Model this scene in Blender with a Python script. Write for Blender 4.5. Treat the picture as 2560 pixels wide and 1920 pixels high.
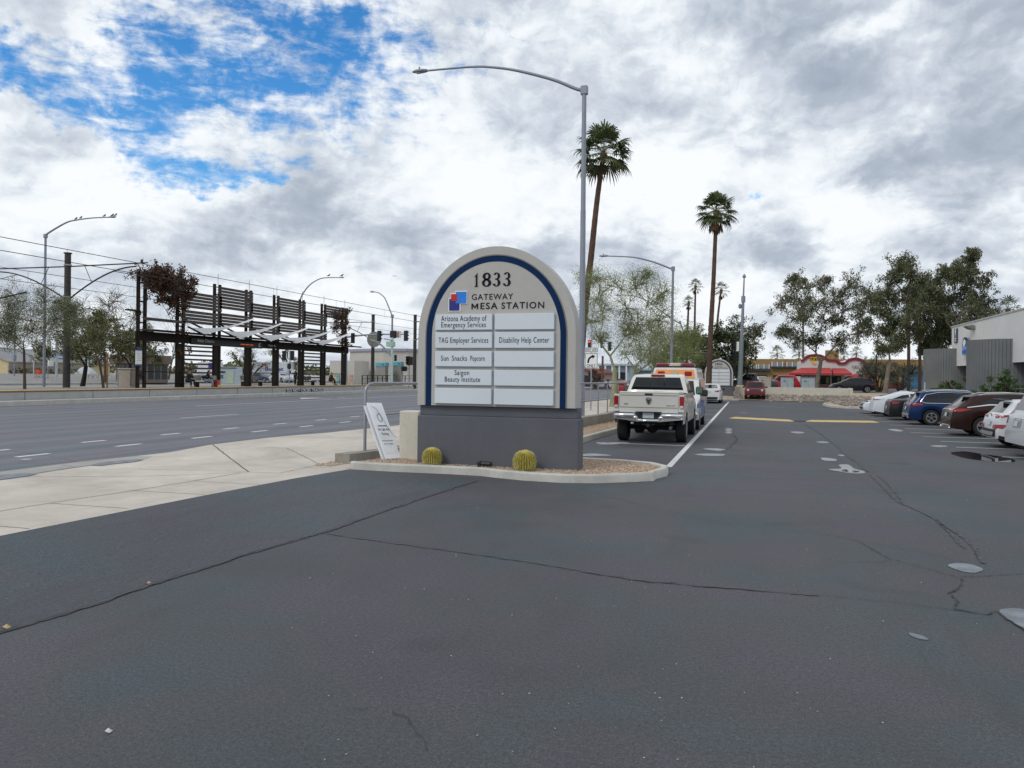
import bpy, bmesh, math, random
import numpy as np
from mathutils import Vector, Matrix
from mathutils.bvhtree import BVHTree
R = math.radians
for o in list(bpy.data.objects): bpy.data.objects.remove(o)
scene = bpy.context.scene
col = scene.collection

# ------------------------------------------------------------------ camera
EYE = 1.85; YAW = R(17.2); ROLL = R(0.65); FPX = 1923.0
cd = bpy.data.cameras.new("camera"); cam = bpy.data.objects.new("camera", cd); col.objects.link(cam)
scene.camera = cam
cd.sensor_fit = 'HORIZONTAL'; cd.sensor_width = 36; cd.lens = 36 * FPX / 2560
cd.shift_y = -19 / 2560; cd.clip_start = 0.1; cd.clip_end = 3000
cam.location = (0, 0, EYE)
cam.rotation_mode = 'XYZ'
cam.matrix_world = Matrix.Translation((0, 0, EYE)) @ Matrix.Rotation(YAW, 4, 'Z') @ Matrix.Rotation(R(90), 4, 'X') @ Matrix.Rotation(ROLL, 4, 'Z')
scene.render.resolution_x = 1024; scene.render.resolution_y = 768
scene.render.engine = 'CYCLES'
scene.view_settings.view_transform = 'Standard'; scene.view_settings.look = 'None'
scene.view_settings.gamma = 1; scene.view_settings.use_curve_mapping = False
scene.view_settings.exposure = 0.12

def ray(x, y):
    dx, dy = x - 1280, y - 960
    u = dx * math.cos(ROLL) + dy * math.sin(ROLL); v = -dx * math.sin(ROLL) + dy * math.cos(ROLL) + 19
    return (u * math.cos(YAW) - FPX * math.sin(YAW), u * math.sin(YAW) + FPX * math.cos(YAW), -v)
def at(x, y, Y):          # surveyed point of the photograph at world distance Y
    r = ray(x, y); t = Y / r[1]
    return Vector((r[0] * t, Y, EYE + r[2] * t))
def atx(x, y, X):
    r = ray(x, y); t = X / r[0]
    return Vector((X, r[1] * t, EYE + r[2] * t))
def gnd(x, y, z=0.0):
    r = ray(x, y); t = (z - EYE) / r[2]
    return Vector((r[0] * t, r[1] * t, z))

# ------------------------------------------------------------------ sky and sun
SUN_EL, SUN_AZ = 42.0, -150.0     # soft sun behind cloud, degrees; azimuth from +Y clockwise
world = bpy.data.worlds.new("World"); scene.world = world; world.use_nodes = True
nt = world.node_tree; nt.nodes.clear()
class NG:
    def __init__(s, nt): s.nt = nt
    def new(s, t, **k):
        n = s.nt.nodes.new(t)
        for a, b in k.items(): setattr(n, a, b)
        return n
    def link(s, a, b): s.nt.links.new(a, b)
    def val(s, sock, v):
        if hasattr(v, 'is_output') or isinstance(v, bpy.types.NodeSocket): s.nt.links.new(v, sock)
        else: sock.default_value = v
    def math(s, op, a, b=0.0, c=0.0, clamp=False):
        n = s.new('ShaderNodeMath', operation=op, use_clamp=clamp)
        s.val(n.inputs[0], a); s.val(n.inputs[1], b); s.val(n.inputs[2], c)
        return n.outputs[0]
    def vmath(s, op, a, b=(0, 0, 0)):
        n = s.new('ShaderNodeVectorMath', operation=op); s.val(n.inputs[0], a); s.val(n.inputs[1], b)
        return n.outputs['Value'] if op == 'LENGTH' else n.outputs[0]
    def noise(s, vec, scale, detail=5, rough=0.5, dist=0.0, lac=2.0, color=False):
        n = s.new('ShaderNodeTexNoise'); s.val(n.inputs['Vector'], vec); n.inputs['Scale'].default_value = scale
        n.inputs['Detail'].default_value = detail; n.inputs['Roughness'].default_value = rough
        n.inputs['Distortion'].default_value = dist; n.inputs['Lacunarity'].default_value = lac
        return n.outputs['Color' if color else 'Fac']
    def ramp(s, f, stops, interp='LINEAR'):
        n = s.new('ShaderNodeValToRGB'); s.val(n.inputs[0], f); cr = n.color_ramp; cr.interpolation = interp
        while len(cr.elements) < len(stops): cr.elements.new(0.5)
        for e, (p, c) in zip(cr.elements, stops):
            e.position = p; e.color = (c[0], c[1], c[2], 1) if hasattr(c, '__len__') else (c, c, c, 1)
        return n.outputs[0]
    def mix(s, f, a, b, mode='MIX'):
        n = s.new('ShaderNodeMix', data_type='RGBA', blend_type=mode); s.val(n.inputs[0], f)
        for k, v in ((6, a), (7, b)):
            if isinstance(v, tuple) and len(v) == 3: v = (*v, 1)
            s.val(n.inputs[k], v)
        return n.outputs[2]
    def maprange(s, v, a, b, c, d, interp='LINEAR'):
        n = s.new('ShaderNodeMapRange', interpolation_type=interp)
        for i, x in enumerate((v, a, b, c, d)): s.val(n.inputs[i], x)
        return n.outputs[0]
g = NG(nt)
sky = g.new('ShaderNodeTexSky', sky_type='NISHITA'); sky.sun_disc = False
sky.sun_elevation = R(SUN_EL); sky.sun_rotation = R(SUN_AZ); sky.air_density = 1.0; sky.dust_density = 0.3; sky.ozone_density = 3.0
tc = g.new('ShaderNodeTexCoord'); dirv = tc.outputs['Generated']
sep = g.new('ShaderNodeSeparateXYZ'); g.link(dirv, sep.inputs[0])
sx, sy, sz = sep.outputs
DEG = 180 / math.pi
az = g.math('MULTIPLY', g.math('ARCTAN2', sx, sy), DEG)
el = g.math('MULTIPLY', g.math('ARCSINE', sz), DEG)
zz = g.math('ADD', g.math('MAXIMUM', sz, 0.0), 0.16)
pl = g.new('ShaderNodeCombineXYZ'); g.link(g.math('DIVIDE', sx, zz), pl.inputs[0]); g.link(g.math('DIVIDE', sy, zz), pl.inputs[1])
P = pl.outputs[0]
ae = g.new('ShaderNodeCombineXYZ'); g.link(az, ae.inputs[0]); g.link(el, ae.inputs[1]); AE = ae.outputs[0]
# cumulus detail: domain-warped noise in azimuth / elevation, finer towards the horizon
elw = g.new('ShaderNodeCombineXYZ'); g.link(az, elw.inputs[0]); g.link(g.math('MULTIPLY', g.math('POWER', g.math('MAXIMUM', el, 0.02), 0.86), 2.4), elw.inputs[1]); SK = elw.outputs[0]
wn = g.noise(SK, 0.10, 6, 0.6, color=True)
SKW = g.vmath('ADD', SK, g.vmath('MULTIPLY', g.vmath('SUBTRACT', wn, (0.5, 0.5, 0.5)), (5, 5, 0)))
wn2 = g.noise(SK, 0.30, 8, 0.62, color=True)
AEF = g.vmath('ADD', AE, g.vmath('MULTIPLY', g.vmath('SUBTRACT', wn2, (0.5, 0.5, 0.5)), (8.0, 4.5, 0)))
def blobs(lst, vec):
    tot = None
    for (px, py, ra, re, w, rot) in lst:
        d = ray(px, py); n = math.sqrt(sum(c * c for c in d))
        a0 = math.degrees(math.atan2(d[0], d[1])); e0 = math.degrees(math.asin(d[2] / n))
        m = g.new('ShaderNodeMapping', vector_type='TEXTURE'); g.link(vec, m.inputs[0])
        m.inputs['Location'].default_value = (a0, e0, 0); m.inputs['Rotation'].default_value = (0, 0, R(rot)); m.inputs['Scale'].default_value = (ra, re, 1)
        f = g.maprange(g.vmath('LENGTH', m.outputs[0]), 0.0, 1.0, w, 0.0, 'SMOOTHSTEP')
        tot = f if tot is None else g.math('ADD', tot, f)
    return tot
# openings in the cloud where the blue shows (radii in degrees)
blue = blobs([(430, 110, 11, 7.5, .95, 0), (700, 60, 9, 5.5, .85, 0), (930, 60, 6, 4, .55, 0), (250, 300, 9, 4.2, 1.1, -24),
              (100, 200, 10, 4.0, .85, -20), (480, 462, 8, 2.8, 1.1, 4), (640, 425, 6, 2.0, .7, 8), (60, 125, 6, 2.6, .45, -20),
              (560, 240, 18, 7.5, .52, 0), (900, 240, 14, 7, .42, 0), (760, 120, 16, 6, .3, 0), (1130, 90, 7, 4, .35, 0), (1905, 503, 1.5, .9, .75, 0), (340, 215, 7, 3, .4, 0), (1320, 60, 5, 3, .25, 0)], AEF)
solid = blobs([(110, 40, 9, 4.5, .8, -25), (500, 35, 6, 2.6, .60, -15), (90, 345, 9, 3.0, .75, -20), (700, 130, 2.5, 2, .3, 0),
               (430, 350, 10, 2.6, .30, 0), (560, 530, 6, 2.6, .9, 15), (300, 430, 7, 2.0, .55, -15), (60, 420, 9, 4, .6, 0), (800, 560, 14, 4, .5, 0)], AEF)
puff = g.noise(SKW, 0.17, 12, 0.545, 0.0)
fine = g.noise(SKW, 0.60, 10, 0.58, 0.0)
wisp = g.noise(g.vmath('MULTIPLY', SK, (0.55, 1.5, 1)), 0.5, 10, 0.66, 0.5)
cover = g.math('ADD', g.math('SUBTRACT', 1.16, g.math('MINIMUM', g.math('MULTIPLY', blue, 1.12), 1.32)), solid)
cover = g.math('ADD', cover, g.math('MULTIPLY', g.math('SUBTRACT', fine, 0.5), 2.0))
cover = g.math('ADD', cover, g.math('MULTIPLY', g.math('SUBTRACT', wisp, 0.5), 1.9))
dens = g.maprange(cover, -0.35, 0.80, 0.03, 1.0, 'SMOOTHSTEP')
# grey undersides
grey = blobs([(1980, 30, 17, 6.0, .50, -4), (2420, 150, 13, 9, .25, 0), (2130, 230, 10, 4, .34, 20), (1560, 260, 6, 4, .24, 20), (2215, 405, 4.5, 2.6, .75, 12),
              (2480, 440, 7, 5.5, .65, 0), (1920, 610, 7, 2.8, .62, 8), (1370, 640, 6.0, 3.0, .72, 0), (1570, 650, 4, 2.2, .5, 0), (770, 480, 6, 3.5, .42, 8),
              (520, 600, 8, 3.5, .25, 10), (900, 580, 10, 3.4, .34, -8), (2450, 640, 8, 4, .45, 0), (1900, 260, 11, 3.5, .26, 15), (280, 660, 6, 3, .32, 0), (1220, 240, 9, 4, .14, 10), (850, 340, 9, 3, .14, 0), (40, 445, 4, 1.6, .2, 0), (2300, 770, 5, 1.2, .3, 0), (2540, 760, 3, 2, .35, 0), (1150, 680, 9, 2, .25, 0)], AEF)
white = blobs([(1700, 500, 13, 4.0, .42, -8), (2050, 560, 10, 3, .40, 0), (1120, 470, 14, 6, .36, 0), (150, 250, 12, 8, .22, 0), (1750, 150, 7, 2, .30, 35), (2140, 90, 5, 1.5, .50, 12), (1300, 150, 9, 5, .22, 0),
               (1750, 740, 12, 2.5, .30, 0), (560, 470, 7, 2, .4, 10), (180, 480, 10, 4, .32, 0), (1600, 400, 12, 3.5, .25, 0), (600, 800, 25, 2.5, .2, 0), (2150, 700, 9, 2.5, .25, 0)], AEF)

UP = g.vmath('ADD', SKW, (-1.1, 2.2, 0)); UP2 = g.vmath('ADD', SKW, (-.35, .7, 0))
puff_u = g.noise(UP, 0.17, 12, 0.545, 0.0); fine_u = g.noise(UP2, 0.60, 10, 0.58, 0.0)
emb = g.math('ADD', g.math('MULTIPLY', g.math('SUBTRACT', puff_u, puff), 1.5), g.math('MULTIPLY', g.math('SUBTRACT', fine_u, fine), 0.55))
lump = g.maprange(g.noise(SKW, 0.085, 5, 0.5, 0.0), 0.44, 0.60, 0.0, .30, 'SMOOTHSTEP')
shade = g.math('ADD', g.math('MULTIPLY', g.math('SUBTRACT', puff, 0.5), .95), emb)
shade = g.math('ADD', g.math('ADD', g.math('SUBTRACT', g.math('MULTIPLY', grey, .72), g.math('MULTIPLY', white, .8)), shade), g.math('ADD', lump, 0.19))
ccol = g.ramp(g.math('MULTIPLY', shade, .8), [(0.0, (.88, .91, .94)), (0.16, (.80, .845, .885)), (0.34, (.61, .665, .735)), (0.60, (.42, .475, .56)), (1.0, (.295, .345, .43))])
bsky = g.new('ShaderNodeHueSaturation'); bsky.inputs['Saturation'].default_value = 1.38; bsky.inputs['Value'].default_value = 1.0
g.link(sky.outputs[0], bsky.inputs['Color'])
skyc = g.mix(1.0, bsky.outputs[0], (1.25, 1.50, 1.55), 'MULTIPLY')
cl10 = g.mix(1.0, ccol, (10.0, 10.0, 10.0), 'MULTIPLY')
final = g.mix(dens, skyc, cl10)
# below the horizon: dull ground colour
bg = g.new('ShaderNodeBackground'); g.link(final, bg.inputs[0]); bg.inputs[1].default_value = 0.10
out = g.new('ShaderNodeOutputWorld'); g.link(bg.outputs[0], out.inputs[0])
world.cycles.sampling_method = 'MANUAL'; world.cycles.sample_map_resolution = 512

sl = bpy.data.lights.new("sun", 'SUN'); sl.energy = 0.9; sl.angle = R(14); sl.color = (1, .96, .9)
so = bpy.data.objects.new("sun", sl); col.objects.link(so)
sd = Vector((math.sin(R(SUN_AZ)) * math.cos(R(SUN_EL)), math.cos(R(SUN_AZ)) * math.cos(R(SUN_EL)), math.sin(R(SUN_EL))))
so.rotation_euler = sd.to_track_quat('Z', 'Y').to_euler(); so.location = sd * 50

# ------------------------------------------------------------------ materials
MATS = {}
def mat(name, c, rough=0.6, metal=0.0, var=0.12, vscale=3.0, bump=0.0, bscale=40.0, spec=0.5, emit=None, estr=1.0, coat=0.0, c2=None, alpha=None, trans=0.0, dirt=0.0):
    if name in MATS: return MATS[name]
    m = bpy.data.materials.new(name); m.use_nodes = True; MATS[name] = m
    n = NG(m.node_tree); b = m.node_tree.nodes['Principled BSDF']
    t = n.new('ShaderNodeTexCoord').outputs['Object']
    f = n.noise(t, vscale, 6, 0.6)
    hi = tuple(min(1, x * (1 + var)) for x in c); lo = tuple(x * (1 - var) for x in c)
    if c2: lo = c2
    colr = n.ramp(f, [(0.3, lo), (0.7, hi)])
    if dirt:
        d = n.noise(t, vscale * 5, 5, 0.7)
        colr = n.mix(n.maprange(d, 0.5, 0.75, 0, dirt), colr, tuple(x * .45 for x in c))
    n.link(colr, b.inputs['Base Color'])
    b.inputs['Roughness'].default_value = rough; b.inputs['Metallic'].default_value = metal
    b.inputs['Specular IOR Level'].default_value = spec; b.inputs['Coat Weight'].default_value = coat; b.inputs['Coat Roughness'].default_value = 0.04
    if trans: b.inputs['Transmission Weight'].default_value = trans
    if emit: b.inputs['Emission Color'].default_value = (*emit, 1); b.inputs['Emission Strength'].default_value = estr
    if bump:
        bm = n.new('ShaderNodeBump'); bm.inputs['Strength'].default_value = bump; bm.inputs['Distance'].default_value = 0.02
        n.link(n.noise(t, bscale, 6, 0.65), bm.inputs['Height']); n.link(bm.outputs[0], b.inputs['Normal'])
    return m

# ------------------------------------------------------------------ mesh helpers
def org(o):
    v = Vector((0, 0, 0))
    while o is not None: v += o.location; o = o.parent
    return v
class MB:
    def __init__(s): s.v = []; s.f = []
    def add(s, vs, fs):
        n = len(s.v); s.v.extend([tuple(x) for x in vs]); s.f.extend([tuple(i + n for i in f) for f in fs]); return s
    def box(s, c, d, rz=0, bev=0.0, M=None):
        hx, hy, hz = d[0] / 2, d[1] / 2, d[2] / 2
        if bev <= 0:
            vs = [Vector((x * hx, y * hy, z * hz)) for z in (-1, 1) for (x, y) in ((-1, -1), (1, -1), (1, 1), (-1, 1))]
            fs = [(0, 3, 2, 1), (4, 5, 6, 7), (0, 1, 5, 4), (1, 2, 6, 5), (2, 3, 7, 6), (3, 0, 4, 7)]
        else:
            b = min(bev, hx * .9, hy * .9, hz * .9); vs = []; fs = []
            lv = [(-hz, b), (-hz + b, 0), (hz - b, 0), (hz, b)]
            for z, ins in lv:
                ax, ay = hx - ins, hy - ins
                for (x, y) in ((-ax + b, -ay), (ax - b, -ay), (ax, -ay + b), (ax, ay - b), (ax - b, ay), (-ax + b, ay), (-ax, ay - b), (-ax, -ay + b)): vs.append(Vector((x, y, z)))
            for l in range(3):
                for i in range(8): fs.append((l * 8 + i, l * 8 + (i + 1) % 8, l * 8 + 8 + (i + 1) % 8, l * 8 + 8 + i))
            fs.append(tuple(range(7, -1, -1))); fs.append(tuple(range(24, 32)))
        if M is None: M = Matrix.Rotation(rz, 3, 'Z')
        c = Vector(c)
        return s.add([M @ v + c for v in vs], fs)
    def bar(s, a, b, w, h=None, up=(0, 0, 1)):      # rectangular bar from a to b
        a = Vector(a); b = Vector(b); h = h or w; d = (b - a); L = d.length; d.normalize(); up = Vector(up)
        if abs(d.dot(up)) > .98: up = Vector((0, 1, 0))
        x = d.cross(up).normalized(); z = x.cross(d)
        M = Matrix((x, d, z)).transposed()
        return s.box((a + b) / 2, (w, L, h), M=M)
    def tube(s, pts, r, n=8, cap=True):
        pts = [Vector(p) for p in pts]; k = len(pts)
        rs = r if hasattr(r, '__len__') else [r] * k
        base = len(s.v); x = None
        for i, p in enumerate(pts):
            d = (pts[min(i + 1, k - 1)] - pts[max(i - 1, 0)]).normalized()
            if x is None:
                u = Vector((0, 0, 1)) if abs(d.z) < .9 else Vector((1, 0, 0)); x = d.cross(u).normalized()
            else: x = (x - d * x.dot(d)).normalized()
            y = d.cross(x)
            for j in range(n):
                a = 2 * math.pi * j / n; s.v.append(tuple(p + (x * math.cos(a) + y * math.sin(a)) * rs[i]))
        for i in range(k - 1):
            for j in range(n):
                s.f.append((base + i * n + j, base + i * n + (j + 1) % n, base + (i + 1) * n + (j + 1) % n, base + (i + 1) * n + j))
        if cap: s.f.append(tuple(base + j for j in range(n - 1, -1, -1))); s.f.append(tuple(base + (k - 1) * n + j for j in range(n)))
        return s
    def lathe(s, prof, n=16, c=(0, 0, 0), M=None, cap=True):  # prof (r,z)
        base = len(s.v); c = Vector(c); M = M or Matrix.Identity(3); k = len(prof)
        for (r, z) in prof:
            for j in range(n):
                a = 2 * math.pi * j / n; s.v.append(tuple(M @ Vector((r * math.cos(a), r * math.sin(a), z)) + c))
        for i in range(k - 1):
            for j in range(n):
                s.f.append((base + i * n + j, base + i * n + (j + 1) % n, base + (i + 1) * n + (j + 1) % n, base + (i + 1) * n + j))
        if cap: s.f.append(tuple(base + j for j in range(n - 1, -1, -1))); s.f.append(tuple(base + (k - 1) * n + j for j in range(n)))
        return s
    def prism(s, poly, h0, h1, axis='z', flip=False):
        # poly (a,b) extruded between h0 and h1 along the axis
        n = len(poly)
        def P(a, b, h): return {'z': (a, b, h), 'y': (a, h, b), 'x': (h, a, b)}[axis]
        vs = [P(a, b, h0) for a, b in poly] + [P(a, b, h1) for a, b in poly]
        fs = [tuple(range(n - 1, -1, -1)), tuple(range(n, 2 * n))] + [(i, (i + 1) % n, n + (i + 1) % n, n + i) for i in range(n)]
        return s.add(vs, fs)
    def quad(s, a, b, c, d): return s.add([a, b, c, d], [(0, 1, 2, 3)])
    def ribbon(s, pts, w, z=None):                   # flat strip on the ground
        pts = [Vector((p[0], p[1], z if z is not None else p[2])) for p in pts]; k = len(pts); vs = []
        for i, p in enumerate(pts):
            d = pts[min(i + 1, k - 1)] - pts[max(i - 1, 0)]; n = Vector((-d.y, d.x, 0)).normalized()
            ww = (w[i] if hasattr(w, '__len__') else w) / 2
            vs += [p - n * ww, p + n * ww]
        return s.add(vs, [(2 * i, 2 * i + 2, 2 * i + 3, 2 * i + 1) for i in range(k - 1)])
    def grid(s, fn, nu, nv):
        b = len(s.v)
        for i in range(nu + 1):
            for j in range(nv + 1): s.v.append(tuple(fn(i / nu, j / nv)))
        for i in range(nu):
            for j in range(nv):
                a = b + i * (nv + 1) + j; s.f.append((a, a + nv + 1, a + nv + 2, a + 1))
        return s
    def xf(s, M):
        s.v = [tuple(M @ Vector(v)) for v in s.v]; return s
    def build(s, name, m, parent=None, world=False, smooth=None, label=None, kind=None, fix=True):
        vs = s.v
        if world and parent is not None:
            o0 = org(parent); vs = [(a - o0.x, b - o0.y, c - o0.z) for a, b, c in vs]
        me = bpy.data.meshes.new(name); me.from_pydata(vs, [], s.f)
        if fix and len(s.f) < 20000:
            bm = bmesh.new(); bm.from_mesh(me); bmesh.ops.recalc_face_normals(bm, faces=bm.faces); bm.to_mesh(me); bm.free()
        me.materials.append(m)
        if smooth is not None:
            me.polygons.foreach_set('use_smooth', [True] * len(me.polygons)); me.set_sharp_from_angle(angle=R(smooth))
        me.update()
        o = bpy.data.objects.new(name, me); col.objects.link(o); o.parent = parent
        if label: o['label'] = label
        if kind: o['kind'] = kind
        return o
def tag(o, label, cat, group=None):
    o['label'] = label; o['category'] = cat
    if group: o['group'] = group
    return o
def thing(name, label, cat, loc=(0, 0, 0), rz=0, group=None):
    o = bpy.data.objects.new(name, None); col.objects.link(o); o.location = loc; o.rotation_euler = (0, 0, rz); o.empty_display_size = .2
    return tag(o, label, cat, group)
def dup(root, loc, rz=0, label=None, group=None, scale=None):
    kids = {}
    for o in bpy.data.objects:
        if o.parent: kids.setdefault(o.parent.name, []).append(o)
    def rec(o, par):
        c = o.copy(); col.objects.link(c); c.parent = par
        for ch in kids.get(o.name, []): rec(ch, c)
        return c
    r = rec(root, None); r.location = loc; r.rotation_euler = (0, 0, rz)
    if label: r['label'] = label
    if group: r['group'] = group
    if scale: r.scale = (scale,) * 3
    return r
def struct(o): o['kind'] = 'structure'; return o
CAPH = 0.62
def text(s, size, loc, m, parent, width=None, rot=(R(90), 0, 0), align='CENTER', offset=0.0, extrude=0.004, name='lettering', spacing=1.0, world=True, height=None):
    c = bpy.data.curves.new(name, 'FONT'); c.body = s; c.size = 1.0; c.align_x = align; c.align_y = 'BOTTOM_BASELINE'
    c.offset = offset; c.extrude = 0.0; c.space_character = spacing; c.resolution_u = 3
    o = bpy.data.objects.new(name, c); col.objects.link(o)
    bpy.context.view_layer.update()
    me = bpy.data.meshes.new_from_object(o.evaluated_get(bpy.context.evaluated_depsgraph_get()))
    bpy.data.objects.remove(o); bpy.data.curves.remove(c)
    xs = [v.co.x for v in me.vertices]; w = max(xs) - min(xs); cap = CAPH
    sy = size / cap; sxx = (width / w) if width else sy
    for v in me.vertices: v.co = (v.co.x * sxx, v.co.y * sy, 0)
    bm = bmesh.new(); bm.from_mesh(me)
    if extrude > 0:
        r = bmesh.ops.extrude_face_region(bm, geom=bm.faces[:])
        bmesh.ops.translate(bm, vec=(0, 0, extrude), verts=[x for x in r['geom'] if isinstance(x, bmesh.types.BMVert)])
    bmesh.ops.recalc_face_normals(bm, faces=bm.faces)
    bm.to_mesh(me); bm.free(); me.name = name
    me.materials.clear(); me.materials.append(m)
    o = bpy.data.objects.new(name, me); col.objects.link(o); o.parent = parent; o.rotation_euler = rot
    o.location = Vector(loc) - (org(parent) if world else Vector((0, 0, 0)))
    return o
# ================================================================== ground materials
def asphalt(name, base, coarse=1.0, patch=0.5, tint=True, rough=0.74, seed=0.0, tracks=False):
    m = bpy.data.materials.new(name); m.use_nodes = True; n = NG(m.node_tree); b = m.node_tree.nodes['Principled BSDF']
    t = n.vmath('ADD', n.new('ShaderNodeTexCoord').outputs['Object'], (seed, seed * 1.7, 0))
    big = n.noise(t, 0.22, 6, 0.6, 0.4); mid = n.noise(t, 0.9, 7, 0.62); col_ = n.noise(t, 0.55, 3, 0.5, 0.3)
    c = n.ramp(n.math('ADD', n.math('MULTIPLY', big, .5), n.math('MULTIPLY', mid, .5)), [(0.34, tuple(x * (1 - .30 * patch) for x in base)), (0.66, tuple(x * (1 + .34 * patch) for x in base))])
    if tint:
        tc_ = n.ramp(col_, [(0.36, (.84, 1.05, 1.06)), (0.5, (1, 1, 1)), (0.62, (1.10, .96, 1.08))]); c = n.mix(1.0, c, tc_, 'MULTIPLY')
    c = n.mix(1.0, c, n.ramp(n.noise(t, 34, 4, 0.75), [(0.32, .66), (0.5, 1.0), (0.66, 1.30)]), 'MULTIPLY'); oil = n.noise(t, 0.75, 2, 0.4); c = n.mix(n.maprange(oil, 0.66, 0.74, 0, .5), c, tuple(x * .5 for x in base)); agg = n.noise(t, 80, 3, 0.75); c = n.mix(1.0, c, n.ramp(agg, [(0.32, .55), (0.5, 1.0), (0.68, 1.55)]), 'MULTIPLY')
    spk = n.noise(t, 60, 2, 0.5); c = n.mix(n.maprange(spk, 0.70, 0.76, 0, .75), c, (.26, .255, .24))
    st = n.noise(n.vmath('MULTIPLY', t, (1.0, .18, 1)), 1.6, 5, 0.6); c = n.mix(n.maprange(st, 0.56, 0.75, 0, .35), c, tuple(x * .55 for x in base))
    if tracks:
        s_ = n.new('ShaderNodeSeparateXYZ'); n.link(t, s_.inputs[0])
        w = n.math('SINE', n.math('MULTIPLY', s_.outputs[0], 3.3)); w2 = n.noise(n.vmath('MULTIPLY', t, (1.2, .04, 1)), 1.5, 5, .6)
        c = n.mix(n.maprange(n.math('ADD', n.math('MULTIPLY', w, .12), w2), 0.35, 0.7, 0, .75), c, tuple(x * 1.55 for x in base))
    n.link(c, b.inputs['Base Color'])
    n.link(n.maprange(mid, 0.3, 0.7, rough - .10, rough + .06), b.inputs['Roughness']); b.inputs['Specular IOR Level'].default_value = 0.5
    h = n.math('ADD', n.math('MULTIPLY', n.noise(t, 110, 4, 0.7), 1.0), n.math('MULTIPLY', n.noise(t, 22 / coarse, 6, 0.6), 1.2 * coarse))
    bm = n.new('ShaderNodeBump'); bm.inputs['Strength'].default_value = min(1, 0.42 * coarse); bm.inputs['Distance'].default_value = 0.014
    n.link(h, bm.inputs['Height']); n.link(bm.outputs[0], b.inputs['Normal']); return m
def concrete(name, base, var=0.22, sc=0.7, streak=0.4):
    m = bpy.data.materials.new(name); m.use_nodes = True; n = NG(m.node_tree); b = m.node_tree.nodes['Principled BSDF']
    t = n.new('ShaderNodeTexCoord').outputs['Object']
    a = n.noise(t, sc, 8, 0.65, 0.4); d = n.noise(t, sc * 6, 6, 0.7)
    c = n.ramp(a, [(0.3, tuple(x * (1 - var) for x in base)), (0.7, tuple(x * (1 + var * .5) for x in base))])
    c = n.mix(n.maprange(d, 0.5, 0.8, 0, streak), c, tuple(x * .6 for x in base))
    w = n.noise(n.vmath('MULTIPLY', t, (3, .5, 1)), 1.3, 6, 0.7); c = n.mix(n.maprange(w, 0.55, 0.8, 0, streak), c, tuple(min(1, x * 1.25) for x in base))
    c = n.mix(1.0, c, n.ramp(n.noise(t, 120, 2, .6), [(0.3, .88), (0.7, 1.1)]), 'MULTIPLY')
    n.link(c, b.inputs['Base Color']); b.inputs['Roughness'].default_value = 0.85
    bm = n.new('ShaderNodeBump'); bm.inputs['Strength'].default_value = 0.25; bm.inputs['Distance'].default_value = 0.01
    n.link(n.noise(t, 60, 5, .6), bm.inputs['Height']); n.link(bm.outputs[0], b.inputs['Normal']); return m
M_LOT = asphalt('lot asphalt', (.062, .064, .071), 1.2, .85)
M_LOT2 = asphalt('old coarse asphalt', (.070, .076, .085), 2.6, .7, seed=31)
M_ROAD = asphalt('road asphalt', (.112, .112, .125), .8, .35, seed=9, tracks=True)
M_CONC = concrete('apron concrete', (.56, .50, .435), .28, .55, .5)
M_KERB = concrete('kerb concrete', (.52, .505, .46), .22, 1.6, .4)
M_WALLC = concrete('retaining concrete', (.30, .28, .24), .3, 2.5, .6)
M_PLAT = concrete('platform concrete', (.42, .42, .41), .15, 1.2, .25)
M_PAVE = mat('platform paving', (.24, .23, .22), .8, var=.15, vscale=.6)
M_WHITE = mat('road paint white', (.66, .66, .65), .7, var=.12, vscale=6, dirt=.5)
M_FADED_SHEEN = mat('worn road paint', (.33, .34, .35), .75, var=.3, vscale=7, dirt=.9)  # worn markings, and the painted sky sheen of wet patches
M_YELL = mat('yellow paint', (.60, .44, .17), .7, var=.15, vscale=5, dirt=.4)
M_SEAM = mat('dark joint', (.055, .052, .05), .9)
M_CRACK = mat('crack sealer', (.038, .038, .041), .85)
M_CRACKL = mat('old crack filler', (.080, .084, .090), .85, var=.25, vscale=8)
M_EARTH = mat('ground soil', (.25, .22, .18), .95, var=.25, vscale=.05)
M_WATER = bpy.data.materials.new('puddle water'); M_WATER.use_nodes = True
_b = M_WATER.node_tree.nodes['Principled BSDF']; _b.inputs['Base Color'].default_value = (.028, .03, .033, 1); _b.inputs['Roughness'].default_value = 0.02
_b.inputs['IOR'].default_value = 1.6; _b.inputs['Specular IOR Level'].default_value = .9

rnd = random.Random(4)
def wob(pts, amp, step=.25):
    out = []
    for i in range(len(pts) - 1):
        a, b = pts[i], pts[i + 1]; L = (b - a).length; n = max(1, int(L / step)); d = (b - a).normalized(); nn = Vector((-d.y, d.x, 0))
        for k in range(n): out.append(a.lerp(b, k / n) + nn * rnd.uniform(-amp, amp))
    out.append(pts[-1]); return out
def sheet(name, poly, z, m, parent=None, kind='structure'):
    bm = bmesh.new(); vs = [bm.verts.new((p[0], p[1], p[2] if len(p) > 2 else z)) for p in poly]
    f = bm.faces.new(vs); f.normal_update()
    if f.normal.z < 0: f.normal_flip()
    me = bpy.data.meshes.new(name); bm.to_mesh(me); bm.free(); me.materials.append(m)
    o = bpy.data.objects.new(name, me); col.objects.link(o); o.parent = parent
    if parent is None and kind: o['kind'] = kind
    return o
ground = sheet('ground', [(-1500, -400), (1500, -400), (1500, 2200), (-1500, 2200)], -0.03, M_EARTH)
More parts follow.
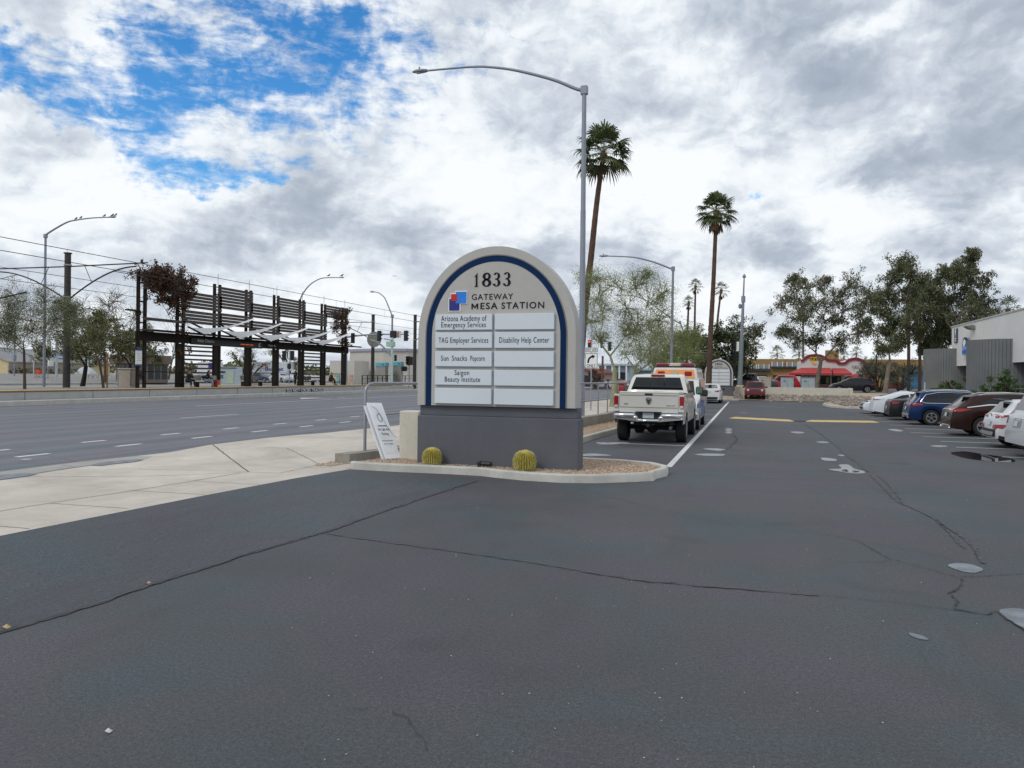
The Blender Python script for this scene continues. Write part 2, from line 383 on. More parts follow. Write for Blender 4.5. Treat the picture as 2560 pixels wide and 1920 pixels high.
lot = sheet('parking_lot', [(-8.0, -20), (40, -20), (40, 69.6), (-4.1, 69.6), (-4.1, 28), (-4.6, 17), (-4.6, 15.7), (-7.2, 15), (-7.45, 13.42), (-7.68, 11.82), (-7.83, 9.86), (-7.93, 7.92), (-8.0, 6.5)], 0, M_LOT)
seam1 = [gnd(*p) for p in [(-900, 1850), (0, 1580), (180, 1531), (375, 1462), (600, 1392), (820, 1328), (940, 1286), (1045, 1250), (1120, 1225), (1190, 1203)]]
sheet('old_asphalt_strip', [(-7.99, -3), (-7.99, 6.5), (-7.93, 7.92), (-7.83, 9.86), (-7.68, 11.82), (-7.45, 13.40), (-6, 13.3)] + [(p.x, p.y) for p in reversed(seam1)], 0.004, M_LOT2)
road = sheet('road', [(-13.0, -80), (-12.95, 10), (-12.85, 16.1), (-12.0, 20), (-11.5, 24), (-11.2, 40), (-10.6, 60), (-10.4, 84), (-10, 104), (-10, 500), (-36.9, 500), (-36.9, -80)], 0, M_ROAD)
sheet('far_road', [(-56, -80), (-56, 500), (-69, 500), (-69, -80)], 0.05, M_ROAD)
# concrete apron and pavement: flat driveway, rising pavement beyond it
def pave_z(x, y): 
    t = max(0, min(1, (y - 13.5) / 6.0)); t = t * t * (3 - 2 * t)
    return 0.004 + 0.125 * t
xl = [(-20, -13.3), (10.6, -13.06), (12.46, -13.08), (14.6, -12.75), (16.1, -12.88), (18, -12.5), (20, -11.9), (24, -11.5), (40, -11.2), (60, -10.6), (84, -10.4)]
xr = [(-20, -7.99), (6.5, -7.99), (7.92, -7.93), (9.86, -7.83), (11.82, -7.68), (13.4, -7.45), (14.2, -7.6), (16, -7.2), (20, -6.4), (26, -5.6), (40, -5.4), (70, -5.0), (84, -4.8)]
ys = sorted(set([y for y, _ in xl] + [y for y, _ in xr] + [15, 17, 19, 22]))
mb = MB(); rows = []
for y in ys:
    a = np.interp(y, [q[0] for q in xl], [q[1] for q in xl]); b = np.interp(y, [q[0] for q in xr], [q[1] for q in xr])
    rows.append([(a + (b - a) * k / 8, y, pave_z(0, y)) for k in range(9)])
vs = [p for r in rows for p in r]; fs = [(i * 9 + k, i * 9 + k + 1, i * 9 + 10 + k, i * 9 + 9 + k) for i in range(len(rows) - 1) for k in range(8)]
mb.add(vs, fs)
e = [r[0] for r in rows]; mb.add(e + [(p[0], p[1], -.01) for p in e], [(i, i + 1, len(e) + i + 1, len(e) + i) for i in range(len(e) - 1)])
pavement = mb.build('pavement', M_CONC, smooth=30, fix=False); struct(pavement)
def pz(p): return Vector((p.x, p.y, pave_z(p.x, p.y) + .004))
def px_line(pts): return [pz(gnd(a * 900 / 2212, 900 + b * 900 / 2212)) for a, b in pts]
mb = MB()
for l, w in (([(1310, 535), (1420, 610), (1530, 690)], .035), ([(-300, 1010), (0, 932), (300, 882), (820, 805), (1150, 752), (1480, 695)], .022), ([(0, 722), (420, 718), (950, 715), (1530, 690)], .02),
             ([(1530, 690), (1720, 697), (1970, 645)], .018), ([(1450, 545), (1760, 555), (2100, 562)], .018), ([(1760, 555), (1870, 600), (1970, 645)], .018), ([(850, 672), (1250, 680), (1530, 690)], .014),
             ([(820, 805), (1050, 818), (1260, 830)], .018), ([(300, 882), (560, 900), (790, 915)], .018), ([(-80, 1015), (0, 1024), (180, 1040)], .018), ([(380, 648), (460, 660)], .02), ([(1180, 745), (1350, 755), (1600, 768)], .014)):
    pts = [];src = px_line(l)
    for i in range(len(src) - 1):
        for k in range(6): pts.append(src[i].lerp(src[i + 1], k / 6))
    pts.append(src[-1]); mb.ribbon(wob(pts, .008, .1), w * .65)
for y in (21.5, 24.5, 27.5, 30.5, 33.5, 36.5, 40, 44, 48): mb.ribbon([(-11.4, y, .139), (-6.6, y, .139)], .02)
mb.ribbon([(-12.35, 4, .0085), (-12.2, 9.9, .0085), (-12.38, 12, .0085), (-12.2, 13.2, .0085)], .03)
mb.build('pavement_joint', M_SEAM, pavement)
# gutter pan strip along the road, a little darker
M_GUT = concrete('gutter concrete', (.36, .345, .325), .2, 1.2, .5)
sheet('gutter', [(-13.3, -20, .006), (-13.06, 10.65, .006), (-13.05, 12.4, .006), (-12.78, 14.5, .006), (-12.2, 13.2, .0065), (-12.38, 12, .0065), (-12.14, 9.9, .0065), (-12.3, 4, .0065), (-12.5, -20, .0065)], 0, M_GUT)

M_SHEEN = mat('dried residue', (.19, .21, .235), .75, var=.35, vscale=5, dirt=.5)  # pale sky reflection of puddles, put into the base colour
def puddle(pts, z, name='puddle', m=None):
    c = Vector((sum(p.x for p in pts) / len(pts), sum(p.y for p in pts) / len(pts), 0)); n = len(pts); out = []
    for i in range(n):
        for k in range(4):
            t = k / 4; p0, p1, p2, p3 = (pts[(i + j - 1) % n] for j in range(4))
            q = 0.5 * ((2 * p1) + (-p0 + p2) * t + (2 * p0 - 5 * p1 + 4 * p2 - p3) * t * t + (-p0 + 3 * p1 - 3 * p2 + p3) * t ** 3); out.append((q.x, q.y))
    return sheet(name, out, z, m or M_WATER)
def P4(l, x0, y0, k): return [gnd(x0 + a * k, y0 + b * k) for a, b in l]
K5 = 510 / 1627
puddle(P4([(1020, 1003), (1080, 985), (1180, 990), (1270, 1015), (1300, 1040), (1240, 1062), (1150, 1055), (1070, 1030)], 2050, 1100, K5), .005, 'dried_patch', M_SHEEN)  # puddle reflecting the sky, painted as a flat pale patch
puddle(P4([(1430, 1368), (1490, 1348), (1600, 1350), (1760, 1380), (1800, 1450), (1700, 1530), (1600, 1500), (1510, 1440)], 2050, 1100, K5), .005, 'dried_patch', M_SHEEN)
puddle(P4([(710, 1540), (780, 1556), (850, 1580), (860, 1600), (790, 1590), (730, 1568)], 2050, 1100, K5), .005, 'dried_patch', M_SHEEN)
puddle(P4([(1040, 105), (1150, 92), (1280, 110), (1480, 140), (1560, 165), (1500, 180), (1300, 165), (1160, 145)], 2050, 1100, K5), .005)
puddle(P4([(70, 235), (170, 228), (150, 200), (225, 198), (280, 232), (350, 250), (355, 266), (270, 268), (170, 255)], 2050, 1100, K5), .005, 'worn_paint', M_FADED_SHEEN); puddle(P4([(185, 238), (250, 240), (310, 252), (300, 261), (230, 259), (180, 250)], 2050, 1100, K5), .007)  # bright sky sheen round the water, painted as pale patches from here on
puddle(P4([(5, 145), (50, 143), (130, 155), (120, 168), (40, 165)], 2050, 1100, K5), .005, 'worn_paint', M_FADED_SHEEN)
puddle(P4([(140, 121), (170, 119), (200, 124), (170, 130)], 2050, 1100, K5), .005, 'worn_paint', M_FADED_SHEEN)
puddle(P4([(790, 243), (840, 241), (880, 248), (840, 253)], 1650, 980, .4114), .005, 'worn_paint', M_FADED_SHEEN)
puddle(P4([(950, 304), (990, 301), (1030, 307), (990, 311)], 1650, 980, .4114), .005, 'worn_paint', M_FADED_SHEEN)
puddle(P4([(210, 380), (290, 375), (390, 379), (380, 388), (290, 389)], 1650, 980, .4114), .005, 'worn_paint', M_FADED_SHEEN)
puddle(P4([(262, 345), (330, 343), (400, 350), (380, 358), (310, 354)], 1650, 980, .4114), .005, 'worn_paint', M_FADED_SHEEN)
for k in range(3): puddle(P4([(395, 225 + k * 11), (418, 221 + k * 11), (440, 226 + k * 11), (418, 231 + k * 11)], 1650, 980, .4114), .005, 'worn_paint', M_FADED_SHEEN)
puddle(P4([(1640, 328), (1700, 325), (1750, 330), (1700, 336)], 1650, 980, .4114), .005, 'worn_paint', M_FADED_SHEEN)
puddle(P4([(1385, 228), (1430, 226), (1480, 236), (1440, 240)], 1650, 980, .4114), .005, 'worn_paint', M_FADED_SHEEN)
z1k = 900 / 2212
puddle(P4([(-60, 725), (0, 712), (120, 700), (225, 702), (160, 718), (40, 735), (-60, 745)], 0, 900, z1k), .014, 'dried_patch', M_SHEEN)
puddle(P4([(560, 648), (640, 632), (760, 620), (880, 613), (830, 628), (700, 642), (620, 652)], 0, 900, z1k), .014, 'dried_patch', M_SHEEN)
puddle(P4([(120, 613), (160, 607), (200, 610), (160, 618)], 0, 900, z1k), .006, 'worn_paint', M_FADED_SHEEN)
puddle(P4([(1630, 1500), (1700, 1483), (1650, 1520)], 2050, 900, K5), .006)
puddle([gnd(1490, 1110), gnd(1540, 1106), (gnd(1575, 1107)), gnd(1530, 1111.5)], .006, 'worn_paint', M_FADED_SHEEN)
puddle([gnd(1450, 1138), gnd(1480, 1134), gnd(1530, 1139), gnd(1470, 1141)], .006, 'worn_paint', M_FADED_SHEEN)

def stones(name, pts, smin, smax, m, seed=1, flat=.7, parent=None):
    rg = np.random.default_rng(seed); n = len(pts); P_ = np.array(pts, dtype=float)
    base = np.array([(1, 0, 0), (-1, 0, 0), (0, 1, 0), (0, -1, 0), (0, 0, 1), (0, 0, -1)], float); tri = np.array([(0, 2, 4), (2, 1, 4), (1, 3, 4), (3, 0, 4), (2, 0, 5), (1, 2, 5), (3, 1, 5), (0, 3, 5)])
    s = rg.uniform(smin, smax, (n, 1, 1)) * rg.uniform(.6, 1.25, (n, 6, 1)); a = rg.uniform(0, 6.28, n); ca, sa = np.cos(a), np.sin(a)
    v = base[None] * s; x = v[:, :, 0] * ca[:, None] - v[:, :, 1] * sa[:, None]; y = v[:, :, 0] * sa[:, None] + v[:, :, 1] * ca[:, None]
    tx = rg.uniform(-.5, .5, (n, 1)); z = v[:, :, 2] * flat + x * tx
    V = np.stack([x, y, z], 2) + P_[:, None, :]; F = tri[None] + (np.arange(n) * 6)[:, None, None]
    me = bpy.data.meshes.new(name); me.from_pydata(V.reshape(-1, 3).tolist(), [], F.reshape(-1, 3).tolist()); me.materials.append(m); me.update()
    o = bpy.data.objects.new(name, me); col.objects.link(o); o.parent = parent
    if parent is None: o['kind'] = 'stuff'
    return o
# cracks
mb = MB(); ml = MB()
s2 = wob(wob(seam1, .02), .008, .06); ml.ribbon([p + Vector((0, 0, .007)) for p in s2], [rnd.uniform(.05, .09) for _ in s2])
for off, w in ((.06, .008), (-.065, .005)):
    mb.ribbon([Vector((p.x + off * .35, p.y + off * 1.0 + rnd.uniform(-.008, .008), .0095)) for p in s2], [max(.003, w * rnd.uniform(.4, 1.6)) for _ in s2])
def crack(px, w, amp=.02, dark=True, step=.2):
    q = wob(wob([gnd(*p) for p in px], amp, step), min(.014, amp * .6), .045); (mb if dark else ml).ribbon([Vector((p.x, p.y, .009 if dark else .007)) for p in q], [w * rnd.uniform(.1, 1.4) for _ in q])
crack([(815, 1335), (900, 1342), (1100, 1375), (1280, 1400), (1450, 1430), (1620, 1455), (1850, 1474), (2050, 1490), (2180, 1501), (2385, 1525)], .006)
crack([(815, 1335), (1100, 1375), (1280, 1400), (1620, 1455), (2050, 1490)], .03, .02, False)
crack([(1450, 1222), (1600, 1262), (1800, 1308), (2050, 1334), (2145, 1353), (2350, 1390), (2440, 1415)], .007)
crack([(2145, 1353), (2180, 1375), (2230, 1400), (2390, 1443), (2560, 1436)], .010)
crack([(2100, 1405), (2200, 1405), (2230, 1400)], .008)
crack([(2405, 1447), (2398, 1462), (2410, 1470), (2380, 1485), (2392, 1505), (2388, 1522)], .018, .04)
crack([(2385, 1525), (2460, 1535), (2490, 1530), (2530, 1560), (2600, 1600)], .02, .03)
crack([(1500, 1181), (1700, 1186), (1900, 1196), (2100, 1203)], .012, .015)
crack([(1560, 1172), (1800, 1178), (2050, 1178), (2300, 1182), (2560, 1192)], .012)
crack([(1600, 1218), (1900, 1230), (2200, 1233), (2400, 1236)], .008)
for l in ([(2178, 1188), (2200, 1212), (2250, 1258), (2290, 1275), (2340, 1300), (2372, 1322), (2420, 1352), (2440, 1385), (2460, 1410)], [(2195, 1188), (2235, 1225), (2255, 1258)], [(2340, 1300), (2380, 1340), (2412, 1372)]):
    crack(l, .045, .02, False, .3); crack(l, .005, .02, True, .22)
crack([(1830, 1085), (1845, 1100), (1820, 1120), (1806, 1130)], .03, .05); crack([(2010, 1060), (2060, 1090), (2120, 1140), (2170, 1180)], .05, .05, False)
crack([(850, 1772), (880, 1777), (920, 1775)], .010); crack([(980, 1780), (1020, 1800), (1035, 1840), (1070, 1880)], .008, .03)
crack([(20, 905 + 246), (100, 1160), (200, 1155)], .006); crack([(25, 1127), (120, 1140), (200, 1155)], .01, .01)
rz_ = random.Random(12); gp_ = []
for _ in range(420):
    y = 2.2 + 26 * rz_.random() ** 1.6; gp_.append((rz_.uniform(-.62, .75) * y - .2 if y < 13 else rz_.uniform(-1.2, .6 * y), y, .004))
stones('grit', gp_, .003, .008, mat('pale grit', (.42, .40, .37), .9, var=.4, vscale=3), 14, parent=lot)['kind'] = 'stuff'
mb.build('asphalt_crack', M_CRACK, lot); ml.build('crack_filler', M_CRACKL, lot)

# painted lines on the lot
mb = MB()
ex = gnd(1671, 1168); mb.ribbon([(-1.6, ex.y + .02, .004), (-1.6, 40, .004), (-1.62, 64.2, .004)], .13)
mb.build('edge_line', M_WHITE, lot)
for y in (21.55, 31.2, 35.5, 40.6, 46, 52): MB().ribbon([(-4.15, y, .004), (-1.68, y, .004)], .10).build('bay_line', M_WHITE, lot)
for y in (11.2, 13.8, 16.5, 19.1, 21.7, 24.35, 26.5, 28.5, 30.5, 32.9, 35.3, 38.2, 40.9, 43.3, 46.0, 48.7, 51.4):
    MB().ribbon([(5.65 + .15 * math.sin(y * 9), y, .004), (11.3, y, .004)], .09).build('bay_line', M_WHITE, lot)
for (a, b) in (((1900, 1015), (1962, 1019)), ((1850, 1011), (1880, 1012)), ((1850, 1031), (1868, 1033))):
    p, q = gnd(*a), gnd(*b); MB().ribbon([(p.x, p.y, .004), (q.x, q.y, .004)], .14).build('worn_marking', M_FADED_SHEEN, lot)
for a, b in (((1921, 997), (1927, 1003)), ((1992, 1000), (2003, 1005)), ((2066, 1003), (2080, 1007))):
    p, q = gnd(*a), gnd(*b); MB().ribbon([(p.x, p.y, .004), (q.x, q.y, .004)], .16).build('bay_line', M_WHITE, lot)
# road markings
def dash(y0, y1, x, w, name='lane_dash'): MB().ribbon([(x, y0, .004), (x, y1, .004)], w).build(name, M_WHITE, road)
for k in range(-2, 22):
    y = 12.6 + 2.72 * k
    if y < 100: dash(y, y + .82, -15.0, .16)
    y = 13.15 + 2.82 * k
    if y < 100: dash(y - .15, y + .63, -16.6, .16)
for k in range(-3, 8): dash(25.9 + 12.2 * k, 29.6 + 12.2 * k, -22.1, .12)
dash(35.6, 84, -29.4, .15, 'solid_line')
# turn arrow near the platform
ar = gnd(540 + 1440 * .19, 860 + 685 * .19); ar2 = gnd(540 + 1720 * .19, 860 + 708 * .19)
MB().add([(ar2.x, ar2.y, .004), (ar2.x - .3, ar2.y, .004), (ar2.x - .3, ar2.y - 2.2, .004), (ar2.x - 1.3, ar2.y - 3.4, .004), (ar2.x - 1.3, ar2.y - 4.4, .004), (ar2.x - 2.6, ar2.y - 2.6, .004), (ar2.x - 1.3, ar2.y - 1.2, .004), (ar2.x - 1.3, ar2.y - 2.0, .004), (ar2.x - .1, ar2.y - 1.0, .004)], [(0, 1, 2, 3, 8), (3, 4, 5, 6, 7)]).build('turn_arrow', M_WHITE, road)
for xx in (-59.5, -62.5):
    for y in range(20, 84, 12): MB().ribbon([(xx, y, .054), (xx, y + 3, .054)], .12).build('lane_dash', M_WHITE, road)

# ------------------------------------------------------------------ kerbs
def kerb(name, path, w, h, m, closed=False, z0=0.0, label=None):
    pts = [Vector((p[0], p[1], 0)) for p in path]; prof = [(0, -.02), (.012, h * .82), (.035, h), (w - .03, h), (w, h * .9), (w, -.02)]; k = len(pts); mb = MB(); vs = []
    for i, p in enumerate(pts):
        if closed: d = pts[(i + 1) % k] - pts[i - 1]
        else: d = pts[min(i + 1, k - 1)] - pts[max(i - 1, 0)]
        n = Vector((-d.y, d.x, 0)).normalized()
        for a, z in prof: q = p + n * a; vs.append((q.x, q.y, z + z0))
    L = len(prof); fs = []
    for i in range(k if closed else k - 1):
        for j in range(L - 1): a = i * L + j; b = ((i + 1) % k) * L + j; fs.append((a, b, b + 1, a + 1))
    if not closed: fs += [tuple(range(L)), tuple((k - 1) * L + j for j in reversed(range(L)))]
    o = mb.add(vs, fs).build(name, m, smooth=35)
    return tag(o, label, 'kerb') if label else struct(o)
k3 = .3255
isl = [gnd(1000 + a * k3, 1080 + b * k3) for a, b in [(-385, 285), (-300, 292), (0, 308), (200, 316), (400, 325), (620, 337), (720, 350), (960, 374), (1250, 391), (1500, 394), (1800, 384), (1950, 376)]]
isl = [(p.x, p.y) for p in isl]
isl_back = [(-1.62, 14.25), (-1.47, 14.75), (-1.50, 15.25), (-1.85, 15.75), (-2.5, 16.02), (-3.4, 16.1), (-4.2, 16.12), (-4.62, 16.5), (-4.62, 18.5), (-4.5, 22), (-4.25, 26), (-4.15, 34), (-4.1, 50), (-4.05, 64), (-3.6, 67.5), (-2.6, 68.4), (-1.6, 68.6), (-.9, 69.2), (-.8, 69.8)]
kerb('island_kerb', isl + isl_back, .15, .15, M_KERB, label='pale concrete kerb curving round the gravel bed of the near sign')
# riprap and gravel --------------------------------------------------
def stonemat(name, stops, scale=30):
    m = bpy.data.materials.new(name); m.use_nodes = True; n = NG(m.node_tree); b = m.node_tree.nodes['Principled BSDF']
    t = n.new('ShaderNodeTexCoord').outputs['Object']; v = n.new('ShaderNodeTexVoronoi'); v.inputs['Scale'].default_value = scale; n.link(t, v.inputs['Vector'])
    s_ = n.new('ShaderNodeSeparateColor'); n.link(v.outputs['Color'], s_.inputs[0]); c = n.ramp(s_.outputs[0], stops)
    n.link(c, b.inputs['Base Color']); b.inputs['Roughness'].default_value = .9; return m
M_GRAV = stonemat('gravel', [(0, (.30, .21, .15)), (.35, (.48, .36, .26)), (.6, (.55, .45, .35)), (.8, (.36, .24, .17)), (1, (.62, .55, .45))])
M_RIP = stonemat('riprap', [(0, (.10, .08, .07)), (.3, (.28, .24, .20)), (.6, (.20, .155, .13)), (.8, (.40, .36, .31)), (1, (.15, .105, .09))], 3.5)
M_DIRT = mat('tan soil', (.46, .35, .24), .95, var=.2, vscale=2, bump=.3, bscale=30)
bed = isl + isl_back[:7]; inner = [(x, y + .1) if i < len(isl) else (x, y) for i, (x, y) in enumerate(bed)]
sheet('gravel_bed_soil', [(-7.6, 13.55)] + [(x, y + .12) for x, y in isl[2:]] + [(-1.75, 14.4), (-1.6, 14.8), (-1.65, 15.2), (-1.95, 15.62), (-2.5, 15.9), (-3.4, 15.97), (-4.3, 16.0), (-4.72, 16.5), (-4.7, 22), (-4.4, 26), (-4.3, 34), (-4.25, 69.0), (-4.7, 69.0), (-5.2, 40), (-5.45, 26), (-6.5, 18), (-7.2, 15)], .105, M_DIRT)
rg = random.Random(7); pts = []
def in_poly(x, y, poly):
    c = False; j = len(poly) - 1
    for i in range(len(poly)):
        if (poly[i][1] > y) != (poly[j][1] > y) and x < (poly[j][0] - poly[i][0]) * (y - poly[i][1]) / (poly[j][1] - poly[i][1]) + poly[i][0]: c = not c
        j = i
    return c
bp = [(x, y + .16) for x, y in isl] + [(-1.75, 14.5), (-1.7, 15.2), (-2.5, 15.85), (-3.4, 15.93), (-4.4, 16.0), (-7.1, 15.2)]
while len(pts) < 9000:
    x, y = rg.uniform(-7.6, -1.4), rg.uniform(13.1, 16.1)
    if in_poly(x, y, bp) and not (-6.2 < x < -3.1 and 14.0 < y < 14.3): pts.append((x, y, .112 + rg.uniform(0, .018)))
for _ in range(9000):
    y = 16 + 14 * rg.random() ** 1.5; xr_ = np.interp(y, [16, 22, 26, 30], [-4.75, -4.7, -4.45, -4.35]); x = rg.uniform(xr_ - 1.0, xr_); pts.append((x, y, .112 + rg.uniform(0, .02)))
grav = stones('gravel', pts, .012, .024, M_GRAV, 2)
pts = [(p.x + rg.uniform(-.35, .35) * (.6), p.y + rg.uniform(-.22, .25), .02) for p in [gnd(835, 1162), gnd(850, 1158), gnd(870, 1156), gnd(820, 1163)] for _ in range(110)]
stones('spilled_gravel', pts, .012, .026, M_GRAV, 3)
# soil rise and far bed with river rocks below the low wall
mb = MB(); mb.grid(lambda u, v: Vector((-5.2 + u * 15.5, 69.4 + v * 5.3 + (0 if u > .3 else (-.8 + 2.4 * u) * (1 - v)), .04 + .28 * v + .06 * math.sin(u * 17) * v)), 24, 6)
struct(mb.build('planting_bank', M_DIRT, smooth=60, fix=False))
pts = []
while len(pts) < 1500:
    u, v = rg.random(), rg.random(); x = -1.2 + u * 11.2; y = 69.9 + v * 4.3
    if -.7 < x < 1.5: 
        if rg.random() < .75 or y < 73.8: continue
    pts.append((x, y, .07 + .28 * v))
stones('river_rocks', pts, .10, .26, M_RIP, 5, .8)
# right-hand planting island at the end of the bay row
i2 = [(5.3, 62.0), (5.0, 59.5), (5.2, 56.0), (5.9, 54.4), (8.5, 53.6), (12.5, 53.2), (13.2, 60), (12.8, 69.3), (8, 69.3), (6.2, 66.0)]
kerb('planting_kerb', i2, .15, .14, M_KERB, closed=True, label='pale kerb round the dirt island at the far end of the parked row')
sheet('island_soil', [(x * .985 + .12, 61 + (y - 61) * .97) for x, y in i2], .09, M_DIRT)
pts = [(rg.uniform(6, 12), rg.uniform(56, 68), .12) for _ in range(420)]; stones('island_rocks', pts, .08, .2, M_RIP, 8)
# far ground sheets round the crossing
sheet('verge', [(-5, 75.2, .3), (60, 75.2, .3), (60, 82, .62), (-5, 82, .62)], .03, M_DIRT); sheet('cross_road', [(-12, 82, .01), (-5, 82, .6), (120, 82, .6), (120, 104, .6), (-5, 104, .6), (-12, 104, .01)], .6, M_ROAD)
sheet('far_lot', [(-8, 104.2), (120, 104.2), (120, 190), (-8, 190)], .62, asphalt('far lot asphalt', (.09, .09, .095), 1, .3, False))
sheet('far_pavement', [(-37, 104), (-120, 104), (-120, 300), (-37, 300)], .25, concrete('far paving', (.36, .33, .3)))
sheet('left_pavement', [(-69, -80), (-69, 500), (-76, 500), (-76, -80)], .12, M_CONC)
sheet('left_yard', [(-76, -80, .11), (-76, 500, .11), (-90, 500, 1.4), (-90, -80, 1.4)], .1, M_PAVE); sheet('upper_yard', [(-90, -80), (-90, 500), (-300, 500), (-300, -80)], 1.4, mat('yard soil', (.30, .26, .21), .95, var=.2, vscale=.3))
# pebbles lying on the asphalt
for (x, y, c, lab, s_) in ((17, 1567, (.55, .42, .22), 'tan pebble by the left picture edge on the asphalt seam', .022), (373, 1457, (.6, .3, .25), 'pinkish pebble beside the long asphalt seam', .018), (272, 1827, (.7, .7, .68), 'white pebble on the dark asphalt in the lower left', .015)):
    o = stones('pebble', [tuple(gnd(x, y, .012))], s_, s_ * 1.2, mat('pebble ' + lab[:6], c, .8), 9)
    del o['kind']; tag(o, lab, 'pebble')
# ================================================================== monument sign
M_STUC = mat('beige stucco', (.47, .455, .43), .9, var=.05, vscale=2.5, bump=.35, bscale=70, dirt=.06)
M_GREY = mat('grey stucco', (.108, .113, .132), .85, var=.10, vscale=1.2, bump=.4, bscale=60, dirt=.12)
M_NAVY = mat('navy stripe', (.002, .022, .080), .7, var=.08, spec=.15)
M_PANEL = mat('panel face', (.64, .69, .74), .4, var=.03, vscale=1)
M_PEDGE = mat('panel edge', (.42, .45, .47), .5)
M_INK = mat('dark navy lettering', (.006, .007, .020), .6, spec=.2)
M_WPAINT = mat('white paint', (.80, .80, .79), .45, var=.04)
M_CREAM = mat('cream stucco', (.60, .57, .49), .9, var=.08, vscale=3, bump=.3, bscale=60, dirt=.25)
def arch_poly(x0, x1, zb, zs, zt, n=36, inset=0.0):
    cx = (x0 + x1) / 2; rx = (x1 - x0) / 2
    return [(x0, zb), (x1, zb)] + [(cx + rx * math.cos(math.pi * k / n), zs + (zt - zs) * math.sin(math.pi * k / n)) for k in range(n + 1)]
def monument(name, label, X0, X1, Y, zg, zstep, zu, zt, D, rows, detail=True):
    t = thing(name, label, 'sign', ((X0 + X1) / 2, Y + D / 2, zg))
    W = X1 - X0; s = W / 3.25
    mb = MB().box(((X0 + X1) / 2, Y + D / 2, (zg - .1 + zstep) / 2), (W, D, zstep - zg + .1), bev=.02)
    mb.build('base', M_GREY, t, world=True)
    MB().box(((X0 + X1) / 2 + .0, Y + D / 2 + .02, (zstep + zu) / 2), (W - .07, D - .06, zu - zstep), bev=.01).build('plinth', M_GREY, t, world=True)
    x0, x1 = X0 + .015, X1 - .07; rx = (x1 - x0) / 2; zs = zt - rx * 1.09
    body = MB().prism(arch_poly(x0, x1, zu, zs, zt), Y - .03, Y + D - .02, 'y').build('sign_body', M_STUC, t, world=True, smooth=30)
    def band(a, w, y0, y1, m, nm):
        o = arch_poly(x0 + a, x1 - a, zu, zs, zt - a, 48); i = arch_poly(x0 + a + w, x1 - a - w, zu, zs, zt - a - w * 1.0, 48)
        mb = MB(); n = len(o) - 2; vs = []
        oo, ii = o[2:] , i[2:]; oo = [(x1 - a, zu)] + oo + [(x0 + a, zu)]; ii = [(x1 - a - w, zu)] + ii + [(x0 + a + w, zu)]
        for p, q in zip(oo, ii): vs += [(p[0], y0, p[1]), (q[0], y0, q[1]), (p[0], y1, p[1]), (q[0], y1, q[1])]
        fs = []
        for k in range(len(oo) - 1):
            b = 4 * k; fs += [(b, b + 4, b + 5, b + 1), (b, b + 2, b + 6, b + 4), (b + 1, b + 5, b + 7, b + 3)]
        return mb.add(vs, fs).build(nm, m, t, world=True)
    band(.175 * s, .115 * s, Y - .035, Y - .02, M_NAVY, 'blue_band')
    band(.155 * s, .022 * s, Y - .04, Y - .028, mat('band reveal', (.20, .19, .18), .8), 'band_edge')
    return t, s
sign, _s = monument('monument_sign', 'large beige arched tenant sign numbered 1833 on grey base beside two barrel cacti', -6.265, -3.015, 13.95, .11, 1.07, 1.27, 4.33, .42, 5)
YF = 13.92
# panels
rowz = [(3.035, 2.735), (2.69, 2.385), (2.325, 2.03), (1.968, 1.672), (1.61, 1.312)]
for zt_, zb_ in rowz:
    for xa, xb in ((-5.865, -4.70), (-4.65, -3.485)):
        p = MB().box(((xa + xb) / 2, YF - .03, (zt_ + zb_) / 2), (xb - xa, .06, zt_ - zb_), bev=.006).build('name_panel', M_PANEL, sign, world=True)
        MB().box(((xa + xb) / 2 + .012, YF - .001, (zt_ + zb_) / 2 - .012), (xb - xa + .01, .02, zt_ - zb_ + .005)).build('panel_frame', M_PEDGE, sign, world=True)
YT = YF - .061
def pt(s_, x0, x1, zb_, cap, off=.0, sp=1.1): text(s_, cap, ((x0 + x1) / 2, YT, zb_), M_INK, sign, width=x1 - x0, offset=off, extrude=.003, spacing=sp)
pt('Arizona Academy of', -5.745, -4.815, 2.905, .095); pt('Emergency Services', -5.74, -4.825, 2.785, .09)
pt('TAG Employer Services', -5.79, -4.77, 2.485, .095); pt('Sun', -5.735, -5.58, 2.14, .09); pt('Snacks', -5.51, -5.20, 2.14, .09); pt('Popcorn', -5.13, -4.84, 2.14, .09)
pt('Saigon', -5.45, -5.15, 1.865, .088); pt('Beauty Institute', -5.655, -4.93, 1.735, .088)
pt('Disability Help Center', -4.555, -3.58, 2.485, .095)
YL = YF - .002
text('GATEWAY', .098, ((-5.14 - 4.31) / 2, YL, 3.315), M_INK, sign, width=.83, offset=.002, extrude=.006, spacing=1.15)
MB().prism([(-5.14 + .135 * a, 3.135 + .108 * b) for a, b in ((0, 0), (0, 1), (.2, 1), (.5, .42), (.8, 1), (1, 1), (1, 0), (.83, 0), (.83, .68), (.56, .16), (.44, .16), (.17, .68), (.17, 0))], YL, YL - .008, 'y').build('lettering', M_INK, sign, world=True)
for w_, a_, b_ in (('ESA', -4.965, -4.62), ('STATION', -4.53, -3.69)): text(w_, .108, ((a_ + b_) / 2, YL, 3.135), M_INK, sign, width=b_ - a_, offset=.010, extrude=.006, spacing=1.2)
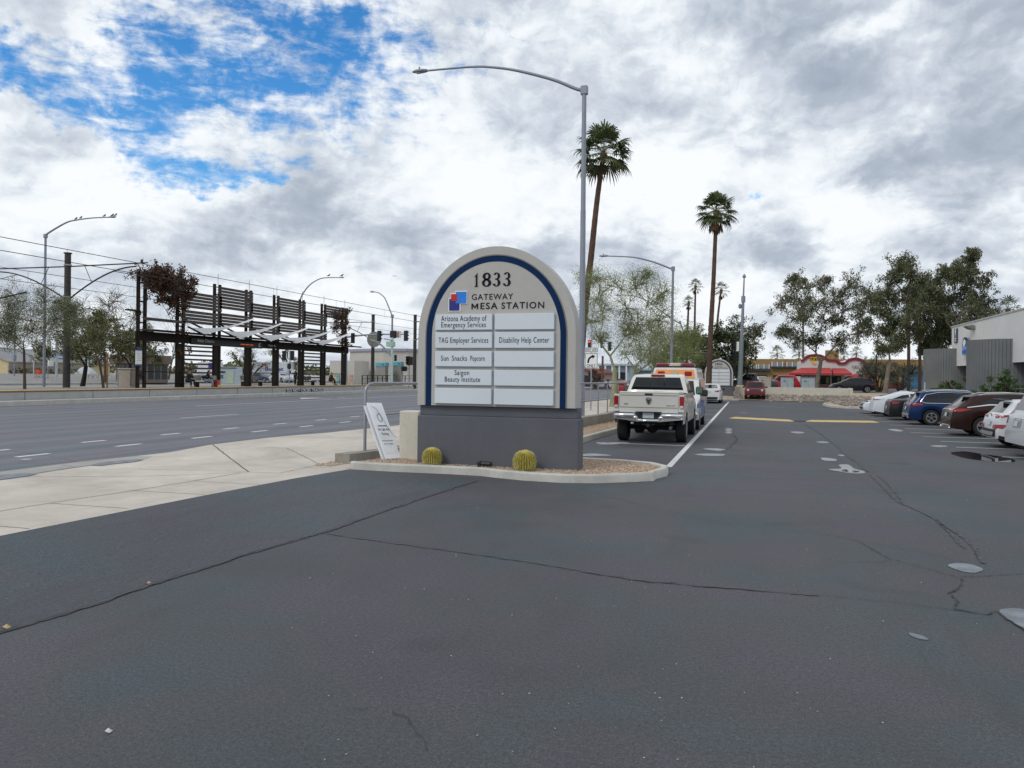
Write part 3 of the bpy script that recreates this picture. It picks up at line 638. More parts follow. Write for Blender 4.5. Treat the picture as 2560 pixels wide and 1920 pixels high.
# calligraphic numerals 1833 built from swept strokes
def stroke(mb, pts, ws, y0, y1, ang=R(15)):
    # constant-angle nib gives thick and thin parts
    nn = len(pts); nx, nz = math.cos(ang), math.sin(ang)
    for i in range(nn):
        x, z = pts[i]; w = ws[i] / 2
        for y in (y0, y1): mb.v.append((x - nx * w, y, z - nz * w)); mb.v.append((x + nx * w, y, z + nz * w))
    b = len(mb.v) - 4 * nn
    for i in range(nn - 1):
        a = b + 4 * i; mb.f += [(a, a + 4, a + 5, a + 1), (a, a + 2, a + 6, a + 4), (a + 1, a + 5, a + 7, a + 3)]
def ell(cx, cz, rx, rz, a0, a1, n=18): return [(cx + rx * math.cos(R(a0 + (a1 - a0) * k / n)), cz + rz * math.sin(R(a0 + (a1 - a0) * k / n))) for k in range(n + 1)]
def variw(pts, thick, thin):   # thicker where the stroke runs vertically
    out = []
    for i in range(len(pts)):
        a = pts[max(i - 1, 0)]; b = pts[min(i + 1, len(pts) - 1)]; d = math.atan2(abs(b[1] - a[1]), abs(b[0] - a[0])); out.append(thin + (thick - thin) * math.sin(d) ** 1.5)
    return out
def outline_ring(mb, po, pi_, y0, y1):
    n = len(po); b = len(mb.v)
    for k in range(n):
        for (x, z) in (po[k], pi_[k]):
            for y in (y0, y1): mb.v.append((x, y, z))
    for k in range(n - 1):
        a = b + 4 * k; c = a + 4; mb.f += [(a, c, c + 2, a + 2), (a, a + 1, c + 1, c), (a + 2, c + 2, c + 3, a + 3)]
def digit(ch, x, z, h, w, y0, y1):
    mb = MB()
    def S(p): return (x + p[0] * w, z + p[1] * h)
    def ring(cx, cz, ro, rz, ix, iz, a0=0, a1=360, off=(0, 0), n=28):
        po = [S(q) for q in ell(cx, cz, ro, rz, a0, a1, n)]; pi_ = [S(q) for q in ell(cx + off[0], cz + off[1], ix, iz, a0, a1, n)]; outline_ring(mb, po, pi_, y0, y1)
    if ch == '1':
        mb.prism([S(p) for p in [(.34, .0), (.68, .0), (.665, .10), (.66, .9), (.67, 1.02), (.36, .80), (.27, .76), (.28, .73), (.44, .75), (.44, .12)]], y0, y1, 'y')
        mb.prism([S(p) for p in [(.25, -.0), (.79, -.0), (.74, .035), (.30, .035)]], y0, y1, 'y')
    if ch == '8':
        ring(.5, .745, .42, .27, .16, .165, off=(.02, .01)); ring(.5, .27, .48, .28, .20, .19, off=(-.02, -.01))
    if ch == '3':
        ring(.46, .755, .40, .25, .12, .20, -82, 158, (.0, .0)); ring(.44, .265, .47, .275, .16, .225, -165, 78, (.0, .0))
        mb.prism([S(p) for p in [(.28, .55), (.62, .60), (.62, .46), (.28, .50)]], y0, y1, 'y')
    return mb
xs = [-5.07, -4.895, -4.70, -4.525]
for ch, x_, w_ in (('1', -5.125, .15), ('8', -4.935, .195), ('3', -4.715, .17), ('3', -4.51, .17)):
    digit(ch, x_, 3.565, .262, w_, YL, YL - .008).build('numeral', M_INK, sign, world=True)
# overlapping squares emblem
def sq(x0, x1, z0, z1, d, m, nm='emblem'): MB().box(((x0 + x1) / 2, YL - d / 2, (z0 + z1) / 2), (x1 - x0, d, z1 - z0)).build(nm, m, sign, world=True)
sq(-5.615, -5.36, 3.095, 3.36, .012, M_WPAINT); sq(-5.475, -5.225, 3.235, 3.492, .014, M_WPAINT); sq(-5.572, -5.33, 3.26, 3.45, .016, M_WPAINT)
sq(-5.595, -5.385, 3.112, 3.342, .020, mat('emblem dark blue', (.012, .02, .22), .4)); sq(-5.458, -5.242, 3.25, 3.474, .024, mat('emblem bright blue', (.01, .20, .72), .4)); sq(-5.556, -5.43, 3.295, 3.432, .028, mat('emblem red', (.50, .012, .02), .4))
# second sign far off
X0, X1, Yb = -4.08, -1.44, 74.0
s2_, _ = monument('monument_sign', 'distant smaller arched 1833 sign beyond the parked white sedan', X0, X1, Yb, .2, 1.15, 1.2, 3.70, .5, 5)
Y2 = Yb - .03
for k in range(5):
    for xa, xb in ((X0 + .36, X0 + 1.30), (X0 + 1.33, X0 + 2.27)):
        z = 1.24 + k * .30; MB().box(((xa + xb) / 2, Y2 - .03, z + .135), (xb - xa, .06, .25)).build('name_panel', M_PANEL, s2_, world=True)
for ch, dx in (('1', 0), ('8', .17), ('3', .35), ('3', .52)): digit(ch, X0 + .93 + dx, 3.12, .22, .15, Y2, Y2 - .02).build('numeral', M_INK, s2_, world=True)
text('GATEWAY', .075, (X0 + 1.22, Y2 + .005, 2.92), M_INK, s2_, width=.66, extrude=.01); text('MESA STATION', .085, (X0 + 1.5, Y2 + .005, 2.79), M_INK, s2_, width=1.2, offset=.015, extrude=.01)
MB().box((X0 + .66, Y2 - .01, 2.93), (.18, .02, .22)).build('emblem', MATS['emblem dark blue'], s2_, world=True)

# ------------------------------------------------------------------ cream block left of the sign
tag(MB().box((-6.72, 14.75, .60), (.44, .40, 1.02), bev=.02).build('wall_block', M_CREAM), 'short cream stucco pier tucked behind the left end of the near sign', 'pier')

# ------------------------------------------------------------------ barrel cacti
M_CACT = mat('cactus skin', (.34, .29, .04), .7, var=.25, vscale=8); M_SPINE = mat('cactus spines', (.82, .72, .32), .6, var=.25, vscale=10); M_CROWN = mat('cactus crown wool', (.72, .60, .10), .9)
def cactus(label, loc, r, h, seed):
    t = thing('barrel_cactus', label, 'cactus', loc, 0, 'barrel cacti in front of the sign'); rr = random.Random(seed); NR = 26; mb = MB(); nv = 14
    def prof(v):  # v 0..1 bottom to top centre
        a = -0.95 + v * (math.pi / 2 + .95); return r * max(.02, math.cos(a)) ** .75, h * .52 + h * .5 * math.sin(a)
    def f(u, v):
        R_, z = prof(v); k = 1 + .13 * math.cos(u * NR * 2 * math.pi) * min(1, (1 - v) * 6); a = u * 2 * math.pi; return Vector((R_ * k * math.cos(a), R_ * k * math.sin(a), z - .02 - (.03 * max(0, v - .9) * 10 * h)))
    mb.grid(f, NR * 4, nv).build('stem', M_CACT, t, smooth=60, fix=False)
    sp = MB()
    for i in range(NR):
        a = 2 * math.pi * i / NR
        for j in range(19):
            v = .06 + .92 * j / 18; R_, z = prof(v); c = Vector((R_ * 1.1 * math.cos(a), R_ * 1.1 * math.sin(a), z - .02)); n = Vector((math.cos(a), math.sin(a), (v - .45) * 2.2)).normalized()
            for q in range(6):
                d = (n * .8 + Vector((rr.uniform(-1, 1), rr.uniform(-1, 1), rr.uniform(-.8, 1))) * .75).normalized() * r * rr.uniform(.16, .30); w = d.cross(Vector((0, 0, 1))).normalized() * .0032
                sp.add([c - w, c + w, c + d], [(0, 1, 2)])
    sp.build('spines', M_SPINE, t, fix=False)
    MB().lathe([(r * .46, h * .90), (r * .40, h * 1.0), (r * .18, h * .985), (.01, h * .96)], 16).build('crown', M_CROWN, t, smooth=40)
    return t
cactus('left golden barrel cactus at the left corner of the grey base', (-5.85, 13.74, .11), .165, .335, 1)
cactus('right golden barrel cactus, slightly larger, in front of the grey base', (-3.94, 13.58, .11), .185, .37, 2)
# ------------------------------------------------------------------ ground spotlight
M_BLK = mat('black plastic', (.012, .012, .014), .45); M_GLASSD = mat('dark glass', (.015, .018, .02), .06, spec=.8)
t = thing('spotlight', 'small black ground floodlight in the gravel between the two cacti', 'lamp', (-4.80, 13.80, .11))
mb = MB(); mb.box((.04, 0, .075), (.20, .12, .055), bev=.01, M=Matrix.Rotation(R(-18), 3, 'X')); mb.build('housing', M_BLK, t)
MB().box((.04, .03, .11), (.16, .08, .006), M=Matrix.Rotation(R(-18), 3, 'X')).build('lens', M_GLASSD, t)
MB().tube([(-.02, 0, -.05), (-.02, 0, .06)], .012).tube([(-.10, 0, .0), (-.10, 0, .10), (-.06, 0, .12)], .02).build('bracket', M_BLK, t)
MB().box((-.10, 0, .06), (.07, .06, .10), bev=.01).build('junction_box', M_BLK, t)

# ------------------------------------------------------------------ railing and retaining wall
M_GALV = mat('galvanised steel', (.30, .31, .34), .42, .65, var=.08, vscale=6)
M_LAMP = mat('grey lamp pole', (.24, .26, .31), .45, .35, var=.07, vscale=2)
rp = [(-7.86, 14.80), (-7.72, 15.4), (-7.3, 18), (-6.6, 22), (-5.9, 26), (-5.55, 29), (-5.42, 33), (-5.36, 38), (-5.3, 44), (-5.25, 50)]
def rx_(y): return float(np.interp(y, [p[1] for p in rp], [p[0] for p in rp]))
wt = lambda y: float(np.interp(y, [14, 17, 24, 50], [.21, .27, .44, .46]))
mb = MB(); pth = [(-8.03, 14.15)] + [(x - .0, y) for x, y in [(-7.62, 15.2), (-7.2, 18), (-6.5, 22), (-5.8, 26), (-5.45, 29), (-5.32, 33), (-5.26, 38), (-5.2, 50)]]
vs = []
for i, (x, y) in enumerate(pth):
    w = .17; z = wt(y); 
    vs += [(x - w, y, 0), (x + w, y, 0), (x + w, y, z), (x - w, y, z)]
fs = [(0, 1, 2, 3)]
for i in range(len(pth) - 1):
    a = 4 * i
    for j in range(4): fs.append((a + j, a + (j + 1) % 4, a + 4 + (j + 1) % 4, a + 4 + j))
mb.add(vs, fs); tag(mb.build('retaining_wall', M_WALLC), 'low stained concrete retaining wall under the pipe railing', 'wall')
t = thing('pipe_railing', 'grey steel pipe railing running along the pavement behind the near sign', 'railing', (-7.86, 14.80, 0))
top = [(-7.86, 14.80, .2), (-7.86, 14.80, 1.52)] + [(-7.86 + .03 * k, 14.80 + .13 * (1 - math.cos(R(k * 22.5)))+.02*k, 1.52 + .14 * math.sin(R(k * 22.5))) for k in range(1, 5)]
top = [(-7.86, 14.80, .2), (-7.86, 14.80, 1.50), (-7.85, 14.83, 1.58), (-7.83, 14.90, 1.64), (-7.80, 15.02, 1.665)] + [(rx_(y), y, float(np.interp(y, [15, 25, 50], [1.665, 1.63, 1.60]))) for y in (15.6, 18, 22, 26, 29, 33, 38, 44, 50)]
MB().tube(top, .033, 10).build('top_rail', M_GALV, t, world=True, smooth=50)
MB().tube([(rx_(y), y, .98) for y in (14.82, 18, 22, 26, 29, 33, 38, 44, 50)], .024, 8).build('mid_rail', M_GALV, t, world=True, smooth=50)
for y in (16.9, 19.2, 21.5, 23.8, 25.4, 27.4, 29.1, 30.8, 33.0, 35.2, 37.4, 39.6, 42, 44.4, 47, 50):
    MB().tube([(rx_(y), y, wt(y) - .02), (rx_(y), y, 1.62)], .024, 8).build('post', M_GALV, t, world=True, smooth=50)
MB().lathe([(.06, 0), (.06, .01), (.03, .012)], 12, (-7.86, 14.80, .215)).build('foot_plate', M_GALV, t, world=True)

# ------------------------------------------------------------------ leaning sandwich board
t = thing('sandwich_board', 'white sandwich board leaning on the railing end, reading No Light Rail Parking', 'sign board', (-7.35, 14.75, .12))
A0, A1 = Vector((-7.13, 14.22, .12)), Vector((-6.80, 14.72, .13)); B0, B1 = Vector((-7.90, 14.62, 1.27)), Vector((-7.56, 15.10, 1.25))
A0, A1 = at(780 + 965 * .19289, 880 + 1408 * .19289, 14.25), at(780 + 1137 * .19289, 880 + 1372 * .19289, 14.55)
B0, B1 = at(780 + 703 * .19289, 880 + 665 * .19289, 14.75), at(780 + 895 * .19289, 880 + 672 * .19289, 15.02)
ux = (A1 - A0).normalized(); uz = ((B0 + B1) / 2 - (A0 + A1) / 2); Hb = uz.length; uz.normalize(); un = ux.cross(uz).normalized(); ux = uz.cross(un).normalized(); Wb = .36
if un.y > 0: un = -un
O_ = (A0 + A1) / 2
def bd(a, b, d): return O_ + ux * a + uz * b + un * d
M_BOARD = mat('white board plastic', (.72, .74, .77), .4, var=.03, vscale=2, dirt=.08)
def slab(x0, x1, z0, z1, d0, d1, m, nm, par=t):
    vs = [bd(x, z, d) for d in (d0, d1) for (x, z) in ((x0, z0), (x1, z0), (x1, z1), (x0, z1))]
    return MB().add(vs, [(0, 1, 2, 3), (7, 6, 5, 4), (0, 4, 5, 1), (1, 5, 6, 2), (2, 6, 7, 3), (3, 7, 4, 0)]).build(nm, m, par, world=True)
p1 = slab(-Wb / 2, Wb / 2, 0.0, Hb, 0, .03, M_BOARD, 'front_panel'); slab(-Wb / 2 - .02, Wb / 2 - .03, .0, Hb - .01, -.10, -.06, M_BOARD, 'back_panel')
slab(-Wb / 2 + .02, Wb / 2 - .02, .13, Hb - .09, .030, .034, mat('poster face', (.66, .68, .71), .5), 'poster')
slab(-Wb / 2 + .03, Wb / 2 - .03, .0, .04, -.02, .02, mat('rust', (.25, .08, .04), .9), 'foot_strip')
slab(-.11, .11, Hb * .565, Hb * .58, .035, .038, M_INK, 'printed_rule')
Mo = Matrix((ux, uz, -un if False else un)).transposed()
def btext(s_, cap, a, b, w, m=M_INK):
    o = text(s_, cap, (0, 0, 0), m, t, width=w, rot=(0, 0, 0), extrude=.001)
    o.matrix_local = Matrix.Translation(bd(a, b, .036) - org(t)) @ Matrix((ux, uz, ux.cross(uz))).transposed().to_4x4()
    return o
M_INKB = mat('board ink', (.03, .03, .035), .6)
_sgn = 1 if ux.cross(uz).dot(un) > 0 else -1
btext('No Light Rail', .055, .0, Hb * .49, .26, M_INKB); btext('Parking', .055, .0, Hb * .41, .16, M_INKB)
btext('No Estacionamiento', .026, .0, Hb * .30, .25, M_INKB); btext('para el Tren Ligero', .026, .0, Hb * .245, .22, M_INKB)
mb = MB()
for k in range(20):
    a = 2 * math.pi * k / 20; b = 2 * math.pi * (k + 1) / 20
    for rr_, hh in ((.055, .11), (.04, .09)):
        p = bd(rr_ * math.cos(a), Hb * .72 + hh * math.sin(a), .037); q = bd(rr_ * math.cos(b), Hb * .72 + hh * math.sin(b), .037); mb.tube([p, q], .003, 4)
mb.build('printed_emblem', mat('grey print', (.16, .15, .15), .6), t, world=True)
ch = thing('chain', 'thin grey chain hanging from the railing post across the sandwich board', 'chain', tuple(B0))
pts = [B0 + Vector((.02, -.02, .0)), bd(-.02, Hb * .88, .05), bd(.05, Hb * .72, .05), bd(.10, Hb * .55, .05), bd(.18, Hb * .40, .05), bd(.22, Hb * .34, .05)]
mb = MB()
for i in range(len(pts) - 1):
    for k in range(6):
        a = pts[i].lerp(pts[i + 1], k / 6); b = pts[i].lerp(pts[i + 1], (k + .7) / 6); mb.tube([a + Vector((0, 0, .004 * (k % 2))), b], .006, 4)
mb.build('links', M_GALV, ch, world=True)
# ================================================================== vehicles
def paint(name, c, metal=0.0, rough=0.28): return mat('paint ' + name, c, rough, metal, var=.03, vscale=1, coat=.15, spec=.32)
M_TYRE = mat('tyre rubber', (.012, .012, .013), .85); M_RIM = mat('alloy rim', (.50, .51, .53), .28, .8); M_RIMD = mat('dark rim', (.06, .06, .065), .4, .5)
M_CGLASS = mat('car glass', (.008, .010, .012), .06, spec=.45); M_RED = mat('tail lamp red', (.30, .006, .010), .25, coat=.3, var=.2, vscale=12)
M_CHROME = mat('chrome', (.74, .75, .77), .16, .85, var=.03); M_HEAD = mat('headlamp glass', (.62, .65, .68), .1, .3, coat=1, var=.3, vscale=15)
M_UNDER = mat('underbody', (.006, .006, .007), .8); M_TRIM = mat('black trim', (.016, .016, .018), .5); M_PLATE = mat('number plate', (.48, .55, .58), .4, var=.25, vscale=18)
M_SEAMC = mat('door gap', (.004, .004, .005), .8); M_INT = mat('cabin interior', (.02, .02, .02), .9)
def pl_interp(x, pts): return float(np.interp(x, [p[0] for p in pts], [p[1] for p in pts]))
def poly_decal(bvh, poly, axis, sign, off, name, m, parent, cuts=2, thick=0.0, label=None):
    """polygon given in the two coordinates across `axis`, pressed onto the body along that axis"""
    bm = bmesh.new()
    mp = {'x': lambda a, b: (0, a, b), 'y': lambda a, b: (a, 0, b), 'z': lambda a, b: (a, b, 0)}[axis]
    f = bm.faces.new([bm.verts.new(mp(*p)) for p in poly]); bmesh.ops.triangulate(bm, faces=[f])
    for _ in range(cuts): bmesh.ops.subdivide_edges(bm, edges=bm.edges[:], cuts=1, use_grid_fill=True)
    d = {'x': Vector((-sign, 0, 0)), 'y': Vector((0, -sign, 0)), 'z': Vector((0, 0, -sign))}[axis]; dead = []
    last = None
    for v in bm.verts:
        o = v.co - d * 12; h = bvh.ray_cast(o, d)
        if h[0] is None: dead.append(v); continue
        n = h[1] if h[1].dot(d) < 0 else -h[1]
        v.co = h[0] + n * off * .4 - d * off
    if dead: bmesh.ops.delete(bm, geom=dead, context='VERTS')
    bmesh.ops.recalc_face_normals(bm, faces=bm.faces)
    me = bpy.data.meshes.new(name); bm.to_mesh(me); bm.free()
    if not me.polygons: return None
    me.materials.append(m); me.polygons.foreach_set('use_smooth', [True] * len(me.polygons))
    o = bpy.data.objects.new(name, me); col.objects.link(o); o.parent = parent
    if label: o['label'] = label
    return o
def wheel(parent, x, y, r, w, side, rim=None, spokes=5, rimr=.66):
    M = Matrix.Rotation(R(90), 3, 'X')
    prof = [(.001, -w / 2 + .05), (r * .62, -w / 2 + .05), (r * .68, -w / 2), (r * .93, -w / 2), (r, -w / 2 + .03), (r, w / 2 - .03), (r * .93, w / 2), (r * .68, w / 2), (r * .62, w / 2 - .05), (.001, w / 2 - .05)]
    t = MB().lathe(prof, 28, (x, y, r), M).build('wheel', M_TYRE, parent, smooth=40)
    yo = y + side * (w / 2 - .015); mb = MB(); rr = r * rimr
    mb.lathe([(rr * .82, -.02), (rr, -.02), (rr, .012), (rr * .86, .012)], 24, (x, yo, r), M, cap=False)
    mb.lathe([(.001, -.02), (.055, -.02), (.055, .02), (.001, .02)], 12, (x, yo, r), M)
    for k in range(spokes):
        a = 2 * math.pi * k / spokes + .3
        for da in (-.10, .10):
            p = Vector((x + math.cos(a + da * .3) * .04, yo, r + math.sin(a + da * .3) * .04)); q = Vector((x + math.cos(a + da) * rr * .9, yo, r + math.sin(a + da) * rr * .9)); mb.bar(p, q, .042, .03, up=(0, 1, 0))
    mb.build('rim', rim or M_RIM, t, smooth=40)
    MB().lathe([(.001, -.012), (rr * .9, -.012), (rr * .9, .0), (.001, 0)], 20, (x, yo - side * .034, r), M).build('brake_disc', M_UNDER, t)
    return t
ROW = .88
def car(name, label, cat, loc, rz, L, W, top, belt, pm, wb, fo, wr=.34, clear=.20, tumble=.30, side_win=None, rear_win=None, front_win=None, tails=None, heads=None,
        plan=.13, clad=None, extra=None, rim=None, spokes=5, roof_rack=False, plate=None, group='parked cars', mirror=None, tumble_ends=True, seams=(), bumper_rear=None, spoiler=False, archk=1.16, winmat=None, chrome_line=False, body_name='body', nx=None, scl=1.0):
    """x runs from the rear bumper (0) to the nose (L); top and belt are side profiles"""
    t = thing(name, label, cat, loc, rz, group); t.scale = (scl,) * 3
    xf, xr = L - fo, L - fo - wb; hw0 = W / 2; Ra = wr * archk
    xs = set(np.linspace(0, L, nx or 80).tolist())
    for xc in (xf, xr):
        for k in range(-9, 10): xs.add(xc + Ra * math.sin(k * math.pi / 18))
    for p, _ in top: xs.add(p)
    xs = sorted(x for x in xs if 0 <= x <= L); xs = [x for i, x in enumerate(xs) if i == 0 or x - xs[i - 1] > .004]
    def hw(x):
        d = min(x, L - x); r = .75; k = max(0, 1 - d / r); return hw0 * (1 - plan * k ** 2.2)
    def low(x):
        z = clear
        d = min(x, L - x)
        if d < .5: z += .10 * (1 - d / .5)
        for xc in (xf, xr):
            if abs(x - xc) < Ra: z = max(z, wr + math.sqrt(max(0, Ra ** 2 - (x - xc) ** 2)))
        return z
    rows = []
    for x in xs:
        zt = pl_interp(x, top); zb = min(pl_interp(x, belt), zt - .03); zl = min(low(x), zb - .06); h = hw(x); g_ = max(0, zt - zb)
        wr_ = h * .955 - tumble * max(0, g_ - .06); cr = .03 if g_ > .2 else .05
        ze = zt - min(.07, g_ * .5)
        pts = [(h * .965, zl), (h * .995, zl + (zb - zl) * .22), (h, zl + (zb - zl) * .50), (h * .992, zl + (zb - zl) * .78), (h * .96, zb), ((h * .96 + wr_) / 2 + .008, (zb + ze) / 2), (wr_, ze), (wr_ * .93, ze + (zt - ze) * .6), (wr_ * .6, zt), (0, zt + cr * .5)]
        rows.append([(x, -a, b) for a, b in pts] + [(x, a, b) for a, b in reversed(pts[:-1])])
    n = len(rows[0]); mb = MB(); vs = [p for r in rows for p in r]
    fs = [(i * n + j, i * n + j + 1, (i + 1) * n + j + 1, (i + 1) * n + j) for i in range(len(rows) - 1) for j in range(n - 1)]
    fs += [tuple(range(n)), tuple((len(rows) - 1) * n + j for j in reversed(range(n)))]
    mb.add(vs, fs); body = mb.build(body_name, pm, t, smooth=42)
    bv = BVHTree.FromPolygons([Vector(v) for v in mb.v], mb.f)
    MB().box((L / 2, 0, (clear + .75) / 2 + .02), (L - .5, W - .62, .75 - clear), bev=.05).box((L / 2, 0, clear + .10), (wb - 2.3 * wr, W - .16, .12)).build('underbody', M_UNDER, t)
    for xc in (xf, xr):
        for s in (-1, 1): wheel(t, xc, s * (hw0 - .12), wr, .23, s, rim, spokes)
    G_ = winmat or M_CGLASS
    if side_win:
        for s in (-1, 1):
            for poly in side_win: poly_decal(bv, poly, 'y', s, .006, 'side_window', G_, t)
            if chrome_line:
                allp = chrome_line; mbl = MB()
                for i in range(len(allp)):
                    a, b = allp[i], allp[(i + 1) % len(allp)]
                    pa, pb = [], []
                    for k in range(5):
                        q = (a[0] + (b[0] - a[0]) * k / 4, a[1] + (b[1] - a[1]) * k / 4); hh = bv.ray_cast(Vector((q[0], s * 5, q[1])), Vector((0, -s, 0)))
                        if hh[0]: pa.append(hh[0] + Vector((0, s * .01, 0)))
                    if len(pa) > 1: mbl.tube(pa, .014, 4)
                mbl.build('window_trim', M_CHROME, t)
    if rear_win: poly_decal(bv, rear_win, 'x', -1, .006, 'rear_window', G_, t)
    if front_win: poly_decal(bv, front_win, 'x', 1, .006, 'windscreen', G_, t)
    if tails:
        for s in (-1, 1):
            for ax, poly in tails:
                if ax == 'x': poly_decal(bv, [(s * a, b) for a, b in poly], 'x', -1, .014, 'tail_light', M_RED, t)
                else: poly_decal(bv, poly, 'y', s, .014, 'tail_light', M_RED, t)
    if heads:
        for s in (-1, 1):
            for ax, poly in heads:
                if ax == 'x': poly_decal(bv, [(s * a, b) for a, b in poly], 'x', 1, .012, 'headlight', M_HEAD, t)
                else: poly_decal(bv, poly, 'y', s, .012, 'headlight', M_HEAD, t)
    if plate: poly_decal(bv, [(-.16, plate - .07), (.16, plate - .07), (.16, plate + .07), (-.16, plate + .07)], 'x', -1, .02, 'number_plate', M_PLATE, t, 1)
    for sx_, z0, z1 in seams:
        for s in (-1, 1): poly_decal(bv, [(sx_ - .006, z0), (sx_ + .006, z0), (sx_ + .006, z1), (sx_ - .006, z1)], 'y', s, .002, 'door_seam', M_SEAMC, t, 3)
        for s in (-1, 1): poly_decal(bv, [(sx_ + .08, z1 - .10), (sx_ + .25, z1 - .10), (sx_ + .25, z1 - .075), (sx_ + .08, z1 - .075)], 'y', s, .022, 'door_handle', pm if not chrome_line else M_TRIM, t, 1)
    if clad:   # dark lower cladding round bottom edge
        for s in (-1, 1):
            pts_ = [(x, low(x)) for x in xs if .05 < x < L - .05]; up = [(x, z + clad) for x, z in pts_]
            mbc = MB(); rr = []
            for (x, z), (_, z2) in zip(pts_, up):
                q = []
                for zz_ in (z - .0, z + clad * .5, z2):
                    hh = bv.ray_cast(Vector((x, s * 5, zz_ + .004)), Vector((0, -s, 0))); q.append((hh[0] + Vector((0, s * .012, 0))) if hh[0] else Vector((x, s * hw(x), zz_)))
                rr.append(q)
            mbc.add([p for q in rr for p in q], [(i * 3 + j, i * 3 + j + 1, i * 3 + 4 + j, i * 3 + 3 + j) for i in range(len(rr) - 1) for j in range(2)]); mbc.build('cladding', M_TRIM, t, smooth=50, fix=False)
    if bumper_rear: poly_decal(bv, [(-W * .44, bumper_rear[0]), (W * .44, bumper_rear[0]), (W * .46, bumper_rear[1]), (-W * .46, bumper_rear[1])], 'x', -1, .015, 'rear_bumper', bumper_rear[2], t, 3)
    if mirror:
        for s in (-1, 1): 
            o = MB().box((mirror[0], s * (hw0 + .07), mirror[1]), (.12, .20, .14), bev=.035).build('mirror', M_TRIM if len(mirror) > 2 else pm, t, smooth=50)
    if roof_rack:
        for s in (-1, 1):
            pts = []
            for x in np.linspace(roof_rack[0], roof_rack[1], 8):
                hh = bv.ray_cast(Vector((x, s * (hw0 - .28), 5)), Vector((0, 0, -1))); pts.append(hh[0] + Vector((0, 0, .05 if .05 < (x - roof_rack[0]) / (roof_rack[1] - roof_rack[0]) < .95 else .0)))
            MB().tube(pts, .018, 6).build('roof_rail', M_CHROME, t, smooth=50)
    if spoiler: MB().box((spoiler[0], 0, spoiler[1]), (.26, W * .62, .035), bev=.012).build('spoiler', M_TRIM, t)
    if extra: extra(t, bv, body)
    return t
XR = 6.3
# --- SUV family profile
def suv(L, H, hood, rear_lean=.35, nose=.8, wslope=.8, wsx=None, roof_drop=.06, hatch_z=1.0):
    wsx = wsx or L - 1.15 - wslope
    return [(0, hatch_z * .62), (.04, hatch_z * .80), (.10, hatch_z), (.16, hatch_z + .04), (rear_lean + .12, H - roof_drop - .05), (rear_lean + .30, H - roof_drop), (L * .42, H), (wsx - .25, H - .015), (wsx, H - .05), (wsx + wslope, hood + .03), (wsx + wslope + .12, hood), (L - .35, hood - .10), (L - .12, hood - .22), (L - .02, nose * .85), (L, nose * .66)]
# blue SUV with chrome window line
def blue_extra(t, bv, body):
    MB().tube([(.02, -.62, .34), (-.03, -.62, .34)], .045, 10).tube([(.02, .62, .34), (-.03, .62, .34)], .045, 10).build('exhaust', M_CHROME, t)
    poly_decal(bv, [(-.80, .42), (.80, .42), (.85, .56), (-.85, .56)], 'x', -1, .012, 'bumper_insert', mat('silver trim', (.42, .43, .45), .35, .5), t, 3)
    poly_decal(bv, [(1.2, .30), (3.6, .30), (3.6, .335), (1.2, .335)], 'y', -1, .016, 'sill_trim', M_CHROME, t, 3)
car('suv', 'metallic blue SUV with chrome window line parked nose-in between black sedan and brown crossover', 'car', (XR + .12, 35.95 + .83, 0), 0, 4.70, 1.89, suv(4.70, 1.67, 1.06, .42, .80, .85), [(0, .99), (.5, 1.05), (2.4, 1.02), (3.6, .99), (4.7, .8)],
    paint('blue', (.006, .026, .095), .3), 2.86, .87, .365, .24, .32, side_win=[[(.62, 1.13), (.80, 1.42), (1.25, 1.52), (1.36, 1.10), (.72, 1.08)], [(1.42, 1.10), (1.32, 1.53), (2.10, 1.56), (2.14, 1.08)], [(2.22, 1.07), (2.20, 1.56), (2.75, 1.53), (3.32, 1.10), (3.30, 1.06)]],
    chrome_line=[(.50, 1.12), (.74, 1.45), (1.28, 1.56), (2.1, 1.60), (2.78, 1.575), (3.45, 1.08), (2.2, 1.045), (.75, 1.05)], rear_win=[(-.60, 1.12), (.60, 1.12), (.50, 1.48), (-.50, 1.48)], front_win=[(-.66, 1.12), (.66, 1.12), (.54, 1.54), (-.54, 1.54)],
    tails=[('x', [(.42, .90), (.86, .86), (.90, 1.04), (.44, 1.02)]), ('y', [(.03, .90), (.62, .96), (.55, 1.04), (.04, 1.05)])], plate=.78, mirror=(3.28, 1.10), roof_rack=(.75, 2.8), seams=((1.35, .45, 1.02), (2.18, .36, 1.02)), spoiler=(.36, 1.59), rim=M_RIM, scl=ROW, extra=blue_extra)
def brown_extra(t, bv, body):
    for s in (-1, 1): MB().tube([(.06, s * .66, .30), (-.04, s * .66, .30)], .05, 8).build('exhaust', M_CHROME, t)
    poly_decal(bv, [(-.85, .36), (.85, .36), (.85, .42), (-.85, .42)], 'x', -1, .015, 'bumper_trim', M_CHROME, t, 3)
    poly_decal(bv, [(-.55, .98), (.55, .98), (.55, 1.02), (-.55, 1.02)], 'x', -1, .015, 'tailgate_trim', M_CHROME, t, 2)
    poly_decal(bv, [(.55, 1.12), (1.3, 1.24), (2.0, 1.245), (2.0, 1.215), (1.3, 1.20), (.55, 1.09)], 'y', -1, .012, 'window_trim', M_CHROME, t, 3)
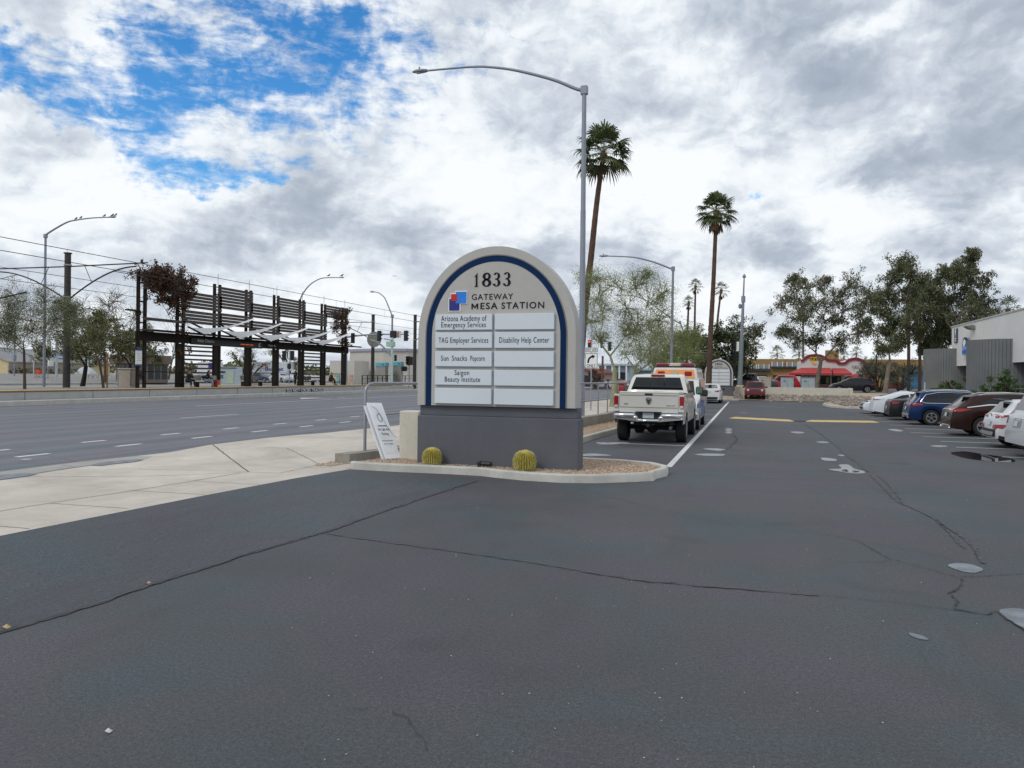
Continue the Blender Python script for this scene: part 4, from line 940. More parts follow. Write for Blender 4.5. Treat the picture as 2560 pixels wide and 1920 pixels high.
car('crossover', 'dark brown crossover with angular red tail lights parked next to the blue SUV', 'car', (XR + .25, 29.4 + .84, 0), 0, 4.89, 1.90, suv(4.89, 1.66, 1.08, .62, .8, .9), [(0, 1.05), (.6, 1.12), (1.2, 1.16), (2.6, 1.06), (4.9, .8)],
    paint('brown', (.030, .013, .010), .4), 2.79, .98, .37, .22, .34, side_win=[[(.95, 1.18), (1.35, 1.43), (1.55, 1.45), (1.6, 1.18)], [(1.66, 1.17), (1.62, 1.50), (2.3, 1.54), (2.34, 1.12)], [(2.42, 1.11), (2.40, 1.54), (2.85, 1.50), (3.4, 1.13)]], rear_win=[(-.64, 1.14), (.64, 1.14), (.52, 1.46), (-.52, 1.46)], front_win=[(-.66, 1.14), (.66, 1.14), (.54, 1.52), (-.54, 1.52)],
    tails=[('x', [(.45, .98), (.80, .90), (.92, 1.08), (.60, 1.06)]), ('y', [(.05, .95), (.30, .93), (.72, 1.04), (.40, 1.06), (.05, 1.06)])], plate=.80, mirror=(3.35, 1.14), roof_rack=(1.0, 2.9), seams=((1.6, .5, 1.08), (2.38, .4, 1.05)), spoiler=(.55, 1.60), scl=ROW, extra=brown_extra)
def kona_extra(t, bv, body):
    poly_decal(bv, [(-.88, .34), (.88, .34), (.88, .58), (-.88, .58)], 'x', -1, .02, 'rear_bumper', M_TRIM, t, 3)
    poly_decal(bv, [(-.5, .38), (.5, .38), (.62, .50), (-.62, .50)], 'x', -1, .035, 'skid_plate', MATS['silver trim'], t, 2)
    for s in (-1, 1): poly_decal(bv, [(s * .50, .60), (s * .84, .62), (s * .86, .74), (s * .52, .72)], 'x', -1, .03, 'fog_light', M_RED, t, 2)
    MB().lathe([(.05, -.005), (.06, 0), (.05, .005)], 12, (.07, 0, 1.02), Matrix.Rotation(R(90), 3, 'Y')).build('badge', M_CHROME, t)
car('compact_crossover', 'small white crossover with black lower bumper parked beside the silver SUV', 'car', (XR + .25, 24.3 + .8, 0), 0, 4.17, 1.80, suv(4.17, 1.55, 1.02, .38, .78, .8), [(0, .98), (.6, 1.04), (2.2, 1.0), (4.2, .8)],
    paint('white', (.62, .64, .67), 0), 2.60, .80, .33, .21, .32, side_win=[[(.75, 1.10), (.95, 1.35), (1.4, 1.42), (1.46, 1.07)], [(1.52, 1.06), (1.48, 1.43), (2.1, 1.44), (2.7, 1.06)]], rear_win=[(-.58, 1.10), (.58, 1.10), (.50, 1.38), (-.50, 1.38)], front_win=[(-.6, 1.08), (.6, 1.08), (.5, 1.42), (-.5, 1.42)],
    tails=[('x', [(.38, .93), (.86, .96), (.88, 1.02), (.40, 1.0)]), ('y', [(.03, .95), (.40, 1.0), (.36, 1.04), (.03, 1.03)])], plate=.76, mirror=(2.85, 1.08), clad=.10, spoiler=(.36, 1.50), scl=.9, extra=kona_extra)
def big_extra(t, bv, body):
    MB().box((.10, 0, 1.02), (.06, 1.0, .045), bev=.015).build('tailgate_trim', M_CHROME, t)
    poly_decal(bv, [(-.30, .78), (.30, .78), (.30, .98), (-.30, .98)], 'x', -1, .008, 'plate_recess', mat('recess', (.30, .31, .32), .5), t, 2)
car('suv', 'large silvery white SUV cut off by the right picture edge', 'car', (XR, 21.0 + .94, 0), 0, 5.15, 2.02, suv(5.15, 1.84, 1.14, .34, .9, .85, hatch_z=1.1), [(0, 1.10), (.5, 1.16), (3.0, 1.13), (5.1, .9)],
    paint('silver white', (.50, .52, .55), .1), 2.95, .92, .39, .24, .26, side_win=[[(.60, 1.22), (.72, 1.62), (1.5, 1.68), (1.5, 1.20)], [(1.58, 1.20), (1.58, 1.69), (2.4, 1.70), (2.4, 1.19)], [(2.48, 1.19), (2.48, 1.70), (2.9, 1.66), (3.45, 1.20)]], rear_win=[(-.72, 1.24), (.72, 1.24), (.64, 1.66), (-.64, 1.66)], front_win=[(-.7, 1.22), (.7, 1.22), (.6, 1.68), (-.6, 1.68)],
    tails=[('x', [(.80, .86), (.93, .86), (.86, 1.42), (.80, 1.42)]), ('y', [(.05, .86), (.18, .90), (.20, 1.40), (.12, 1.42)])], plate=.88, mirror=(3.5, 1.25), roof_rack=(.8, 3.2), seams=((1.55, .5, 1.12), (2.45, .4, 1.12)), spoiler=(.30, 1.80), scl=.93, extra=big_extra)
def sedan(L, H, hood, deck, nose=.72, dl=.75): return [(0, .60), (.03, .80), (.08, deck - .08), (.14, deck), (.14 + dl * .6, deck + .02), (dl + .1, deck + .03), (dl + .95, H - .10), (dl + 1.15, H - .03), (L * .52, H), (L - 2.15, H - .05), (L - 1.30, hood + .02), (L - 1.2, hood), (L - .5, hood - .12), (L - .15, hood - .26), (L - .02, nose * .82), (L, nose * .66)]
car('sedan', 'black sedan with red and clear tail lights parked between white car and blue SUV', 'car', (XR, 39.9 + .82, 0), 0, 4.88, 1.85, sedan(4.88, 1.46, .95, 1.06), [(0, .95), (.8, .99), (2.6, .95), (4.9, .75)], paint('black', (.012, .012, .014)), 2.78, 1.0, .335, .17, .36,
    side_win=[[(1.05, 1.02), (1.60, 1.27), (1.75, 1.28), (1.72, 1.0)], [(1.80, 1.0), (1.83, 1.31), (2.45, 1.36), (2.45, .99)], [(2.53, .99), (2.53, 1.36), (2.85, 1.33), (3.45, .99)]], chrome_line=[(.98, 1.0), (1.6, 1.30), (2.45, 1.39), (2.9, 1.36), (3.6, .97), (1.8, .97)], rear_win=[(-.62, 1.12), (.62, 1.12), (.50, 1.36), (-.50, 1.36)], front_win=[(-.62, 1.02), (.62, 1.02), (.52, 1.34), (-.52, 1.34)],
    tails=[('x', [(.42, .84), (.86, .82), (.88, .97), (.44, .95)]), ('y', [(.03, .84), (.38, .86), (.46, .95), (.03, .97)])], plate=.66, mirror=(3.4, 1.0), spokes=9, scl=.9, seams=((1.75, .4, .95), (2.5, .35, .95)))
car('hatchback', 'white sporty hatchback with tinted windows parked beyond the black sedan', 'car', (XR - .25, 43.2 + .8, 0), 0, 4.60, 1.84, [(0, .55), (.05, .85), (.12, 1.08), (.3, 1.13), (1.45, 1.42), (1.9, 1.46), (2.5, 1.44), (3.25, .99), (3.4, .97), (4.2, .82), (4.5, .68), (4.58, .55), (4.6, .45)], [(0, .98), (.8, 1.0), (2.6, .94), (4.6, .72)],
    paint('pearl white', (.66, .69, .74)), 2.70, .95, .34, .17, .36, side_win=[[(1.0, 1.03), (1.5, 1.24), (1.85, 1.28), (1.85, 1.0)], [(1.92, 1.0), (1.92, 1.32), (2.45, 1.33), (3.1, .98)]], rear_win=[(-.55, 1.16), (.55, 1.16), (.48, 1.36), (-.48, 1.36)], tails=[('x', [(.3, .92), (.86, .94), (.88, 1.0), (.4, 1.0)]), ('y', [(.03, .92), (.35, .97), (.3, 1.0), (.03, 1.0)])], front_win=[(-.6, 1.0), (.6, 1.0), (.5, 1.34), (-.5, 1.34)], clad=.06, scl=.9)
def merc(t, bv, body): 
    poly_decal(bv, [(-.45, .48), (.45, .48), (.5, .66), (-.5, .66)], 'x', 1, .012, 'grille', M_TRIM, t, 2); poly_decal(bv, [(-.75, .30), (.75, .30), (.8, .42), (-.8, .42)], 'x', 1, .012, 'lower_grille', M_TRIM, t, 2)
car('sedan', 'white car farthest in the right row, backed in with its nose out', 'car', (XR + 3.9, 46.3 + .8, 0), R(180), 4.68, 1.82, sedan(4.68, 1.44, .93, 1.0), [(0, .92), (.8, .95), (2.6, .92), (4.7, .74)], paint('cool white', (.64, .68, .74)), 2.80, .85, .33, .16, .36,
    side_win=[[(1.1, .98), (1.65, 1.24), (2.4, 1.33), (2.4, .96)], [(2.48, .96), (2.48, 1.33), (2.8, 1.30), (3.35, .96)]], front_win=[(-.62, 1.0), (.62, 1.0), (.52, 1.32), (-.52, 1.32)], heads=[('x', [(.45, .60), (.82, .62), (.85, .74), (.5, .70)]), ('y', [(4.2, .66), (4.55, .62), (4.5, .74), (4.25, .74)])], extra=merc, spokes=6, scl=.9)

# white sedan seen from behind, left of the drive
car('sedan', 'white sedan seen from behind, parked in front of the distant sign', 'car', (-2.95, 59.4, 0), R(90), 4.65, 1.80, sedan(4.65, 1.47, .95, 1.08), [(0, .96), (.8, 1.0), (2.6, .95), (4.6, .75)], paint('plain white', (.68, .69, .70)), 2.70, .95, .325, .17, .34,
    side_win=[[(1.1, 1.03), (1.65, 1.29), (2.4, 1.37), (2.4, 1.0)], [(2.48, 1.0), (2.48, 1.37), (2.8, 1.34), (3.35, 1.0)]], rear_win=[(-.62, 1.13), (.62, 1.13), (.52, 1.38), (-.52, 1.38)], front_win=[(-.6, 1.0), (.6, 1.0), (.5, 1.34), (-.5, 1.34)],
    tails=[('x', [(.38, .94), (.60, .96), (.86, 1.02), (.87, .90), (.60, .84)]), ('y', [(.03, .88), (.35, .95), (.3, 1.02), (.03, 1.0)])], plate=.86, bumper_rear=(.30, .48, M_TRIM), mirror=(3.3, 1.02, 1), clad=.05)
# red boxy SUV facing us
def jeep_extra(t, bv, body):
    for k in range(7): poly_decal(bv, [(-.36 + k * .115, .80), (-.30 + k * .115, .80), (-.30 + k * .115, .98), (-.36 + k * .115, .98)], 'x', 1, .012, 'grille_slot', M_TRIM, t, 1)
    for s in (-1, 1):
        MB().lathe([(.10, 0), (.10, .03), (.06, .045), (.001, .05)], 16, (4.36, s * .58, .89), Matrix.Rotation(R(90), 3, 'Y')).build('headlight', M_HEAD, t, smooth=40)
        MB().lathe([(.05, 0), (.05, .03), (.001, .035)], 12, (4.38, s * .50, .46), Matrix.Rotation(R(90), 3, 'Y')).build('fog_light', M_HEAD, t, smooth=40)
    poly_decal(bv, [(-.84, .30), (.84, .30), (.84, .54), (-.84, .54)], 'x', 1, .01, 'front_bumper', M_TRIM, t, 3)
car('suv', 'dark red boxy SUV facing the camera with round headlights, below the low wall', 'car', (.42, 74.1, .0), R(-90), 4.42, 1.76, [(0, .6), (.06, 1.0), (.14, 1.05), (.24, 1.56), (.4, 1.62), (2.0, 1.66), (2.75, 1.62), (3.22, 1.10), (3.35, 1.07), (4.2, 1.02), (4.34, .98), (4.40, .75), (4.42, .60)], [(0, 1.03), (3.2, 1.0), (4.4, .9)],
    paint('dark red', (.15, .010, .016), .1), 2.64, .85, .36, .36, .22, plan=.07, side_win=[[(.35, 1.10), (.4, 1.5), (1.1, 1.52), (1.1, 1.08)], [(1.2, 1.08), (1.2, 1.53), (1.95, 1.54), (1.95, 1.07)], [(2.05, 1.07), (2.05, 1.54), (2.65, 1.52), (3.1, 1.07)]], front_win=[(-.66, 1.14), (.66, 1.14), (.56, 1.54), (-.56, 1.54)], extra=jeep_extra, mirror=(3.05, 1.15, 1), roof_rack=(.5, 2.5))

# ---------------------------------------------------------------- pickup truck
M_CREAMP = mat('paint cream pickup', (.64, .63, .585), .35, .15, var=.03, vscale=1, coat=.8)
def pickup():
    t = thing('pickup_truck', 'cream four-door pickup truck with chrome step bumper parked behind the near sign', 'pickup', (-2.72, 21.75, 0), R(90), 'parked cars')
    L, W = 5.45, 2.0; wr = .41; xr, xf = 1.05, 4.45; hw = W / 2 - .02
    # bed sides + tailgate as one shell, then cab and nose from profile stations
    def low(x):
        z = .56
        for xc in (xr, xf):
            if abs(x - xc) < wr * 1.17: z = max(z, wr + math.sqrt((wr * 1.17) ** 2 - (x - xc) ** 2))
        return z
    top = [(.10, 1.42), (2.02, 1.42), (2.03, 1.42), (2.06, 1.50), (2.30, 1.90), (2.42, 1.95), (3.0, 1.975), (3.5, 1.95), (4.15, 1.42), (4.25, 1.37), (5.1, 1.30), (5.35, 1.18), (5.43, .98), (5.45, .70)]
    belt = [(.1, 1.37), (2.0, 1.37), (4.2, 1.33), (5.45, 1.0)]
    xs = sorted(set(np.linspace(.10, L, 80).tolist() + [xc + wr * 1.17 * math.sin(k * math.pi / 18) for xc in (xr, xf) for k in range(-9, 10)] + [a for a, _ in top])); xs = [x for i, x in enumerate(xs) if i == 0 or x - xs[i - 1] > .004]
    rows = []
    for x in xs:
        zt = pl_interp(x, top); zb = min(pl_interp(x, belt), zt - .03); zl = low(x); g_ = zt - zb; k = max(0, 1 - (L - x) / .8); h = hw * (1 - .13 * k ** 2)
        if x < 1.9: h = hw * (1 - .02 * max(0, 1 - (x - .1) / .4))
        flare = .03 * max(0, 1 - abs(x - xr) / .65) + .02 * max(0, 1 - abs(x - xf) / .65); h2 = h + flare
        wt_ = h * .95 - .27 * max(0, g_ - .06); ze = zt - min(.07, g_ * .5)
        pts = [(h2 * .98, zl), (h2, zl + (zb - zl) * .25), (h2, zl + (zb - zl) * .5), (h * .985, zl + (zb - zl) * .8), (h * .955, zb), ((h * .955 + wt_) / 2, (zb + ze) / 2), (wt_, ze), (wt_ * .92, zt - .01), (wt_ * .6, zt + .01), (0, zt + .02)]
        rows.append([(x, -a, b) for a, b in pts] + [(x, a, b) for a, b in reversed(pts[:-1])])
    n = len(rows[0]); vs = [p for r in rows for p in r]; mb = MB()
    fs = []
    for i in range(len(rows) - 1):
        xm = (xs[i] + xs[i + 1]) / 2
        for j in range(n - 1):
            if xm < 2.0 and 6 <= j <= n - 8: continue          # open bed
            fs.append((i * n + j, i * n + j + 1, (i + 1) * n + j + 1, (i + 1) * n + j))
    fs.append(tuple((len(rows) - 1) * n + j for j in reversed(range(n))))
    mb.add(vs, fs); body = mb.build('body', M_CREAMP, t, smooth=42)
    bv = BVHTree.FromPolygons([Vector(v) for v in mb.v], mb.f)
    # bed interior, tailgate
    MB().box((1.06, 0, .90), (1.9, 1.62, .06)).box((1.06, -.80, 1.14), (1.9, .06, .5)).box((1.06, .80, 1.14), (1.9, .06, .5)).build('bed_liner', M_TRIM, t)
    MB().box((2.04, 0, 1.18), (.06, 1.66, .5)).build('bed_front', M_CREAMP, t)
    mb = MB(); mb.box((.11, 0, 1.155), (.08, 1.66, .60), bev=.02); mb.box((.115, 0, 1.44), (.11, 1.66, .05), bev=.015)
    tg = mb.build('tailgate', M_CREAMP, t, smooth=40)
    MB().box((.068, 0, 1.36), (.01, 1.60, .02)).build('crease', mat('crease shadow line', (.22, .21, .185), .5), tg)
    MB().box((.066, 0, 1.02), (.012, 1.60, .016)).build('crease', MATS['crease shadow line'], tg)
    MB().box((.062, 0, 1.385), (.02, .22, .055), bev=.008).build('handle', M_TRIM, tg)
    # ram-shield badge
    sh = [(-.075, .09), (0, .105), (.075, .09), (.085, .03), (.05, -.07), (0, -.11), (-.05, -.07), (-.085, .03)]
    MB().prism([(a, 1.205 + b) for a, b in sh], .066, .05, 'x').build('badge', M_CHROME, tg)
    hd = [(-.05, .06), (-.02, .03), (.02, .03), (.05, .06), (.06, .02), (.035, -.01), (.02, -.07), (0, -.085), (-.02, -.07), (-.035, -.01), (-.06, .02)]
    MB().prism([(a, 1.205 + b) for a, b in hd], .052, .044, 'x').build('badge', mat('badge dark', (.03, .03, .035), .4), tg)
    def tt(s, y, z, cap, w, m): 
        o = text(s, cap, (0, 0, 0), m, tg, width=w, rot=(0, 0, 0), extrude=.004)
        o.matrix_local = Matrix.Translation((.068, y, z)) @ Matrix(((0, 0, -1), (-1, 0, 0), (0, 1, 0))).to_4x4(); return o
    tt('2500', .64, 1.09, .035, .12, MATS['badge dark']); tt('HEAVY DUTY', -.62, 1.06, .03, .24, MATS['badge dark'])
    for s in (-1, 1):
        MB().box((.10, s * .905, 1.14), (.06, .145, .50), bev=.015).build('corner_post', M_CREAMP, t)
        l = MB().box((.06, s * .915, 1.17), (.05, .125, .33), bev=.02).build('tail_light', M_RED, t, smooth=40)
        MB().box((.04, s * .912, 1.045), (.02, .10, .07), bev=.006).build('reverse_lens', M_HEAD, l)
    # chrome step bumper with plate notch
    prof = [(-.99, .90), (-.36, .90), (-.26, .70), (.26, .70), (.36, .90), (.99, .90), (.96, .64), (.30, .60), (-.30, .60), (-.96, .64)]
    mb = MB(); mb.prism([(-.99, .88), (-.38, .88), (-.27, .70), (.27, .70), (.38, .88), (.99, .88), (.97, .70), (.30, .62), (-.30, .62), (-.97, .70)], -.045, .05, 'x')
    for s in (-1, 1): mb.box((-.02, s * .66, .80), (.14, .62, .15), bev=.055); mb.box((-.02, s * .36, .74), (.12, .16, .12), bev=.045)
    mb.box((-.02, 0, .66), (.13, .62, .085), bev=.035); bmp = mb.build('rear_bumper', M_CHROME, t, smooth=60)
    MB().box((.06, 0, .80), (.06, .72, .20)).build('plate_recess', M_TRIM, bmp)
    MB().box((.02, 0, .80), (.02, .31, .16), bev=.004).build('number_plate', M_PLATE, bmp)
    MB().box((-.03, 0, .895), (.10, .55, .02)).build('step_pad', M_TRIM, bmp)
    MB().box((.06, 0, .52), (.24, .09, .09), bev=.01).box((.10, 0, .54), (.08, .34, .04)).build('tow_hitch', M_TRIM, t)
    MB().tube([(.2, -.62, .48), (-.02, -.62, .46)], .045, 10).build('exhaust', mat('exhaust steel', (.2, .2, .2), .4, .8), t)
    mb = MB(); mb.box((2.8, 0, .62), (5.0, .9, .22)); mb.tube([(xr, -.78, wr), (xr, .78, wr)], .07, 10).lathe([(.05, -.17), (.17, -.08), (.17, .08), (.05, .17)], 14, (xr, 0, wr), Matrix.Rotation(R(90), 3, 'Y')).tube([(xf, -.75, wr), (xf, .75, wr)], .06, 8)
    mb.box((2.9, 0, .66), (1.5, 1.7, .25)); mb.box((.8, .0, .66), (.9, 1.3, .16)); mb.build('underbody', M_UNDER, t)
    for xc in (xr, xf):
        for s in (-1, 1): wheel(t, xc, s * .84, wr, .29, s, M_RIM, 6, .60)
    poly_decal(bv, [(-.83, 1.37), (.83, 1.37), (.67, 1.87), (-.67, 1.87)], 'x', -1, .006, 'rear_window', M_CGLASS, t)
    for yy in (-.22, .22): poly_decal(bv, [(yy - .01, 1.38), (yy + .01, 1.38), (yy + .01, 1.86), (yy - .01, 1.86)], 'x', -1, .012, 'window_divider', M_TRIM, t, 1)
    MB().box((2.30, 0, 1.925), (.08, .42, .07), bev=.015).build('brake_light', M_RED, t)
    for s in (-1, 1):
        for poly in ([(2.30, 1.42), (2.42, 1.82), (2.85, 1.86), (2.85, 1.40)], [(2.93, 1.40), (2.93, 1.86), (3.4, 1.83), (3.9, 1.40)]): poly_decal(bv, poly, 'y', s, .006, 'side_window', M_CGLASS, t)
        for x in (2.12, 2.9, 3.95): poly_decal(bv, [(x - .008, .60), (x + .008, .60), (x + .008, 1.34), (x - .008, 1.34)], 'y', s, .003, 'door_seam', M_SEAMC, t, 3)
        m_ = MB().box((3.85, s * 1.16, 1.46), (.14, .24, .26), bev=.04).build('mirror', M_TRIM, t, smooth=50); MB().box((3.775, s * 1.16, 1.47), (.01, .18, .20)).build('mirror_glass', mat('mirror glass', (.16, .26, .22), .05, .6), m_)
    poly_decal(bv, [(-.72, 1.42), (.72, 1.42), (.6, 1.86), (-.6, 1.86)], 'x', 1, .006, 'windscreen', M_CGLASS, t)
    poly_decal(bv, [(-.5, .85), (.5, .85), (.5, 1.15), (-.5, 1.15)], 'x', 1, .01, 'grille', M_CHROME, t)
    for s in (-1, 1): poly_decal(bv, [(s * .58, .95), (s * .8, .95), (s * .8, 1.15), (s * .58, 1.15)], 'x', 1, .01, 'headlight', M_HEAD, t)
    return t
pickup()
# ---------------------------------------------------------------- old ambulance van facing us
def ambulance():
    t = thing('ambulance', 'old orange, white and blue ambulance van facing the camera behind the cream pickup', 'ambulance', (-2.72, 33.3, 0), R(-90), 'parked cars')
    M_OR = mat('orange paint', (.78, .30, .06), .4, var=.06, coat=.5); M_WH = mat('van white paint', (.66, .66, .66), .35, coat=.6, var=.05, dirt=.1); M_BL = mat('van blue paint', (.02, .10, .42), .35, coat=.6); M_PCH = mat('faded orange paint', (.66, .40, .30), .5, var=.1)
    t.scale = (1, 1, .955); L, W, wr = 5.5, 2.0, .37; xf, xr = 4.55, 1.5; hw = W / 2
    top = [(0, 1.95), (.1, 2.0), (3.55, 2.0), (3.75, 1.93), (4.40, 1.28), (4.55, 1.24), (5.3, 1.14), (5.46, 1.02), (5.5, .8)]; belt = [(0, 1.15), (4.4, 1.18), (5.5, .92)]
    def low(x):
        z = .40
        for xc in (xr, xf):
            if abs(x - xc) < wr * 1.2: z = max(z, wr + math.sqrt((wr * 1.2) ** 2 - (x - xc) ** 2))
        return z
    xs = sorted(set(np.linspace(0, L, 70).tolist() + [xc + wr * 1.2 * math.sin(k * math.pi / 16) for xc in (xr, xf) for k in range(-8, 9)] + [a for a, _ in top])); xs = [x for i, x in enumerate(xs) if i == 0 or x - xs[i - 1] > .004]; rows = []
    for x in xs:
        zt = pl_interp(x, top); zb = min(pl_interp(x, belt), zt - .03); zl = low(x); g_ = zt - zb; k = max(0, 1 - (L - x) / .5); h = hw * (1 - .06 * k ** 2); w2 = h * .98 - .13 * g_
        pts = [(h * .98, zl), (h, zl + (zb - zl) * .3), (h, zl + (zb - zl) * .7), (h * .985, zb), ((h * .985 + w2) / 2 + .01, (zb + zt) / 2), (w2, zt - .06), (w2 * .9, zt), (0, zt + .02)]
        rows.append([(x, -a, b) for a, b in pts] + [(x, a, b) for a, b in reversed(pts[:-1])])
    n = len(rows[0]); mb = MB(); mb.add([p for r in rows for p in r], [(i * n + j, i * n + j + 1, (i + 1) * n + j + 1, (i + 1) * n + j) for i in range(len(rows) - 1) for j in range(n - 1)] + [tuple(range(n)), tuple((len(rows) - 1) * n + j for j in reversed(range(n)))])
    mb.build('body', M_WH, t, smooth=38); bv = BVHTree.FromPolygons([Vector(v) for v in mb.v], mb.f)
    for s in (-1, 1):
        for a, b in ((2.02, 4.0), (.3, .98)): poly_decal(bv, [(a, .43), (b, .43), (b, .98 + .03 * b), (a, .98 + .03 * a)], 'y', s, .004, 'blue_stripe', M_BL, t, 3)
        poly_decal(bv, [(4.02, .83), (5.4, .83), (5.4, 1.0), (4.02, 1.12)], 'y', s, .004, 'blue_stripe', M_BL, t, 3)
        poly_decal(bv, [(.2, 1.22), (3.2, 1.22), (3.2, 1.90), (.2, 1.90)], 'y', s, .004, 'orange_panel', M_PCH, t, 3)
        poly_decal(bv, [(3.35, 1.24), (4.25, 1.24), (3.75, 1.78), (3.35, 1.80)], 'y', s, .007, 'side_window', M_CGLASS, t)
        for x in (3.28,): poly_decal(bv, [(x - .008, .5), (x + .008, .5), (x + .008, 1.85), (x - .008, 1.85)], 'y', s, .006, 'door_seam', M_SEAMC, t, 3)
        MB().box((4.15, s * 1.14, 1.38), (.14, .20, .26), bev=.03).build('mirror', M_TRIM, t)
        for xc in (xr, xf): wheel(t, xc, s * .86, wr, .25, s, M_CHROME, 8, .6)
        MB().lathe([(.09, 0), (.09, .03), (.001, .04)], 14, (5.45, s * .72, .84), Matrix.Rotation(R(90), 3, 'Y')).build('headlight', M_HEAD, t)
    poly_decal(bv, [(-.80, 1.30), (.80, 1.30), (.70, 1.84), (-.70, 1.84)], 'x', 1, .006, 'windscreen', M_CGLASS, t)
    poly_decal(bv, [(-.55, .72), (.55, .72), (.55, .95), (-.55, .95)], 'x', 1, .008, 'grille', M_TRIM, t)
    MB().box((5.52, 0, .55), (.14, 1.95, .20), bev=.03).build('front_bumper', M_CHROME, t)
    MB().box((2.7, 0, .50), (4.9, 1.3, .25)).build('underbody', M_UNDER, t)
    # raised roof box with orange front, light bar
    rb = MB().add([(x, y, z) for x, z, w in ((0.02, 1.92, .84), (3.78, 1.92, .84), (3.70, 2.30, .78), (3.60, 2.36, .74), (.10, 2.36, .74), (.04, 2.30, .78)) for y in (-w, w)], [(0, 2, 4, 6, 8, 10), (11, 9, 7, 5, 3, 1), (0, 1, 3, 2), (2, 3, 5, 4), (4, 5, 7, 6), (6, 7, 9, 8), (8, 9, 11, 10), (10, 11, 1, 0)]).build('roof_box', M_WH, t, smooth=25)
    MB().add([(3.79, -.76, 1.95), (3.79, .76, 1.95), (3.72, .70, 2.28), (3.72, -.70, 2.28), (3.74, -.76, 1.95), (3.74, .76, 1.95), (3.67, .70, 2.28), (3.67, -.70, 2.28)], [(0, 1, 2, 3), (7, 6, 5, 4), (0, 4, 5, 1), (1, 5, 6, 2), (2, 6, 7, 3), (3, 7, 4, 0)]).build('front_panel', M_OR, rb)
    for s in (-1, 1):
        MB().box((3.77, s * .50, 2.12), (.05, .26, .17), bev=.02).build('warning_light', M_RED, rb)
        MB().box((2.6, s * .815, 2.12), (.5, .03, .22), bev=.01).box((1.2, s * .815, 2.12), (.5, .03, .22), bev=.01).build('marker_panel', M_PCH, rb)
    MB().box((3.77, 0, 2.12), (.05, .24, .17), bev=.02).build('spot_light', mat('clear lens', (.5, .47, .36), .2), rb)
    lb = MB().box((3.45, 0, 2.395), (.30, 1.40, .05)).build('light_bar', M_TRIM, t)
    for s in (-1, 1): MB().box((3.45, s * .48, 2.475), (.32, .50, .13), bev=.035).build('lens', mat('dark red lens', (.22, .012, .03), .2, coat=1), lb, label='dark red lens of the light bar')
    MB().box((3.45, 0, 2.475), (.33, .42, .14), bev=.03).build('lens', mat('clear lens', (.5, .47, .36), .2), lb, label='pale centre lens of the light bar')
    return t
ambulance()
def simple_car(label, name, cat, loc, rz, L, W, H, c, kind='sedan', group='cars beyond the crossing', heads=True):
    pr = {'sedan': sedan(L, H, .93, 1.03), 'suv': suv(L, H, 1.05, .4), 'pickup': [(0, .7), (.02, 1.15), (2.0, 1.18), (2.05, 1.3), (2.2, H - .05), (2.4, H), (3.3, H - .02), (4.0, 1.2), (4.15, 1.17), (L - .2, 1.05), (L - .03, .9), (L, .65)],
          'hatch': [(0, .55), (.06, .95), (.12, 1.05), (.45, H - .12), (.7, H - .04), (1.8, H), (2.4, H - .05), (3.35, .98), (3.5, .95), (L - .25, .82), (L - .03, .62), (L, .5)]}[kind]
    bz = 1.0 if kind in ('suv', 'pickup') else .92
    sw = {'sedan': [[(1.1, 1.0), (1.7, H - .2), (L - 2.2, H - .13), (L - 1.5, .97)]], 'suv': [[(.6, 1.08), (.8, H - .2), (L - 2.1, H - .13), (L - 1.45, 1.06)]], 'pickup': [[(2.25, 1.22), (2.4, H - .12), (3.3, H - .12), (3.8, 1.22)]], 'hatch': [[(.6, 1.0), (.8, H - .2), (2.35, H - .15), (3.15, .97)]]}[kind]
    wheelb = 2.65 if kind != 'pickup' else 3.4
    return car(name, label, cat, loc, rz, L, W, pr, [(0, bz), (L * .6, bz), (L, .72)], paint('%.2f %.2f %.2f' % c, c), wheelb, .9, .33 if kind != 'pickup' else .39, .18 if kind != 'pickup' else .3, .32, side_win=sw,
        rear_win=[(-.6, bz + .12), (.6, bz + .12), (.5, H - .14), (-.5, H - .14)], front_win=[(-.6, bz + .12), (.6, bz + .12), (.5, H - .14), (-.5, H - .14)], tails=[('x', [(.5, .8), (.85, .8), (.85, .95), (.5, .95)])] if kind != 'pickup' else [('x', [(.75, .8), (.9, .8), (.9, 1.05), (.75, 1.05)])],
        heads=[('x', [(.5, .6), (.8, .62), (.8, .74), (.5, .72)])], group=group, nx=44)
# ================================================================== vegetation
def leafmat(name, cols, rough=.6, trans=.25):
    m = bpy.data.materials.new(name); m.use_nodes = True; n = NG(m.node_tree); b = m.node_tree.nodes['Principled BSDF']
    gi = n.new('ShaderNodeTexCoord').outputs['Object']
    v = n.noise(gi, 1.3, 4, .7); w = n.new('ShaderNodeTexVoronoi'); w.inputs['Scale'].default_value = 9; n.link(gi, w.inputs['Vector'])
    s_ = n.new('ShaderNodeSeparateColor'); n.link(w.outputs['Color'], s_.inputs[0])
    f = n.math('ADD', n.math('MULTIPLY', v, .6), n.math('MULTIPLY', s_.outputs[0], .45))
    n.link(n.ramp(f, [(.2, cols[0]), (.5, cols[1]), (.8, cols[2])]), b.inputs['Base Color']); b.inputs['Roughness'].default_value = rough
    return m
M_BARK = mat('brown bark', (.085, .062, .045), .95, var=.3, vscale=6, bump=.6, bscale=14)
M_BARKP = mat('green palo verde bark', (.27, .28, .17), .8, var=.2, vscale=4)
M_BARKE = mat('grey eucalyptus bark', (.20, .165, .13), .85, var=.35, vscale=3)
M_BARKD = mat('dark wet bark', (.022, .018, .015), .9, var=.3, vscale=6)
L_PALO = leafmat('palo verde leaves', [(.075, .100, .022), (.135, .17, .04), (.215, .245, .075)])
L_OLIVE = leafmat('grey green leaves', [(.070, .085, .042), (.135, .150, .075), (.22, .235, .125)])
